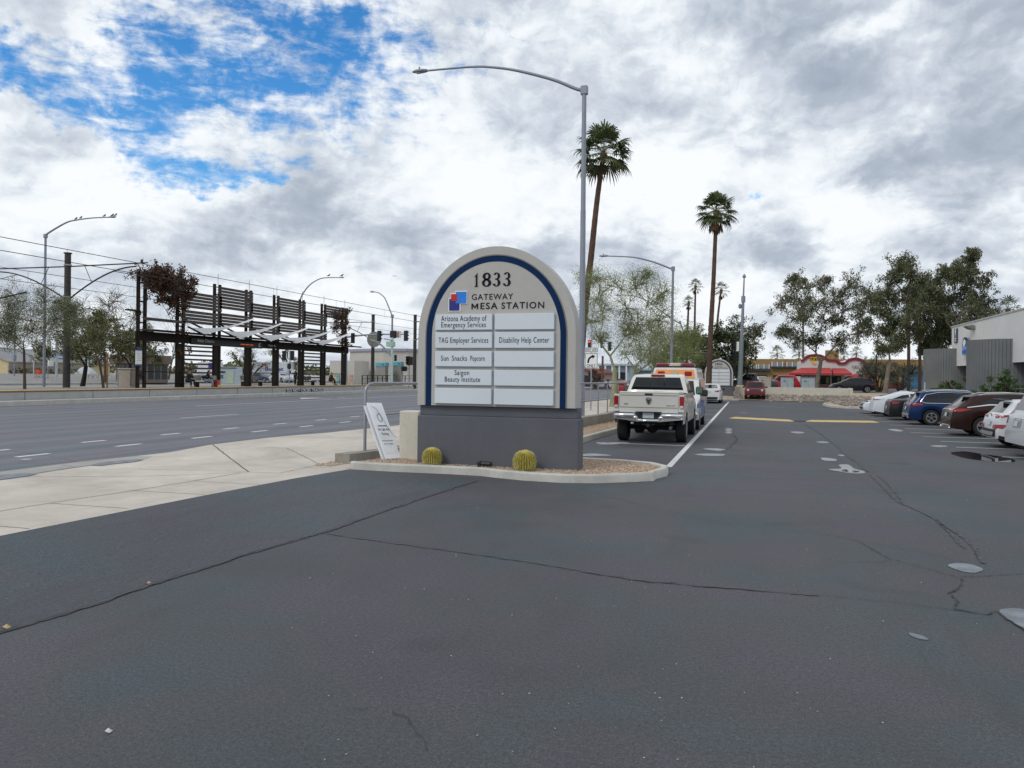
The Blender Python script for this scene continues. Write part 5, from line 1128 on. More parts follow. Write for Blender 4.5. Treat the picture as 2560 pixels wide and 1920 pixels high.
L_EUC = leafmat('eucalyptus leaves', [(.038, .052, .020), (.078, .098, .038), (.15, .14, .070)])
L_DARK = leafmat('dark green leaves', [(.015, .028, .008), (.036, .056, .016), (.08, .095, .030)])
L_MESQ = leafmat('mesquite leaves', [(.050, .060, .014), (.10, .105, .028), (.17, .16, .055)])
L_VINE = leafmat('rusty vine leaves', [(.020, .014, .008), (.075, .025, .012), (.12, .070, .020)])
L_PALM = leafmat('palm fronds', [(.024, .042, .012), (.060, .088, .026), (.13, .155, .045)])
L_GREY = leafmat('sage leaves', [(.07, .085, .05), (.12, .135, .09), (.18, .19, .13)])
def leaves(name, centers, nper, spread, size, m, parent, seed, aspect=2.2, droop=0.0, label=None, kind=None, squash=1.0):
    rg = np.random.default_rng(seed); C = np.repeat(np.array(centers, float), nper, axis=0); n = len(C)
    d = rg.normal(0, 1, (n, 3)); d /= np.linalg.norm(d, axis=1)[:, None]; rr = rg.uniform(0, 1, n) ** .5
    P_ = C + d * (rr * spread)[:, None] * np.array([1, 1, squash])
    a = rg.normal(0, 1, (n, 3)); a[:, 2] -= droop; a /= np.linalg.norm(a, axis=1)[:, None]; b = np.cross(a, rg.normal(0, 1, (n, 3))); b /= np.linalg.norm(b, axis=1)[:, None] + 1e-9
    s = size * rg.uniform(.55, 1.35, n); A = a * s[:, None]; B = b * (s / aspect)[:, None]
    V = np.stack([P_ - A * .5, P_ + B * .5, P_ + A * .5, P_ - B * .5], 1).reshape(-1, 3)
    me = bpy.data.meshes.new(name); me.vertices.add(4 * n); me.vertices.foreach_set('co', V.ravel()); me.loops.add(4 * n); me.loops.foreach_set('vertex_index', np.arange(4 * n)); me.polygons.add(n); me.polygons.foreach_set('loop_start', np.arange(0, 4 * n, 4)); me.polygons.foreach_set('loop_total', np.full(n, 4))
    me.update(calc_edges=True); me.materials.append(m); o = bpy.data.objects.new(name, me); col.objects.link(o); o.parent = parent
    if kind: o['kind'] = kind
    return o
def branch(rr, mb, tips, p, d, L, r, lvl, maxl, spread, up, wig, nb=(2, 3), segs=4, taper=.62, n=6, shrink=.72, box=None):
    pts = [p.copy()]; rs = [r]; q = p.copy(); dd = d.copy()
    for i in range(segs):
        dd = (dd + Vector((rr.uniform(-1, 1), rr.uniform(-1, 1), rr.uniform(-1, 1) * .6)) * wig + Vector((0, 0, up))).normalized()
        q = q + dd * (L / segs); pts.append(q.copy()); rs.append(r * (1 - (1 - taper) * (i + 1) / segs))
        if lvl >= maxl - 1 or (lvl == maxl - 2 and i > 0): tips.append(q.copy())
    mb.tube(pts, rs, max(3, n - lvl), cap=lvl == 0)
    if lvl >= maxl: return
    k = rr.randint(*nb); a0 = rr.uniform(0, 6.28)
    for i in range(k):
        ax = dd.cross(Vector((0, 0, 1))); ax = ax.normalized() if ax.length > .05 else Vector((1, 0, 0))
        e = Matrix.Rotation(a0 + i * 6.283 / k + rr.uniform(-.5, .5), 3, dd) @ (Matrix.Rotation(spread * rr.uniform(.6, 1.3), 3, ax) @ dd)
        j = len(pts) - 1 if i < 2 else rr.randint(max(1, segs // 2), segs)
        branch(rr, mb, tips, pts[j], e.normalized(), L * shrink * rr.uniform(.75, 1.15), rs[j] * .72, lvl + 1, maxl, spread, up, wig, nb, segs, taper, n, shrink)
def tree(name, label, loc, H, tr, bark, leaf, seed, lean=(0, 0), maxl=4, spread=.6, up=.05, wig=.18, nb=(2, 3), stems=1, nleaf=8, lspread=.3, lsize=.14, droop=0, aspect=2.2, trunk_l=None, shrink=.74, cat='tree', group=None, sep=.35, fine=None):
    t = thing(name, label, cat, tuple(loc), 0, group); rr = random.Random(seed); mb = MB(); tips = []
    tl = trunk_l or H * .33
    for s in range(stems):
        a = s * 6.283 / stems + rr.uniform(-.4, .4); d = Vector((lean[0] + (math.cos(a) * sep if stems > 1 else 0), lean[1] + (math.sin(a) * sep if stems > 1 else 0), 1)).normalized()
        branch(rr, mb, tips, Vector((0, 0, -.05)), d, tl, tr * (1 if stems == 1 else .75), 0, maxl, spread, up, wig, nb, shrink=shrink, n=8)
    # scale to height
    zmax = max(v[2] for v in mb.v); k = H / zmax
    mb.v = [(x * k, y * k, z * k) for x, y, z in mb.v]; tips = [p * k for p in tips]
    mb.build('trunk', bark, t, smooth=60, fix=False)
    if nleaf: leaves('crown', tips, nleaf, lspread, lsize, leaf, t, seed, aspect, droop)
    t['_'] = 1; del t['_']
    return t
# ---- palms
def palm_crown(t, c, R_, seed, nf=34, m=L_PALM, skirt=6, fr=1.0, blades=17):
    rr = random.Random(seed); mb = MB(); dead = MB(); pet = MB()
    for i in range(nf + skirt):
        dd = i >= nf; az_ = i * 2.39996 + rr.uniform(-.2, .2); e = (math.pi / 2) * (1 - (i / nf) * 1.42) if not dd else -1.15
        e += rr.uniform(-.12, .12); L = R_ * rr.uniform(.50, .62); h = Vector((math.cos(az_), math.sin(az_), 0))
        p0 = c + Vector((0, 0, .05)); d = (h * math.cos(e) + Vector((0, 0, math.sin(e)))).normalized(); d2 = (d + Vector((0, 0, -.28))).normalized(); p1 = p0 + d * L * .55; p2 = p1 + d2 * L * .5
        pet.tube([p0, p1, p2], [.022, .018, .012], 3, cap=False)
        side = d2.cross(Vector((0, 0, 1))); side = side.normalized() if side.length > .1 else Vector((1, 0, 0)); upv = side.cross(d2).normalized()
        B = R_ * .62 * fr * rr.uniform(.85, 1.1) * (.7 if dd else 1); tgt = dead if dd else mb; nb_ = blades
        for k in range(nb_):
            th = (k / (nb_ - 1) - .5) * 2 * R(100 if not dd else 25); v = d2 * math.cos(th) + side * math.sin(th) + upv * (-.12 * abs(math.sin(th)))
            ln = B * (1 - .25 * abs(math.sin(th))) * rr.uniform(.85, 1.08); q1 = p2 + v * ln * .5; q2 = p2 + v * ln * .78 + Vector((0, 0, -.10 * ln)); q3 = p2 + v * ln * .92 + Vector((rr.uniform(-.04, .04), rr.uniform(-.04, .04), -.34 * ln))
            w = (v.cross(upv)).normalized() * (.030 * R_); wz = upv * .012 * R_ * (1 if k % 2 else -1)
            tgt.add([p2, q1 - w + wz, q1 + w - wz, q2 - w * .6, q2 + w * .6, q3], [(0, 1, 2), (1, 3, 4, 2), (3, 5, 4)])
    mb.build('fronds', m, t, fix=False); pet.build('frond_stalks', mat('frond stalk', (.10, .10, .03), .7), t, fix=False)
    if skirt: dead.build('dead_fronds', mat('dead frond', (.14, .075, .04), .9, var=.3, vscale=5), t, fix=False)
def palm(label, pts, r0, r1, Rc, seed, nf=34, skirt=8, rings=True, blades=17):
    base = Vector(pts[0]); t = thing('fan_palm', label, 'palm tree', tuple(base), 0, 'tall fan palms'); P_ = [Vector(p) - base for p in pts]
    n = 60; path = []; rs = []
    for i in range(n + 1):
        u = i / n * (len(P_) - 1); k = min(int(u), len(P_) - 2); f = u - k; p0, p1, p2, p3 = P_[max(k - 1, 0)], P_[k], P_[k + 1], P_[min(k + 2, len(P_) - 1)]
        path.append(0.5 * ((2 * p1) + (-p0 + p2) * f + (2 * p0 - 5 * p1 + 4 * p2 - p3) * f * f + (-p0 + 3 * p1 - 3 * p2 + p3) * f ** 3)); rs.append((r0 + (r1 - r0) * i / n) * (1 + (.05 if i % 3 == 0 else 0)))
    MB().tube(path, rs, 10).build('trunk', mat('palm trunk', (.095, .055, .038), .95, var=.35, vscale=3, bump=.5, bscale=12), t, smooth=60)
    top = path[-1]; MB().lathe([(r1 * 1.05, -.5), (r1 * 1.7, -.05), (r1 * 1.5, .12), (.02, .2)], 10, top).build('boot', mat('palm boot', (.13, .07, .035), .95, var=.3, vscale=8), t, smooth=60)
    palm_crown(t, top, Rc, seed, nf, skirt=skirt, blades=blades); return t
Y1 = 48.0
palm('tallest leaning fan palm rising just right of the near street lamp pole', [tuple(at(1447, 985, Y1)), tuple(at(1459, 810, Y1)), tuple(at(1478, 640, Y1)), tuple(at(1493, 500, Y1)), tuple(at(1509, 388, Y1))], .24, .14, 1.95, 3, 36, 0)
Y2 = 66.0
palm('tall straight fan palm with hanging dead fronds in front of the distant sign', [tuple(gnd(1771, 1004)), tuple(at(1774, 940, Y2)), tuple(at(1783, 780, Y2)), tuple(at(1790, 620, Y2)), tuple(at(1792, 555, Y2))] if False else [(at(1772, 960, Y2).x, Y2, .1), tuple(at(1776, 850, Y2)), tuple(at(1784, 700, Y2)), tuple(at(1791, 532, Y2))], .24, .15, 1.72, 5, 38, 12)
def palm_far(label, px, pyb, pyt, Y, Rc, seed, lean=0, pxt=None):
    b = at(px, pyb, Y); tp = at(pxt or px, pyt, Y); palm(label, [(b.x, Y, .0), tuple(b.lerp(tp, .5)), tuple(tp)], .2, .13, Rc, seed, 18, 5, blades=9)
palm_far('slender fan palm, shorter of the close pair left of the tall straight palm', 1716, 900, 757, 120, 1.15, 11, pxt=1722)
palm_far('slender fan palm, taller of the close pair left of the tall straight palm', 1735, 900, 716, 125, 1.35, 12, pxt=1739)
palm_far('slender fan palm leaning out right behind the tall straight palm trunk', 1783, 900, 726, 118, 1.35, 13, pxt=1803)
palm_far('fan palm whose dark trunk stands behind the left big eucalyptus', 2008, 930, 785, 150, 1.5, 14)
palm_far('fan palm poking up over the right-hand building roof', 2520, 900, 775, 90, 1.5, 15)
for i, (px, py) in enumerate(((1890, 870), (1943, 884), (2141, 883), (1998, 882), (2110, 893))):
    palm_far(['tiny distant palm over the left end of the brown building', 'tiny bushy distant palm over the middle of the brown building', 'tiny distant palm right of the red parapet arch', 'tiny distant palm just left of the white restaurant', 'tiny distant palm lowest of those over the restaurant roof'][i], px, 960, py, 210, 2.3 if i in (1, 3) else 1.8, 20 + i)
# fan palms bunched within the eucalyptus on the right
palm_far('fan palm half hidden in the dark trees left of the grey curved wall', 2272, 960, 718, 100, 1.9, 31); palm_far('second fan palm trunk close left of the grey curved wall', 2300, 960, 760, 97, 1.7, 32)
# ---- trees grown limb by limb to surveyed crown masses
def ltree(name, label, base, fork, lobes, Y, leaf, bark, tr, seed, nsub=9, nleaf=26, ls=.2, clump=.30, dy=2.0, z0=.1, group=None, droop=.4, aspect=2.2, twig=.02, tw=2, cat='tree'):
    rr = random.Random(seed); B = at(base[0], base[1], Y); B.z = z0; t = thing(name, label, cat, tuple(B), 0, group); s = B.length / 1923; mb = MB(); cs = []
    F = at(fork[0], fork[1], Y) - B; mid = F * .5 + Vector((rr.uniform(-.1, .1), 0, 0)) * F.length * .3
    mb.tube([(0, 0, -.1), mid, F], [tr * 1.15, tr * .9, tr * .8], 9)
    joints = [(F, tr * .75)]
    for (px, py, r) in sorted(lobes, key=lambda q: (q[0] - fork[0]) ** 2 + (q[1] - fork[1]) ** 2):
        C = at(px, py, Y) - B + Vector((0, rr.uniform(-dy, dy), 0)); r = r * s
        J, jr = min(joints, key=lambda j: (j[0] - C).length + (j[0] - F).length * .35); jr = min(jr, tr * .6); d = C - J
        m1 = J + d * .35 + Vector((rr.uniform(-.1, .1) * d.length, rr.uniform(-.1, .1) * d.length, .10 * d.length)); m2 = J + d * .72 + Vector((rr.uniform(-.07, .07) * d.length, 0, .07 * d.length))
        mb.tube([J, m1, m2, C], [jr * .8, jr * .62, jr * .45, max(twig, jr * .25)], 6); joints += [(m1, jr * .6), (m2, jr * .45), (C, jr * .3)]
        for k in range(nsub):
            v = Vector((rr.gauss(0, 1), rr.gauss(0, 1), rr.gauss(0, 1))).normalized() * r * rr.uniform(.45, 1.05); E = C + v; st = m2.lerp(C, rr.uniform(.2, 1)); q = st.lerp(E, .5) + Vector((0, 0, .08 * v.length))
            mb.tube([st, q, E], [twig * 1.6, twig * 1.2, twig * .6], 4, cap=False); cs.append(E)
            for _ in range(tw): E2 = E + Vector((rr.gauss(0, .3), rr.gauss(0, .3), rr.gauss(.05, .3))) * r; mb.tube([q, (q + E2) / 2 + Vector((0, 0, .05 * r)), E2], [twig, twig * .8, twig * .4], 3, cap=False); cs.append(E2)
    mb.build('trunk', bark, t, smooth=60, fix=False)
    if nleaf: leaves('crown', cs, nleaf, (sum(l[2] for l in lobes) / len(lobes)) * s * clump, ls, leaf, t, seed, aspect, droop)
    return t
PV = dict(leaf=L_PALO, bark=M_BARKP, aspect=3.0, z0=.12, group='palo verde trees along the pavement', twig=.014, tw=5)
ltree('palo_verde', 'nearest palo verde with green forked trunk and sparse twiggy crown behind the turn sign', (1531, 1013), (1537, 925), [(1480, 740, 40), (1500, 700, 34), (1545, 715, 42), (1470, 800, 34), (1520, 780, 44), (1570, 770, 46), (1600, 720, 36), (1630, 760, 44), (1605, 810, 42), (1650, 800, 40), (1560, 835, 38), (1655, 730, 30), (1500, 850, 28), (1620, 690, 22), (1460, 690, 22)], 45.2, seed=46, tr=.19, nsub=14, nleaf=36, ls=.065, clump=.60, dy=2.0, **PV)
ltree('palo_verde', 'second palo verde behind the nearest one, seen through the railing', (1582, 1000), (1588, 935), [(1560, 880, 34), (1590, 850, 40), (1625, 870, 38), (1650, 845, 40), (1610, 900, 30), (1575, 820, 34), (1640, 900, 26)], 56, seed=42, tr=.16, nsub=11, nleaf=26, ls=.08, clump=.55, **PV)
ltree('palo_verde', 'third palo verde down the pavement, above the pickup cab', (1625, 990), (1632, 930), [(1620, 870, 36), (1660, 850, 42), (1690, 880, 38), (1650, 905, 28), (1700, 845, 34), (1635, 830, 30)], 66, seed=43, tr=.16, nsub=12, nleaf=34, ls=.12, clump=.42, **PV)
ltree('palo_verde', 'fourth palo verde down the pavement, behind the ambulance', (1672, 985), (1678, 930), [(1670, 880, 34), (1705, 860, 38), (1735, 880, 34), (1700, 900, 26), (1730, 850, 26)], 76, seed=44, tr=.16, nsub=12, nleaf=40, ls=.14, clump=.42, **PV)
# bushy acacia mass behind the far sign
def bush(name, label, loc, H, W, leaf, bark, seed, dens=1.0, lsize=.2, cat='tree', droop=0, clumps=46, low=.25, trunk=True, group=None, aspect=2.2):
    t = thing(name, label, cat, tuple(loc), 0, group); rr = random.Random(seed); mb = MB(); cs = []
    nb = 9
    lobes = [Vector((math.cos(i * 2.4) * W * .27 * math.sqrt((i + .5) / nb) * 1.5, math.sin(i * 2.4) * W * .27 * math.sqrt((i + .5) / nb) * 1.5, H * rr.uniform(low + .2, .86))) for i in range(nb)]
    if trunk:
        for p in lobes:
            mid = Vector((p.x * .45 + rr.uniform(-.2, .2), p.y * .45, p.z * .55)); mb.tube([(0, 0, -.1), (p.x * .12, p.y * .12, p.z * .22), mid, p], [H * .022 + .05, H * .018 + .03, .07, .03], 6)
            for k in range(5):
                q = p + Vector((rr.uniform(-1, 1) * W * .18, rr.uniform(-1, 1) * W * .18, rr.uniform(-.2, .5) * H * .25)); mb.tube([mid.lerp(p, .4), p.lerp(q, .5), q], [.05, .035, .012], 4)
        mb.build('trunk', bark, t, smooth=60, fix=False)
    for i in range(clumps):
        p = rr.choice(lobes); r = W * .21; v = Vector((rr.gauss(0, 1), rr.gauss(0, 1), rr.gauss(0, .8))).normalized() * r * rr.uniform(.5, 1.25); q = p + v
        q.z = min(max(q.z, H * low * .8), H); cs.append(tuple(q))
    leaves('crown', cs, int(70 * dens), W * .10, lsize, leaf, t, seed, aspect, droop, squash=.8); return t
def tree_at(fn, name, label, px, py, Y, **k): p = at(px, py, Y); return fn(name, label, (p.x, Y, max(0, p.z - .0) * 0 + .05), **k)
def hz(px, py, Y): return at(px, py, Y).z
AC = dict(bark=M_BARK, group='acacias behind the distant sign')
ltree('acacia_tree', 'wide dark green acacia behind the distant sign and tall camera pole', (1800, 965), (1800, 930), [(1760, 880, 34), (1745, 915, 28), (1790, 900, 34), (1830, 895, 34), (1815, 850, 30), (1775, 845, 28), (1830, 930, 30), (1775, 935, 30), (1850, 860, 28), (1740, 860, 22), (1850, 915, 26)], 84, L_DARK, tr=.22, seed=51, nsub=13, nleaf=44, ls=.26, clump=.30, dy=2.5, **AC)
ltree('acacia_tree', 'airy acacia right behind the tall camera pole with gaps of sky', (1868, 965), (1868, 925), [(1862, 830, 26), (1885, 850, 26), (1845, 815, 24), (1880, 880, 22), (1860, 870, 24), (1895, 825, 18), (1835, 850, 20)], 90, L_EUC, tr=.2, seed=52, nsub=9, nleaf=20, ls=.24, clump=.34, **AC)
ltree('acacia_tree', 'olive green tree behind the ambulance roof, left of the tall straight palm', (1700, 965), (1700, 930), [(1690, 870, 28), (1720, 850, 26), (1745, 845, 26), (1665, 880, 24), (1730, 885, 28)], 100, L_EUC, tr=.2, seed=53, nsub=10, nleaf=24, ls=.26, clump=.32, **AC)
EU = dict(leaf=L_EUC, bark=M_BARKE, group='eucalyptus trees by the right-hand building', droop=1.0, aspect=3.2, twig=.03)
ltree('eucalyptus', 'left eucalyptus with leaning pale trunk in front of the white restaurant', (2040, 968), (2052, 905), [(2065, 800, 34), (2040, 760, 34), (2000, 720, 30), (1965, 750, 26), (1995, 800, 30), (1985, 845, 26), (2085, 750, 34), (2125, 720, 30), (2110, 780, 30), (2150, 760, 28), (2150, 830, 28), (2110, 850, 26), (2175, 745, 20), (2060, 705, 22), (1990, 700, 18), (2035, 850, 22), (2165, 800, 20), (2010, 760, 28), (1960, 830, 16)], 92, tr=.26, seed=71, nsub=13, nleaf=30, ls=.27, clump=.36, dy=3, **EU)
ltree('eucalyptus', 'middle eucalyptus with dark diagonal limb, between restaurant and grey curved walls', (2212, 968), (2225, 905), [(2240, 860, 22), (2275, 825, 26), (2240, 790, 34), (2215, 830, 28), (2235, 740, 30), (2235, 690, 26), (2250, 665, 18), (2270, 740, 34), (2290, 780, 34), (2205, 770, 22), (2220, 870, 22), (2275, 700, 26)], 84, tr=.24, seed=73, nsub=14, nleaf=38, ls=.27, clump=.40, dy=2.5, **EU)
ltree('eucalyptus', 'tallest eucalyptus behind the right-hand building roof', (2395, 968), (2392, 860), [(2360, 720, 32), (2390, 680, 30), (2425, 670, 28), (2450, 710, 32), (2440, 760, 34), (2400, 740, 36), (2350, 765, 34), (2465, 750, 24), (2385, 790, 34), (2330, 735, 26), (2355, 690, 22), (2450, 800, 24), (2420, 820, 26), (2415, 652, 16)], 82, tr=.3, seed=75, nsub=12, nleaf=40, ls=.27, clump=.30, dy=2.5, **EU)
ltree('eucalyptus', 'dense eucalyptus directly behind the left grey curved wall', (2322, 968), (2320, 880), [(2310, 780, 36), (2340, 810, 34), (2300, 830, 32), (2340, 850, 30), (2365, 830, 30), (2290, 740, 26), (2320, 720, 26), (2385, 850, 24), (2320, 870, 22)], 88, tr=.26, seed=77, nsub=13, nleaf=48, ls=.28, clump=.30, dy=2.5, **EU)
tree_at(bush, 'olive_tree', 'round grey green olive tree left of the grey curved walls behind the black hatchback', 2195, 960, 92, H=hz(2195, 897, 92), W=4.6, leaf=L_GREY, bark=M_BARK, seed=81, dens=1.4, lsize=.13, clumps=50, low=.2)
tree_at(bush, 'olive_tree', 'grey green olive tree right of the restaurant awning', 2250, 960, 90, H=hz(2250, 900, 90), W=4.4, leaf=L_GREY, bark=M_BARK, seed=82, dens=1.4, lsize=.13, clumps=50, low=.2)
tree_at(bush, 'olive_tree', 'small olive tree beside the restaurant right wall', 2172, 960, 98, H=hz(2172, 893, 98), W=3.2, leaf=L_GREY, bark=M_BARK, seed=83, dens=1.2, lsize=.12, clumps=30, low=.35)
# shrubs by building
for lab, x, y, h, w, sd in (('green shrub in the gap between the two grey curved walls', 12.6, 55.2, 2.0, 2.2, 91), ('low green shrub left of the gap shrub against the curved wall', 11.9, 58.2, 1.35, 1.8, 92), ('feathery green shrub at the right edge behind the brown crossover', 12.6, 46.2, 2.6, 2.6, 93)):
    bush('shrub', lab, (x, y, .1), h, w, leafmat('bright shrub leaves', [(.02, .05, .008), (.04, .09, .015), (.08, .14, .03)]) if 'bright shrub leaves' not in bpy.data.materials else bpy.data.materials['bright shrub leaves'], M_BARK, sd, dens=1.1, lsize=.22, cat='shrub', clumps=30, low=.1, aspect=5)
# ---- trees round the station
SG = 'trees round the station'; g6 = gnd(62, 973, .65)
ltree('young_tree', 'slim young tree with pale grey green crown at the far left platform', (62, 960), (60, 875), [(30, 770, 30), (60, 745, 34), (95, 750, 32), (35, 815, 32), (75, 800, 38), (115, 790, 32), (15, 840, 26), (60, 840, 32), (105, 830, 34), (150, 800, 30), (150, 835, 26), (185, 800, 24), (0, 790, 30), (185, 775, 16), (125, 765, 20), (-30, 820, 30)], g6.y, L_OLIVE, M_BARK, .09, 101, nsub=15, nleaf=60, ls=.095, clump=.46, dy=1.0, z0=.65, group=SG, twig=.010, aspect=3)
p = gnd(259, 970, .65)
tree('young_tree', 'crooked young trunk staked beside the litter bin on the platform', (p.x, p.y, .65), 5.2, .12, M_BARK, L_MESQ, 102, lean=(-.12, 0), maxl=4, spread=.5, up=.08, wig=.22, nleaf=7, lspread=.4, lsize=.12, trunk_l=2.4, group='trees round the station')
def tl_(label, px, Y, top, W, leaf, seed, name='mesquite_tree', dens=1.0, ls=.24, cl=70, low=.2, bark=M_BARKD): pp = at(px, 960, Y); return bush(name, label, (pp.x, Y, .1), hz(px, top, Y), W, leaf, bark, seed, dens=dens, lsize=ls, clumps=cl, low=low, group='trees round the station')
ltree('mesquite_tree', 'dark mesquite with black forked trunk left of the station shelter', (205, 960), (215, 915), [(200, 850, 34), (235, 830, 36), (270, 845, 34), (170, 865, 28), (230, 870, 32), (265, 880, 28), (195, 815, 26), (250, 800, 24), (300, 860, 28), (140, 880, 20)], 62, L_MESQ, M_BARKD, .24, 111, nsub=13, nleaf=40, ls=.20, clump=.30, dy=2, group=SG)
ltree('mesquite_tree', 'mesquite behind the left end of the station shelter', (338, 962), (325, 915), [(310, 830, 30), (330, 860, 32), (350, 835, 30), (300, 880, 26), (345, 885, 28), (375, 860, 28), (400, 885, 24), (285, 850, 24)], 70, L_MESQ, M_BARKD, .22, 112, nsub=12, nleaf=32, ls=.22, clump=.30, dy=2, group=SG)
ltree('bare_tree', 'nearly leafless twiggy tree above the mesquites left of the shelter', (262, 960), (262, 880), [(220, 770, 34), (260, 750, 36), (300, 765, 34), (240, 810, 34), (285, 800, 36), (325, 790, 30), (330, 830, 30), (200, 800, 26)], 78, L_PALO, M_BARK, .2, 115, nsub=14, nleaf=7, ls=.12, clump=.45, dy=2, group=SG, twig=.022, tw=4)
pp = at(420, 960, 95); tree('bare_tree', 'leafless tree seen through the shelter below the rusty vine', (pp.x, 95, .1), hz(420, 735, 95), .2, M_BARK, L_MESQ, 116, maxl=5, spread=.5, up=.05, wig=.2, nleaf=1, lspread=.4, lsize=.13, shrink=.8, group='trees round the station')
tl_('small green tree seen through the opening left of the ticket machine', 620, 120, 862, 8, L_MESQ, 113, cl=36, dens=.6); tl_('small tree behind the station beside the rental truck', 712, 125, 858, 6, L_MESQ, 114, cl=30, dens=.6)
tl_('distant pale tree above the cream houses', 95, 110, 880, 10, L_OLIVE, 117, cl=50, low=.15)
# ================================================================== light rail station
M_STEEL = mat('dark brown steel', (.020, .015, .011), .7, 0, var=.3, vscale=3, spec=.25)
M_SLAT = mat('weathered brown slat', (.050, .037, .029), .6, 0, var=.3, vscale=2)
M_SAIL = mat('white fabric canopy', (.72, .73, .74), .6, var=.04)
M_POLE = mat('catenary pole steel', (.050, .045, .042), .6, .4, var=.3, vscale=3)
PZ = .65
plat = MB()
plat.add([(-41.5, 8, -.02), (-41.5, 99.5, -.02), (-51.5, 99.5, -.02), (-51.5, 8, -.02), (-41.5, 8, PZ), (-41.5, 85, PZ), (-41.5, 99.5, .12), (-51.5, 99.5, .12), (-51.5, 85, PZ), (-51.5, 8, PZ)], [(0, 4, 5, 6, 1), (2, 7, 8, 9, 3), (4, 9, 8, 5), (5, 8, 7, 6), (0, 3, 9, 4), (1, 6, 7, 2), (0, 1, 2, 3)])
p_ = plat.build('platform', M_PLAT); struct(p_)
MB().box((-41.74, 46.5, PZ + .02), (.62, 76.9, .05), bev=.01).build('warning_strip', M_YELL, p_); MB().box((-41.49, 46.5, PZ - .045), (.05, 76.9, .05)).build('edge_nosing', mat('brown nosing', (.22, .11, .06), .7), p_)
MB().box((-46.9, 46.5, PZ + .003), (9.0, 76.9, .006)).build('paving', M_PAVE, p_)
mj = MB()
for y in range(10, 84, 5): mj.box((-41.497, y + .4, .32), (.008, .03, .56))
mj.build('panel_joint', M_SEAM, p_)
MB().box((-41.492, 65.8, .255), (.02, 6.6, .36)).build('sign_plate', mat('navy plate', (.02, .03, .06), .6), p_)
o = text('DO NOT CROSS TRACKS', .27, (0, 0, 0), mat('pale lettering', (.62, .66, .68), .6), p_, width=6.3, rot=(0, 0, 0), extrude=.01, offset=.02)
o.matrix_local = Matrix.Translation((-41.478, 65.8, .12)) @ Matrix(((0, 0, 1), (1, 0, 0), (0, 1, 0))).to_4x4()
struct(MB().box((-37.05, 60, .12), (.30, 240, .30), bev=.03).build('track_kerb', M_KERB))
tb = struct(MB().box((-39.35, 60, .04), (4.2, 236, .10)).build('trackbed', M_CONC if False else M_PLAT))
for x in (-38.65, -40.1): MB().box((x, 60, .11), (.07, 230, .05)).build('rail', mat('rail steel', (.20, .16, .14), .4, .7), tb)
tb2 = struct(MB().box((-54.0, 60, .04), (4.2, 236, .10)).build('trackbed', M_PLAT))
for x in (-53.3, -54.75): MB().box((x, 60, .11), (.07, 230, .05)).build('rail', MATS['rail steel'], tb2)
# shelter ------------------------------------------------------------
sh = thing('station_shelter', 'long dark steel station shelter with slatted walls and white fabric canopies', 'shelter', (-44, 62, PZ))
CY = [47.25, 51.4, 55.85, 60.2, 64.5, 68.95, 73.15, 77.6]; CT = [9.6, 9.35, 9.5, 9.48, 9.45, 9.45, 9.42, 9.4]
for y, zt in zip(CY, CT):
    mb = MB()
    for dy in (-.34, .34): mb.box((-44, y + dy, (PZ + zt) / 2), (.18, .22, zt - PZ)); mb.box((-44.0, y + dy, (PZ + zt) / 2), (.06, .30, zt - PZ - .05))
    for z in (1.6, 3.0, 5.6, 7.2, 8.6): mb.box((-44, y, z), (.22, .5, .10))
    mb.box((-44, y, 2.4), (.10, .46, 3.6)) if y > 50 else None
    mb.build('column', M_STEEL, sh, world=True)
    MB().tube([(-44, y + .1, zt), (-44, y + .1, zt + .9)], .02, 4).build('lightning_rod', M_STEEL, sh, world=True)
def slats(k, z0, z1, step, name='slat_panel', h=.235, x=-43.78, m=None, ext=.35):
    mb = MB(); z = z0
    while z < z1 - .01:
        mb.box((x, (CY[k] + CY[k + 1]) / 2, z), (.30, CY[k + 1] - CY[k] + ext, .035), M=Matrix.Rotation(R(0), 3, 'Y')); mb.box((x + .14, (CY[k] + CY[k + 1]) / 2, z - h / 2 + .02), (.03, CY[k + 1] - CY[k] + ext, h)); z += step
    mb.build(name, m or M_SLAT, sh, world=True)
slats(0, 8.35, 9.55, .27); slats(0, 6.0, 6.2, .3)
for k, zz_ in ((1, (7.35, 8.55)), (2, (7.65, 9.35)), (3, (7.2, 8.45)), (4, (7.6, 9.35)), (5, (7.2, 8.4)), (6, (8.2, 9.3))): slats(k, zz_[0], zz_[1], .27)
for k, zz_ in ((1, (6.1, 7.15)), (2, (6.2, 7.1)), (3, (5.85, 6.9)), (4, (6.15, 7.0)), (5, (5.75, 6.8))): slats(k, zz_[0], zz_[1], .27)
for k in (1, 5): slats(k, 1.55, 4.15, .36, h=.15, x=-44.15)
for k in (0, 3, 6):
    mb = MB()
    for z in (1.25 + PZ - .0, 1.0): mb.tube([(-43.9, CY[k] + .3, z), (-43.9, CY[k + 1] + .2, z)], .045, 6)
    mb.build('guard_rail', M_STEEL, sh, world=True)
MB().box((-44.0, 62.6, 4.60), (.30, 31.6, .72)).build('beam', M_STEEL, sh, world=True)
MB().box((-43.2, 62.9, 5.03), (1.3, 32.2, .08)).box((-42.6, 62.9, 5.0), (.10, 32.4, .14)).build('shelf_roof', mat('roof steel', (.045, .037, .027), .7, spec=.25), sh, world=True)
MB().box((-43.80, 57.2, 4.45), (.14, 9.6, .55)).build('sign_fascia', mat('fascia', (.012, .012, .011), .5), sh, world=True)
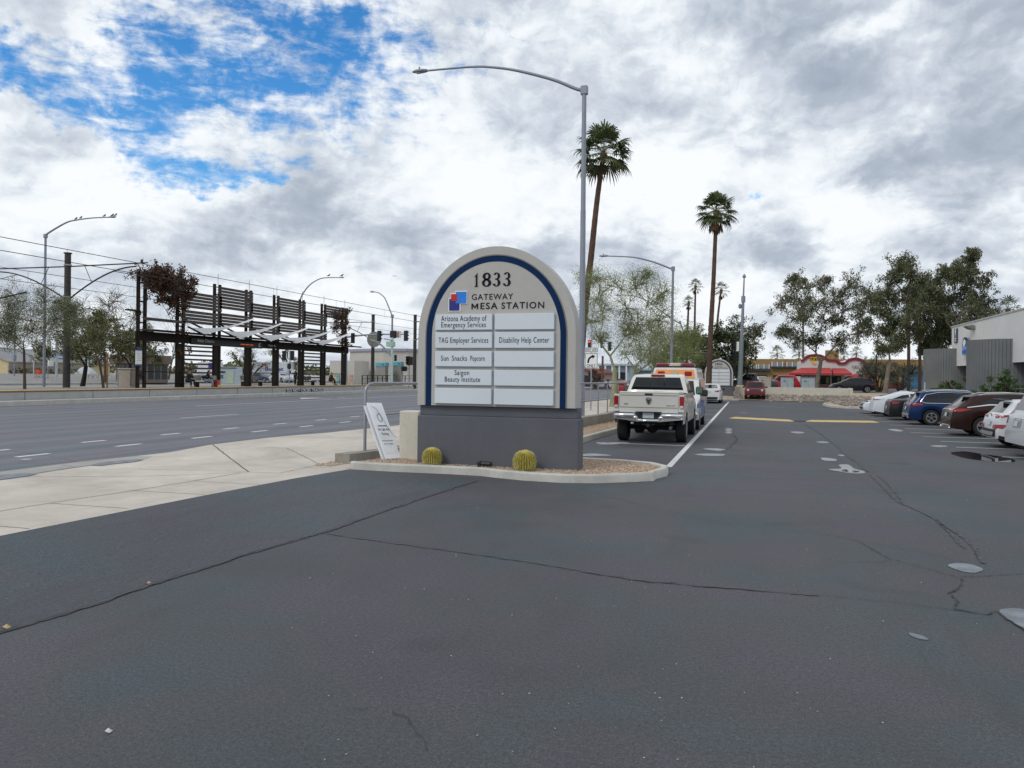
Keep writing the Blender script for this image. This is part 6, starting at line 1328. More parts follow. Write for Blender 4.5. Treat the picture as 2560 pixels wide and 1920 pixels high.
def wtext(s_, y0, y1, z, cap, m, x=-43.725, par=None):
    o = text(s_, cap, (0, 0, 0), m, par or sh, width=y1 - y0, rot=(0, 0, 0), extrude=.006, offset=.012); pl_ = org(par or sh)
    o.matrix_local = Matrix.Translation(Vector((x, (y0 + y1) / 2, z)) - pl_) @ Matrix(((0, 0, 1), (1, 0, 0), (0, 1, 0))).to_4x4(); return o
M_TXT = mat('grey sign lettering', (.62, .62, .60), .6)
wtext('Asian District', 53.1, 55.2, 4.42, .24, M_TXT); wtext('Main St', 63.0, 64.2, 4.45, .17, M_TXT, x=-43.8)
led = mat('led orange', (.25, .05, .01), .5, emit=(1, .16, .02), estr=.5); mb = MB()
for k in range(12): mb.box((-43.72, 58.75 + k * .16, 4.46), (.02, .12 if k % 4 else .03, .07))
mb.build('led_display', led, sh, world=True); MB().lathe([(.20, 0), (.20, .03), (.02, .03)], 20, (-43.72, 61.55, 4.50), Matrix.Rotation(R(90), 3, 'Y')).build('emblem', mat('white disc', (.5, .5, .5), .5), sh, world=True); MB().lathe([(.12, 0), (.12, .045), (.02, .045)], 16, (-43.72, 61.63, 4.50), Matrix.Rotation(R(90), 3, 'Y')).build('emblem', MATS['fascia'], sh, world=True)
# tensile canopies
S2 = lambda a, b: (320 + a * 580 / 2212, 620 + b * 580 / 2212)
for i, (tl, lo, tip, rt) in enumerate((((590, 757), (745, 822), (1215, 678), (1100, 690)), ((900, 790), (1075, 862), (1480, 722), (1390, 735)), ((1200, 820), (1370, 885), (1735, 762), (1640, 775)), ((1440, 848), (1615, 908), (1965, 788), (1860, 800)), ((1690, 876), (1860, 925), (2130, 815), (2060, 830)))):
    A = atx(*S2(*tl), -43.7); B = atx(*S2(*lo), -42.0); C = atx(*S2(*tip), -41.6); D = Vector((-44.6, (A.y + C.y) / 2 + .8, A.z + .55))
    def f(u, v):
        p = A.lerp(B, u); q = C + Vector((-.25 * (1 - u), 0, .06 * (1 - u))); r_ = p.lerp(q, v); r_.z -= (.36 - .28 * u) * math.sin(math.pi * v) + .10 * math.sin(math.pi * u) * (1 - v); return r_
    MB().grid(f, 8, 14).build('canopy', M_SAIL, sh, world=True, smooth=80, fix=False)
    mb = MB(); mb.bar(A + Vector((-.1, -.1, .05)), B + Vector((-.1, 0, -.10)), .12); mb.bar(B + Vector((-.15, 0, -.10)), Vector((-43.9, B.y + 1.6, A.z - .15)), .10); mb.bar(Vector((-43.9, A.y - .3, A.z + .6)), Vector((-43.9, A.y + 3.9, A.z - .55)), .12); mb.build('canopy_strut', M_STEEL, sh, world=True)
cp_ = thing('canopy_tip', 'white pointed canopy tip entering at the left picture edge', 'canopy', tuple(atx(0, 748, -43))); a_, b_, c_ = atx(-160, 790, -44), atx(-120, 765, -41.5), atx(78, 732, -41.5)
MB().grid(lambda u, v: a_.lerp(b_, u).lerp(c_, v) + Vector((0, 0, -.2 * math.sin(math.pi * v))), 3, 10).build('fabric', M_SAIL, cp_, world=True, smooth=80, fix=False); MB().bar(a_ + Vector((0, 0, .12)), c_ + Vector((0, -.3, .02)), .07).bar(Vector((a_.x, a_.y, .65)), a_, .3).build('frame', M_STEEL, cp_, world=True)
# notice on the first column
nb = thing('notice_sign', 'white notice board with blue edge strapped to the first shelter column', 'sign', (-43.75, 46.75, 3.0))
MB().box((-43.78, 46.78, 2.95), (.05, .62, 1.05), bev=.01).build('board', M_WPAINT, nb, world=True); MB().box((-43.75, 46.78, 3.60), (.06, .42, .26)).box((-43.75, 46.78, 2.38), (.06, .60, .12)).build('header', mat('blue header', (.03, .06, .16), .5), nb, world=True)
mb = MB()
for k in range(5): mb.box((-43.752, 46.78, 3.25 - k * .13), (.006, .42, .02))
mb.build('printed_lines', mat('grey print', (.16, .15, .15), .6), nb, world=True)
# vines
def vine(label, pts, n, sp, seed, size=.16): 
    t = thing('climbing_vine', label, 'vine', tuple(pts[0][:3])); rr = random.Random(seed); P_ = []; mb = MB()
    for (x, y, z, s_) in pts:
        for _ in range(int(14 * s_)): P_.append((x - pts[0][0] + rr.gauss(0, .35), y - pts[0][1] + rr.gauss(0, s_ * .42), z - pts[0][2] + rr.gauss(0, s_ * .34)))
    for k in range(0, len(P_) - 3, 3): mb.tube([P_[k], P_[k + 1], P_[k + 2]], .022, 3, cap=False)
    mb.build('stems', M_BARKD, t, fix=False); leaves('foliage', P_, n, sp, size, L_VINE, t, seed, 1.7, .4); return t
V2 = lambda a, b, X=-43.8: tuple(atx(*S2(a, b), X))
def vp(l): return [(*V2(a, b), s_) for a, b, s_ in l]
vine('large rusty brown vine spilling over the top left end of the shelter', vp([(210, 270, 1.0), (260, 250, 1.2), (260, 310, 1.3), (330, 240, 1.0), (400, 270, 1.2), (350, 330, 1.6), (450, 330, 1.7), (520, 290, 1.2), (570, 360, 1.3), (480, 430, 1.5), (560, 440, 1.1), (380, 420, 1.2), (300, 380, 1.0), (430, 520, .6), (500, 540, .6), (360, 500, .4), (500, 640, .35), (505, 820, .3), (500, 1000, .3), (240, 400, .3), (300, 470, .3)]), 34, .36, 201, .19)
vine('thin vine tendrils on the first shelter column top', vp([(60, 240, .6), (100, 215, .6), (150, 225, .6), (60, 280, .3)]), 8, .22, 202, .14)
vine('reddish vine hanging down the right end of the shelter', vp([(1980, 640, .9), (2050, 650, .9), (2000, 700, 1.0), (2060, 740, 1.0), (1990, 770, .8), (2050, 820, .9), (2060, 900, .8), (2060, 620, .6), (2060, 960, .6)]), 30, .32, 203, .18)
# lamps sticking out of column one
lt = thing('station_light', 'small dark flat floodlight bracketed off the first shelter column', 'lamp', (-44, 46.6, 6.4)); MB().box((-43.9, 46.3, 6.45), (.3, 1.3, .12), bev=.03).box((-44, 46.9, 6.3), (.2, .4, .35)).build('housing', M_STEEL, lt, world=True)
# bench
M_BENCH = mat('tan perforated bench', (.26, .235, .20), .55, .3, var=.1)
def bench(label, y, x=-44.7, L=2.9):
    t = thing('station_bench', label, 'bench', (x, y, PZ)); MB().box((0, 0, .45), (.46, L, .05), bev=.015).build('seat', M_BENCH, t)
    for k in range(3): MB().box((-.26, (k - 1) * L / 3, .78), (.05, L / 3 - .12, .42), bev=.05, M=Matrix.Rotation(R(-10), 3, 'Y')).build('backrest', M_BENCH, t)
    for s in (-1, 1): MB().box((0, s * (L / 2 - .12), .22), (.4, .06, .44)).build('leg', M_STEEL, t)
    MB().box((0, 0, .40), (.08, L - .2, .06)).build('frame', M_STEEL, t)
bench('tan metal bench with two seated people under the first white canopy', 54.0, x=-43.35); bench('dark empty bench frame between the fourth and fifth shelter columns', 62.2, x=-45.0); bench('dark bench by the standing people at the right of the shelter', 71.0)
# ticket machine, litter bin
g0 = gnd(576, 960, PZ); tm = thing('ticket_machine', 'pale blue ticket machine with green door under an orange logo sign', 'ticket machine', tuple(g0)); sc = (g0 - Vector((0, 0, 0))).length / 1923
w = 53 * sc; M_TM = mat('pale blue cabinet', (.46, .54, .58), .4, .1)
tmx = Matrix.Rotation(YAW + R(20), 4, 'Z')
def tmb(c, d, m, nm, bev=.02): o = MB().box(c, d, bev=bev).build(nm, m, tm); return o
tm.rotation_euler = (0, 0, math.atan2(g0.y, g0.x) - math.pi / 2)
tmb((0, 0, .95), (w, .7, 1.9), M_TM, 'cabinet'); tmb((-w * .02, -.38, .75), (w * .30, .05, 1.4), mat('green door', (.50, .60, .47), .4), 'door', .01); tmb((-w * .32, -.37, 1.32), (w * .22, .04, .16), M_GLASSD, 'screen', .005)
for k in range(3): tmb((-w * .36, -.37, .95 - k * .14), (w * .12, .03, .07), M_GLASSD, 'slot', .003)
tmb((-w * .1, -.37, 1.78), (w * .7, .04, .09), mat('navy strip', (.02, .04, .15), .5), 'header_strip', .003)
g1 = gnd(322, 968.5, PZ); M_BIN = mat('tan slatted bin', (.42, .36, .30), .6, var=.1)
t = thing('litter_bin', 'tan slatted square litter bin left of the shelter', 'litter bin', tuple(g1), R(8)); s = g1.length / 1923; W_ = 32 * s; Hh = 43 * s
MB().box((0, 0, Hh * .5), (W_ * .80, W_ * .80, Hh * .8)).build('liner', M_STEEL, t); MB().box((0, 0, Hh * .96), (W_ * 1.08, W_ * 1.08, Hh * .07), bev=.03).box((0, 0, Hh * .84), (W_ * .98, W_ * .98, Hh * .10)).box((0, 0, .05), (W_ * .98, W_ * .98, .10)).build('rim', M_BIN, t)
mb = MB()
for k in range(12):
    a = -W_ * .46 + k * W_ * .92 / 11
    for (x, y) in ((a, -W_ * .46), (a, W_ * .46), (-W_ * .46, a), (W_ * .46, a)): mb.box((x, y, Hh * .45), (.09, .06, Hh * .84))
mb.build('slats', M_BIN, t)
# wooden stake by the crooked tree
g2 = gnd(268, 970, PZ); tag(MB().tube([g2, g2 + Vector((0, 0, 2.6))], .06, 6).build('tree_stake', mat('stake wood', (.32, .16, .07), .8)), 'orange brown wooden stake beside the crooked young tree', 'stake')

# ------------------------------------------------------------------ people
def skin(name, chains, m, parent, sub=1):
    """chains: list of [(point, radius)...]; shared points (same coords) are merged, so limbs join"""
    vs, rs, es, idx = [], [], [], {}
    for ch_ in chains:
        prev = None
        for p, r in ch_:
            k = tuple(round(c, 4) for c in p)
            if k not in idx: idx[k] = len(vs); vs.append(k); rs.append(r)
            i = idx[k]
            if prev is not None and prev != i: es.append((prev, i))
            prev = i
    me = bpy.data.meshes.new(name); me.from_pydata(vs, es, []); o = bpy.data.objects.new(name, me); col.objects.link(o)
    md = o.modifiers.new('s', 'SKIN'); md.use_smooth_shade = True
    for i, r in enumerate(rs):
        me.skin_vertices[0].data[i].radius = (r, r) if not hasattr(r, '__len__') else r
        me.skin_vertices[0].data[i].use_root = (i == 0)
    o.modifiers.new('u', 'SUBSURF').levels = sub; o.modifiers['u'].render_levels = sub
    bpy.context.view_layer.update(); m2 = bpy.data.meshes.new_from_object(o.evaluated_get(bpy.context.evaluated_depsgraph_get()))
    bpy.data.objects.remove(o); m2.materials.clear(); m2.materials.append(m); m2.name = name
    o = bpy.data.objects.new(name, m2); col.objects.link(o); o.parent = parent; return o
M_SKIN = mat('skin', (.36, .20, .14), .6, var=.05); M_COAT = mat('black coat', (.012, .013, .020), .85); M_JEAN = mat('pale jeans', (.30, .34, .44), .85); M_DTRO = mat('dark trousers', (.018, .018, .025), .85); M_HAIR = mat('dark hair', (.02, .012, .008), .8); M_SHOE = mat('dark shoe', (.02, .02, .02), .6); M_WSH = mat('pale shoe', (.45, .45, .48), .6)
def person(label, loc, rz, seated=True, legs=M_DTRO, coat=M_COAT, shoe=M_SHOE, long_hair=False, size=1.2, cap=False, pack=False, lean=.12, arms='lap'):
    """local frame: faces +X; origin on the floor below the hips"""
    t = thing('person', label, 'person', loc, rz); t.scale = (size,) * 3; hz_ = .48 if seated else .92
    L_ = {}
    hip = (0, 0, hz_); ch = (lean * .75, 0, hz_ + .38); nk = (lean, 0, hz_ + .50); hd = (lean + .03, 0, hz_ + .62); ht = (lean + .03, 0, hz_ + .74)
    body = [[(hip, .13), ((lean * .35, 0, hz_ + .18), .12), (ch, .14), (nk, .055), (hd, .088), (ht, .075)]]; arm = []; leg = []; foot = []
    for s in (-1, 1):
        sh_ = (lean * .8, s * .17, hz_ + .42)
        if arms == 'lap': elb = (lean + .05, s * .22, hz_ + .17); wr_ = (lean + .27, s * .07, hz_ + .13)
        elif arms == 'phone': elb = (lean + .06, s * .21, hz_ + .16); wr_ = (lean + .26, s * .06, hz_ + .27)
        else: elb = (lean * .5, s * .23, hz_ + .15); wr_ = (lean * .5 + .05, s * .22, hz_ - .10)
        if seated: kn = (.42, s * .12, .50); an = (.44 + .03 * s, s * .12, .08); th = (.02, s * .09, hz_)
        else: kn = (.05 * s + .02, s * .10, .48); an = (.06 * s - .02, s * .10, .08); th = (0, s * .09, hz_ - .03)
        toe = (an[0] + .17, an[1], .035)
        body += [[(ch, .14), (sh_, .06), (elb, .04), (wr_, .028)], [(hip, .13), (th, .085), (kn, .058), (an, .038), (toe, .035)]]
        d = Vector(wr_) - Vector(elb); d.normalize(); side = Vector((0, 0, 1)).cross(d).normalized(); up_ = d.cross(side)
        palm = Vector(wr_) + d * .05; body.append([(wr_, .028), (tuple(palm), .030)])
        for q in range(4):
            b0 = palm + side * (q - 1.5) * .018; body.append([(tuple(palm), .030), (tuple(b0 + d * .035), .010), (tuple(b0 + d * (.065 - abs(q - 1.5) * .006) - up_ * .012), .009), (tuple(b0 + d * .078 - up_ * .03), .008)])
        th0 = Vector(wr_) + d * .02 + side * .03 * s; body.append([(wr_, .028), (tuple(th0 + d * .01), .011), (tuple(th0 + d * .045 + side * .012 * s), .009)])
        arm += [[((lean * .35, 0, hz_ + .18), .16), ((ch[0], 0, ch[2]), .165), ((sh_[0], sh_[1], sh_[2]), .085), (elb, .062), ((wr_[0] * .93 + elb[0] * .07, wr_[1] * .93 + elb[1] * .07, wr_[2] * .93 + elb[2] * .07), .045)]]
        leg += [[((hip[0], hip[1], hip[2]), .145), (th, .105), (kn, .078), ((an[0], an[1], .11), .055)]]
        foot.append([((an[0] - .05, an[1], .045), .045), ((an[0] + .07, an[1], .045), .048), (toe, .04)])
    skin('body', body, M_SKIN, t)
    skin('coat', [[((0, 0, hz_ + .02), .15), ((lean * .35, 0, hz_ + .18), .16), (ch, .165), ((nk[0], 0, nk[2] - .03), .075)]] + arm, coat, t)
    skin('trousers', leg, legs, t)
    for f_ in foot: skin('shoe', [f_], shoe, t)
    hc = Vector(hd) + Vector((0, 0, .045))
    skin('hair', [[(tuple(hc + Vector((-.02, 0, .03))), .098), (tuple(hc + Vector((-.05, 0, -.03))), .085)] + ([(tuple(hc + Vector((-.09, 0, -.16))), .075), (tuple(hc + Vector((-.09, 0, -.26))), .05)] if long_hair else [])], M_HAIR, t)
    fx = hd[0] + .085
    MB().add([(fx, -.014, hd[2] + .01), (fx, .014, hd[2] + .01), (fx + .025, 0, hd[2] + .005), (fx - .002, 0, hd[2] + .055)], [(0, 1, 2), (1, 3, 2), (3, 0, 2), (0, 3, 1)]).build('nose', M_SKIN, t)
    for s in (-1, 1): MB().lathe([(.012, 0), (.010, .006), (.001, .008)], 8, (fx - .008, s * .032, hd[2] + .055), Matrix.Rotation(R(90), 3, 'Y')).build('eye', M_HAIR, t); MB().box((hd[0] - .005, s * .092, hd[2] + .035), (.03, .012, .05), bev=.005).build('ear', M_SKIN, t)
    MB().box((fx - .004, 0, hd[2] - .022), (.01, .045, .010)).build('mouth', mat('lips', (.25, .08, .07), .6), t)
    if cap: MB().lathe([(.105, 0), (.10, .05), (.06, .09), (.001, .10)], 14, (hd[0], 0, hd[2] + .07)).box((hd[0] + .12, 0, hd[2] + .075), (.10, .13, .012)).build('cap', M_COAT, t); MB().box((fx + .0, 0, hd[2] + .055), (.02, .14, .035), bev=.006).build('sunglasses', M_BLK, t)
    if pack: skin('backpack', [[((lean * .4 - .24, 0, hz_ + .10), .13), ((lean * .6 - .24, 0, hz_ + .34), .12)]], mat('black backpack', (.014, .014, .018), .8), t)
    return t
def pf(px, py, dx=0): g_ = gnd(px, py, PZ); return (g_.x + dx, g_.y, PZ)
bx = -43.25
person('person in black coat, cap and sunglasses sitting at the left end of the bench', (bx, atx(478, 940, -43).y, PZ), R(-12), cap=True)
person('person in black jacket and pale jeans sitting sideways beside the red and gold bag', (bx, atx(521, 940, -43).y, PZ), R(38), legs=M_JEAN, long_hair=True, lean=.2, pack=True)
g_ = pf(738, 963); person('person in dark clothes with a backpack standing near the right of the shelter', g_, R(40), seated=False, arms='phone', pack=True, shoe=M_WSH, lean=.05, size=1.08)
g_ = pf(752, 963); person('person in dark hooded coat standing against the shelter column', g_, R(200), seated=False, arms='phone', shoe=M_WSH, lean=.05, size=1.08)
g_ = pf(770, 962, -.5); person('person in dark clothes sitting behind the lower slats at the right', (-44.5, g_[1], PZ), R(20))
# bags
g_ = gnd(544, 968.3, PZ); t = thing('shopping_bag', 'red and gold shopping bag standing on the platform by the bench', 'bag', tuple(g_), R(10))
MB().add([(-.16, -.30, 0), (.16, -.30, 0), (.16, .30, 0), (-.16, .30, 0), (-.09, -.26, .62), (.09, -.26, .62), (.09, .26, .62), (-.09, .26, .62)], [(0, 3, 2, 1), (4, 5, 6, 7), (0, 1, 5, 4), (1, 2, 6, 5), (2, 3, 7, 6), (3, 0, 4, 7)]).build('bag', mat('red bag', (.32, .03, .02), .5, var=.3, vscale=6), t)
MB().box((.135, 0, .13), (.05, .50, .16), M=Matrix.Rotation(R(-6), 3, 'Y')).box((.12, .20, .36), (.05, .07, .34), M=Matrix.Rotation(R(-6), 3, 'Y')).build('gold_band', mat('gold print', (.62, .42, .12), .4), t)
MB().tube([(0, -.12, .6), (0, -.08, .8), (0, .08, .8), (0, .12, .6)], .014, 5).build('handle', M_BLK, t)

# ------------------------------------------------------------------ catenary poles and wires
M_WIRE = mat('wire', (.03, .03, .035), .6, .5)
def ocs(label, x, y, z0, z1, r, sides):
    t = thing('catenary_pole', label, 'pole', (x, y, z0), 0, 'overhead line poles along the tracks')
    MB().tube([(0, 0, -.05), (0, 0, z1 - z0)], [r, r * .86], 14).lathe([(r * 1.15, 0), (r * 1.15, .06)], 14, (0, 0, z1 - z0 - .05)).build('pole', M_POLE, t, smooth=50)
    for (reach, za, rs) in sides:
        s = 1 if reach > 0 else -1; zh = za - z0; mb = MB(); mb.tube([(0, 0, zh), (reach, 0, zh + .05)], .05, 6)
        n = 12; zl = zh - 2.35; ex = reach * .86
        arc = [(s * r + (ex - s * r) * (1 - math.cos(k / n * math.pi / 2)) ** .9, 0, zl + (zh - .18 - zl) * math.sin(k / n * math.pi / 2)) for k in range(n + 1)]
        arc = [(s * r + (ex - s * r) * (k / n), 0, zl + (zh - .18 - zl) * math.sin((k / n) * math.pi / 2) ** .95) for k in range(n + 1)]
        mb.tube(arc, .055, 6); mb.tube([(reach * .22, 0, zh), arc[4]], .03, 4); mb.tube([arc[8], (reach * .93, 0, zh - .9)], .025, 4); mb.tube([(reach * .93, 0, zh - .9), (reach * .96, 0, zh - .95)], .04, 5)
        mb.lathe([(.05, 0), (.09, .05), (.09, .2), (.05, .28)], 8, (reach * .93, 0, zh + .03)); mb.build('cantilever', M_POLE, t, smooth=50)
    for zz_ in (z1 - z0 - .95, z1 - z0 - 3.3): MB().lathe([(r * 1.08, 0), (r * 1.08, .10)], 14, (0, 0, zz_)).build('collar', M_GALV, t)
    return t
ocs('nearest thick dark overhead line pole with arms both sides, left of the shelter', -48.0, 44.33, PZ, 10.56, .25, [(7.2, 9.55, 0), (-8.2, 9.55, 0)])
ocs('overhead line pole with round sign at the far end of the platform', -48.0, 92.3, .45, 9.83, .25, [(-7.6, 8.85, 0)])
ocs('overhead line pole nearest the left edge of the arched sign', -41.5, 91.4, .1, 9.68, .24, [(5.5, 8.8, 0)])
# round sign on second pole
t = thing('round_sign', 'grey round sign back on the far catenary pole', 'sign', (-47.72, 92.1, 6.55)); MB().lathe([(1.05, -.02), (1.05, .02), (.01, .025)], 24, (0, 0, 0), Matrix.Rotation(R(90), 3, 'X') ).build('disc', mat('sign back', (.16, .175, .15), .6), t)
def wire(label, x, zc, zm, ya, yb, hang):
    t = thing('overhead_wire', label, 'wire', (x, ya, zc)); mb = MB(); mb.tube([(0, y - ya, 0) for y in np.linspace(ya, yb, 14)], .022, 4); mb.build('contact_wire', M_WIRE, t)
    MB().tube([(0, y - ya, zm - zc) for y in np.linspace(ya, yb, 14)], .022, 4).build('messenger_wire', M_WIRE, t)
    for y in hang: MB().tube([(0, y - ya, 0), (0, y - ya, zm - zc)], .012, 3).build('hanger', M_WIRE, t)
wire('pair of overhead wires above the near track', -41.2, 8.76, 9.53, 10, 200, list(range(16, 100, 11)))
wire('pair of overhead wires above the far track', -54.9, 8.88, 9.78, 10, 200, list(range(14, 110, 11)))
# platform end fence and cabinets
ft = thing('platform_fence', 'dark steel fence with vertical posts at the far end of the platform', 'fence', (-42.2, 79, PZ))
g3 = [-42.0, 79.6]
for k in range(12):
    y = 79.4 + k * 1.28; MB().box((-42.6, y, PZ + .55), (.09, .09, 1.15)).build('post', M_STEEL, ft, world=True)
MB().box((-42.6, 86.5, PZ + 1.12), (.07, 14.2, .06)).box((-42.6, 86.5, PZ + .75), (.04, 14.2, .04)).box((-42.6, 86.5, PZ + .12), (.04, 14.2, .04)).build('rails', M_STEEL, ft, world=True)
K9 = 200 / 2074
for lab, xa, xb, yt, yb, Y in (('stainless kiosk with turquoise top, left of the signal pole', 862, 1125, 1105, 1620, 86), ('stainless kiosk with turquoise top, right of the signal pole', 1295, 1520, 1085, 1620, 88)):
    a, b = at(860 + xa * K9, 800 + yt * K9, Y), at(860 + xb * K9, 800 + yt * K9, Y); w = (b - a).length; zt = a.z; base = PZ * .7
    t = thing('kiosk', lab, 'kiosk', ((a.x + b.x) / 2, Y, base), 0, 'kiosks at the platform end'); MB().box((0, 0, (zt - base) * .42), (w * .92, w * .6, (zt - base) * .84), bev=.02).build('cabinet', mat('stainless', (.33, .31, .29), .4, .6, var=.1, vscale=1), t)
    MB().box((0, 0, (zt - base) * .92), (w, w * .75, (zt - base) * .17), bev=.03).build('top', mat('turquoise top', (.12, .38, .46), .5), t)
    for dx in (.12, .22): MB().box((w * dx + .1, -w * .38, (zt - base) * .92), (.14, .03, .14)).build('symbol', mat('symbol', (.03, .08, .15), .5), t)
# ================================================================== street lamps, signals, signs
def cobra(label, base, pts, r0, r1, ra, head_len=.75, sensor=True, name='street_lamp', hw=.16, group='street lamps', mid=None):
    """pts: pole top then the arm up to the head"""
    t = thing(name, label, 'street lamp', tuple(base), 0, group); b = Vector(base); P_ = [Vector(p) - b for p in pts]; top = P_[0]
    if mid: MB().tube([(0, 0, -.1), (top.x * mid, top.y * mid, top.z * mid), (top.x * mid, top.y * mid, top.z * mid + .12), top + Vector((0, 0, .12))], [r0, r0 * .92, r1 * 1.12, r1], 12).build('pole', M_LAMP, t, smooth=50)
    else: MB().tube([(0, 0, -.1), top + Vector((0, 0, .12))], [r0, r1], 12).build('pole', M_LAMP, t, smooth=50)
    MB().lathe([(r0 * 1.7, 0), (r0 * 1.7, .04), (r0, .10)], 12, (0, 0, 0)).build('base_plate', M_LAMP, t)
    path = []; arm = P_[0:]; n = len(arm)
    for i in range(n - 1):
        p0, p1, p2, p3 = arm[max(i - 1, 0)], arm[i], arm[i + 1], arm[min(i + 2, n - 1)]
        for k in range(6): f = k / 6; path.append(0.5 * ((2 * p1) + (-p0 + p2) * f + (2 * p0 - 5 * p1 + 4 * p2 - p3) * f * f + (-p0 + 3 * p1 - 3 * p2 + p3) * f ** 3))
    path.append(arm[-1]); MB().tube(path, [ra * 1.5 - ra * .7 * i / len(path) for i in range(len(path))], 8).build('arm', M_LAMP, t, smooth=50)
    MB().box(top, (r1 * 3.2, r1 * 2.4, .38), bev=.03).build('arm_clamp', M_LAMP, t)
    e = arm[-1]; d = (arm[-1] - arm[-2]).normalized(); d.z *= .3; d.normalize(); sd = d.cross(Vector((0, 0, 1))).normalized(); mb = MB(); n = 10
    vs = []
    for i in range(n + 1):
        u = i / n; p = e + d * (u * head_len - .08); w = hw * math.sin(math.pi * min(.97, .12 + u * .85)) ** .6; h = .11 * math.sin(math.pi * min(.95, .15 + u * .8)) ** .5
        for (a, c) in ((-1, 0), (-.8, .6), (0, 1), (.8, .6), (1, 0), (.8, -.45), (0, -.6), (-.8, -.45)): vs.append(tuple(p + sd * a * w + Vector((0, 0, c * h))))
    fs = [(i * 8 + j, i * 8 + (j + 1) % 8, (i + 1) * 8 + (j + 1) % 8, (i + 1) * 8 + j) for i in range(n) for j in range(8)] + [tuple(range(7, -1, -1)), tuple(n * 8 + j for j in range(8))]
    hd = mb.add(vs, fs).build('lamp_head', M_LAMP, t, smooth=60)
    MB().box(e + d * head_len * .5 + Vector((0, 0, -.065)), (hw * 1.2, hw * 1.2, .03), bev=.01).build('lens', mat('lamp lens', (.45, .46, .44), .3), hd)
    if sensor: MB().lathe([(.04, 0), (.04, .09), (.02, .11)], 8, e + d * head_len * .42 + Vector((0, 0, .10))).build('photocell', M_GALV, hd)
    return t
YL1 = 32.09
l1 = cobra('near tall grey street lamp behind the arched sign with its long arm reaching left', (-6.84, YL1, .13), [at(1461, 226, YL1), at(1440, 222, YL1), at(1385, 200, YL1), at(1300, 178, YL1), at(1240, 169, YL1), at(1180, 167, YL1), at(1064, 177, YL1)], .125, .095, .055, head_len=.72, mid=.63)
cobra('second street lamp on the right, arm reaching left above the palo verdes', (-6.05, 62.5, .13), [at(1683, 672, 62.5), at(1676, 671, 62.5), at(1640, 657, 62.5), at(1600, 646, 62.5), at(1570, 642, 62.5), at(1518, 640, 62.5)], .12, .09, .055, mid=.6)
cobra('third street lamp with thin arm showing through the palo verde crowns', (-5.9, 108, .2), [at(1700, 806, 108), at(1690, 803, 108), at(1650, 775, 108), at(1610, 748, 108), at(1580, 739, 108), at(1550, 738, 108)], .12, .09, .06, mid=.6)
cobra('street lamp at the far left with birds perched on its arm', (-62.2, 55.0, .12), [Vector((-62.2, 55.0, 14.3)), at(122, 582, 55), at(165, 557, 55), at(192, 550, 55), at(230, 545, 55), at(275, 543, 55)], .13, .10, .06, mid=.6)
lb_ = at(114, 585, 55)
cobra('curved arm street lamp rising behind the right half of the shelter', (at(745, 960, 95).x, 95, .2), [at(750, 752, 95), at(757, 735, 95), at(775, 712, 95), at(800, 697, 95), at(825, 694, 95), at(850, 694, 95)], .13, .10, .07)
# birds on lamp arms
def bird(label, p, s=.16, rz=0):
    t = thing('bird', label, 'bird', tuple(p), rz, 'birds perched on lamp arms'); 
    skin('body', [[((-s * 1.3, 0, s * .6), .015 * s / .16), ((-s * .5, 0, s * .75), .05 * s / .16), ((s * .15, 0, s * .95), .06 * s / .16), ((s * .42, 0, s * 1.45), .038 * s / .16), ((s * .60, 0, s * 1.45), .012 * s / .16)]], mat('pigeon grey', (.09, .09, .105), .7), t)
    MB().tube([(0, .02, 0), (0, .02, s * .6)], .006, 3).tube([(0, -.02, 0), (0, -.02, s * .6)], .006, 3).build('legs', M_BLK, t)
for lab, x, y in (('leftmost bird, halfway along the far left lamp arm', 191, 551), ('second bird along the far left lamp arm', 203, 548.5), ('third bird along the far left lamp arm', 262, 544), ('fourth bird, on the lamp head at far left', 282, 542.5), ('rightmost bird, at the tip of the far left lamp head', 290, 542)): bird(lab, at(x, y, 55), .20)
bird('bird on the curved lamp arm behind the shelter', at(823, 693, 95), .3); bird('bird at the tip of the curved lamp arm behind the shelter', at(856, 693, 95), .3)
M_SIG = mat('signal black', (.010, .010, .012), .5)
def signal(label, p, h, rz=0, lit=None, w=None, three=True):
    t = thing('traffic_signal', label, 'traffic light', tuple(p), rz, 'traffic lights at the crossing'); w = w or h * .36
    MB().box((0, 0, 0), (w, w * .7, h), bev=.02).build('housing', M_SIG, t)
    for k in range(3):
        z = h * (.32 - .32 * k); mm = M_SIG if lit != k else mat('signal red lit', (.6, .02, .01), .4, emit=(1, .05, .02), estr=2.0)
        MB().lathe([(w * .34, 0), (w * .34, .02), (.01, .03)], 14, (0, -w * .36, z), Matrix.Rotation(R(90), 3, 'X')).build('lens', mm if lit == k else mat('dark lens', (.03, .02, .02), .3), t)
        MB().add([(-w * .4, -w * .35, z), (-w * .3, -w * .35, z + w * .33), (w * .3, -w * .35, z + w * .33), (w * .4, -w * .35, z), (-w * .4, -w * .85, z), (-w * .3, -w * .85, z + w * .30), (w * .3, -w * .85, z + w * .30), (w * .4, -w * .85, z)], [(0, 1, 5, 4), (1, 2, 6, 5), (2, 3, 7, 6)]).build('visor', M_SIG, t)
    return t
Z9 = lambda a, b, Y=90: at(860 + a * K9, 800 + b * K9, Y)
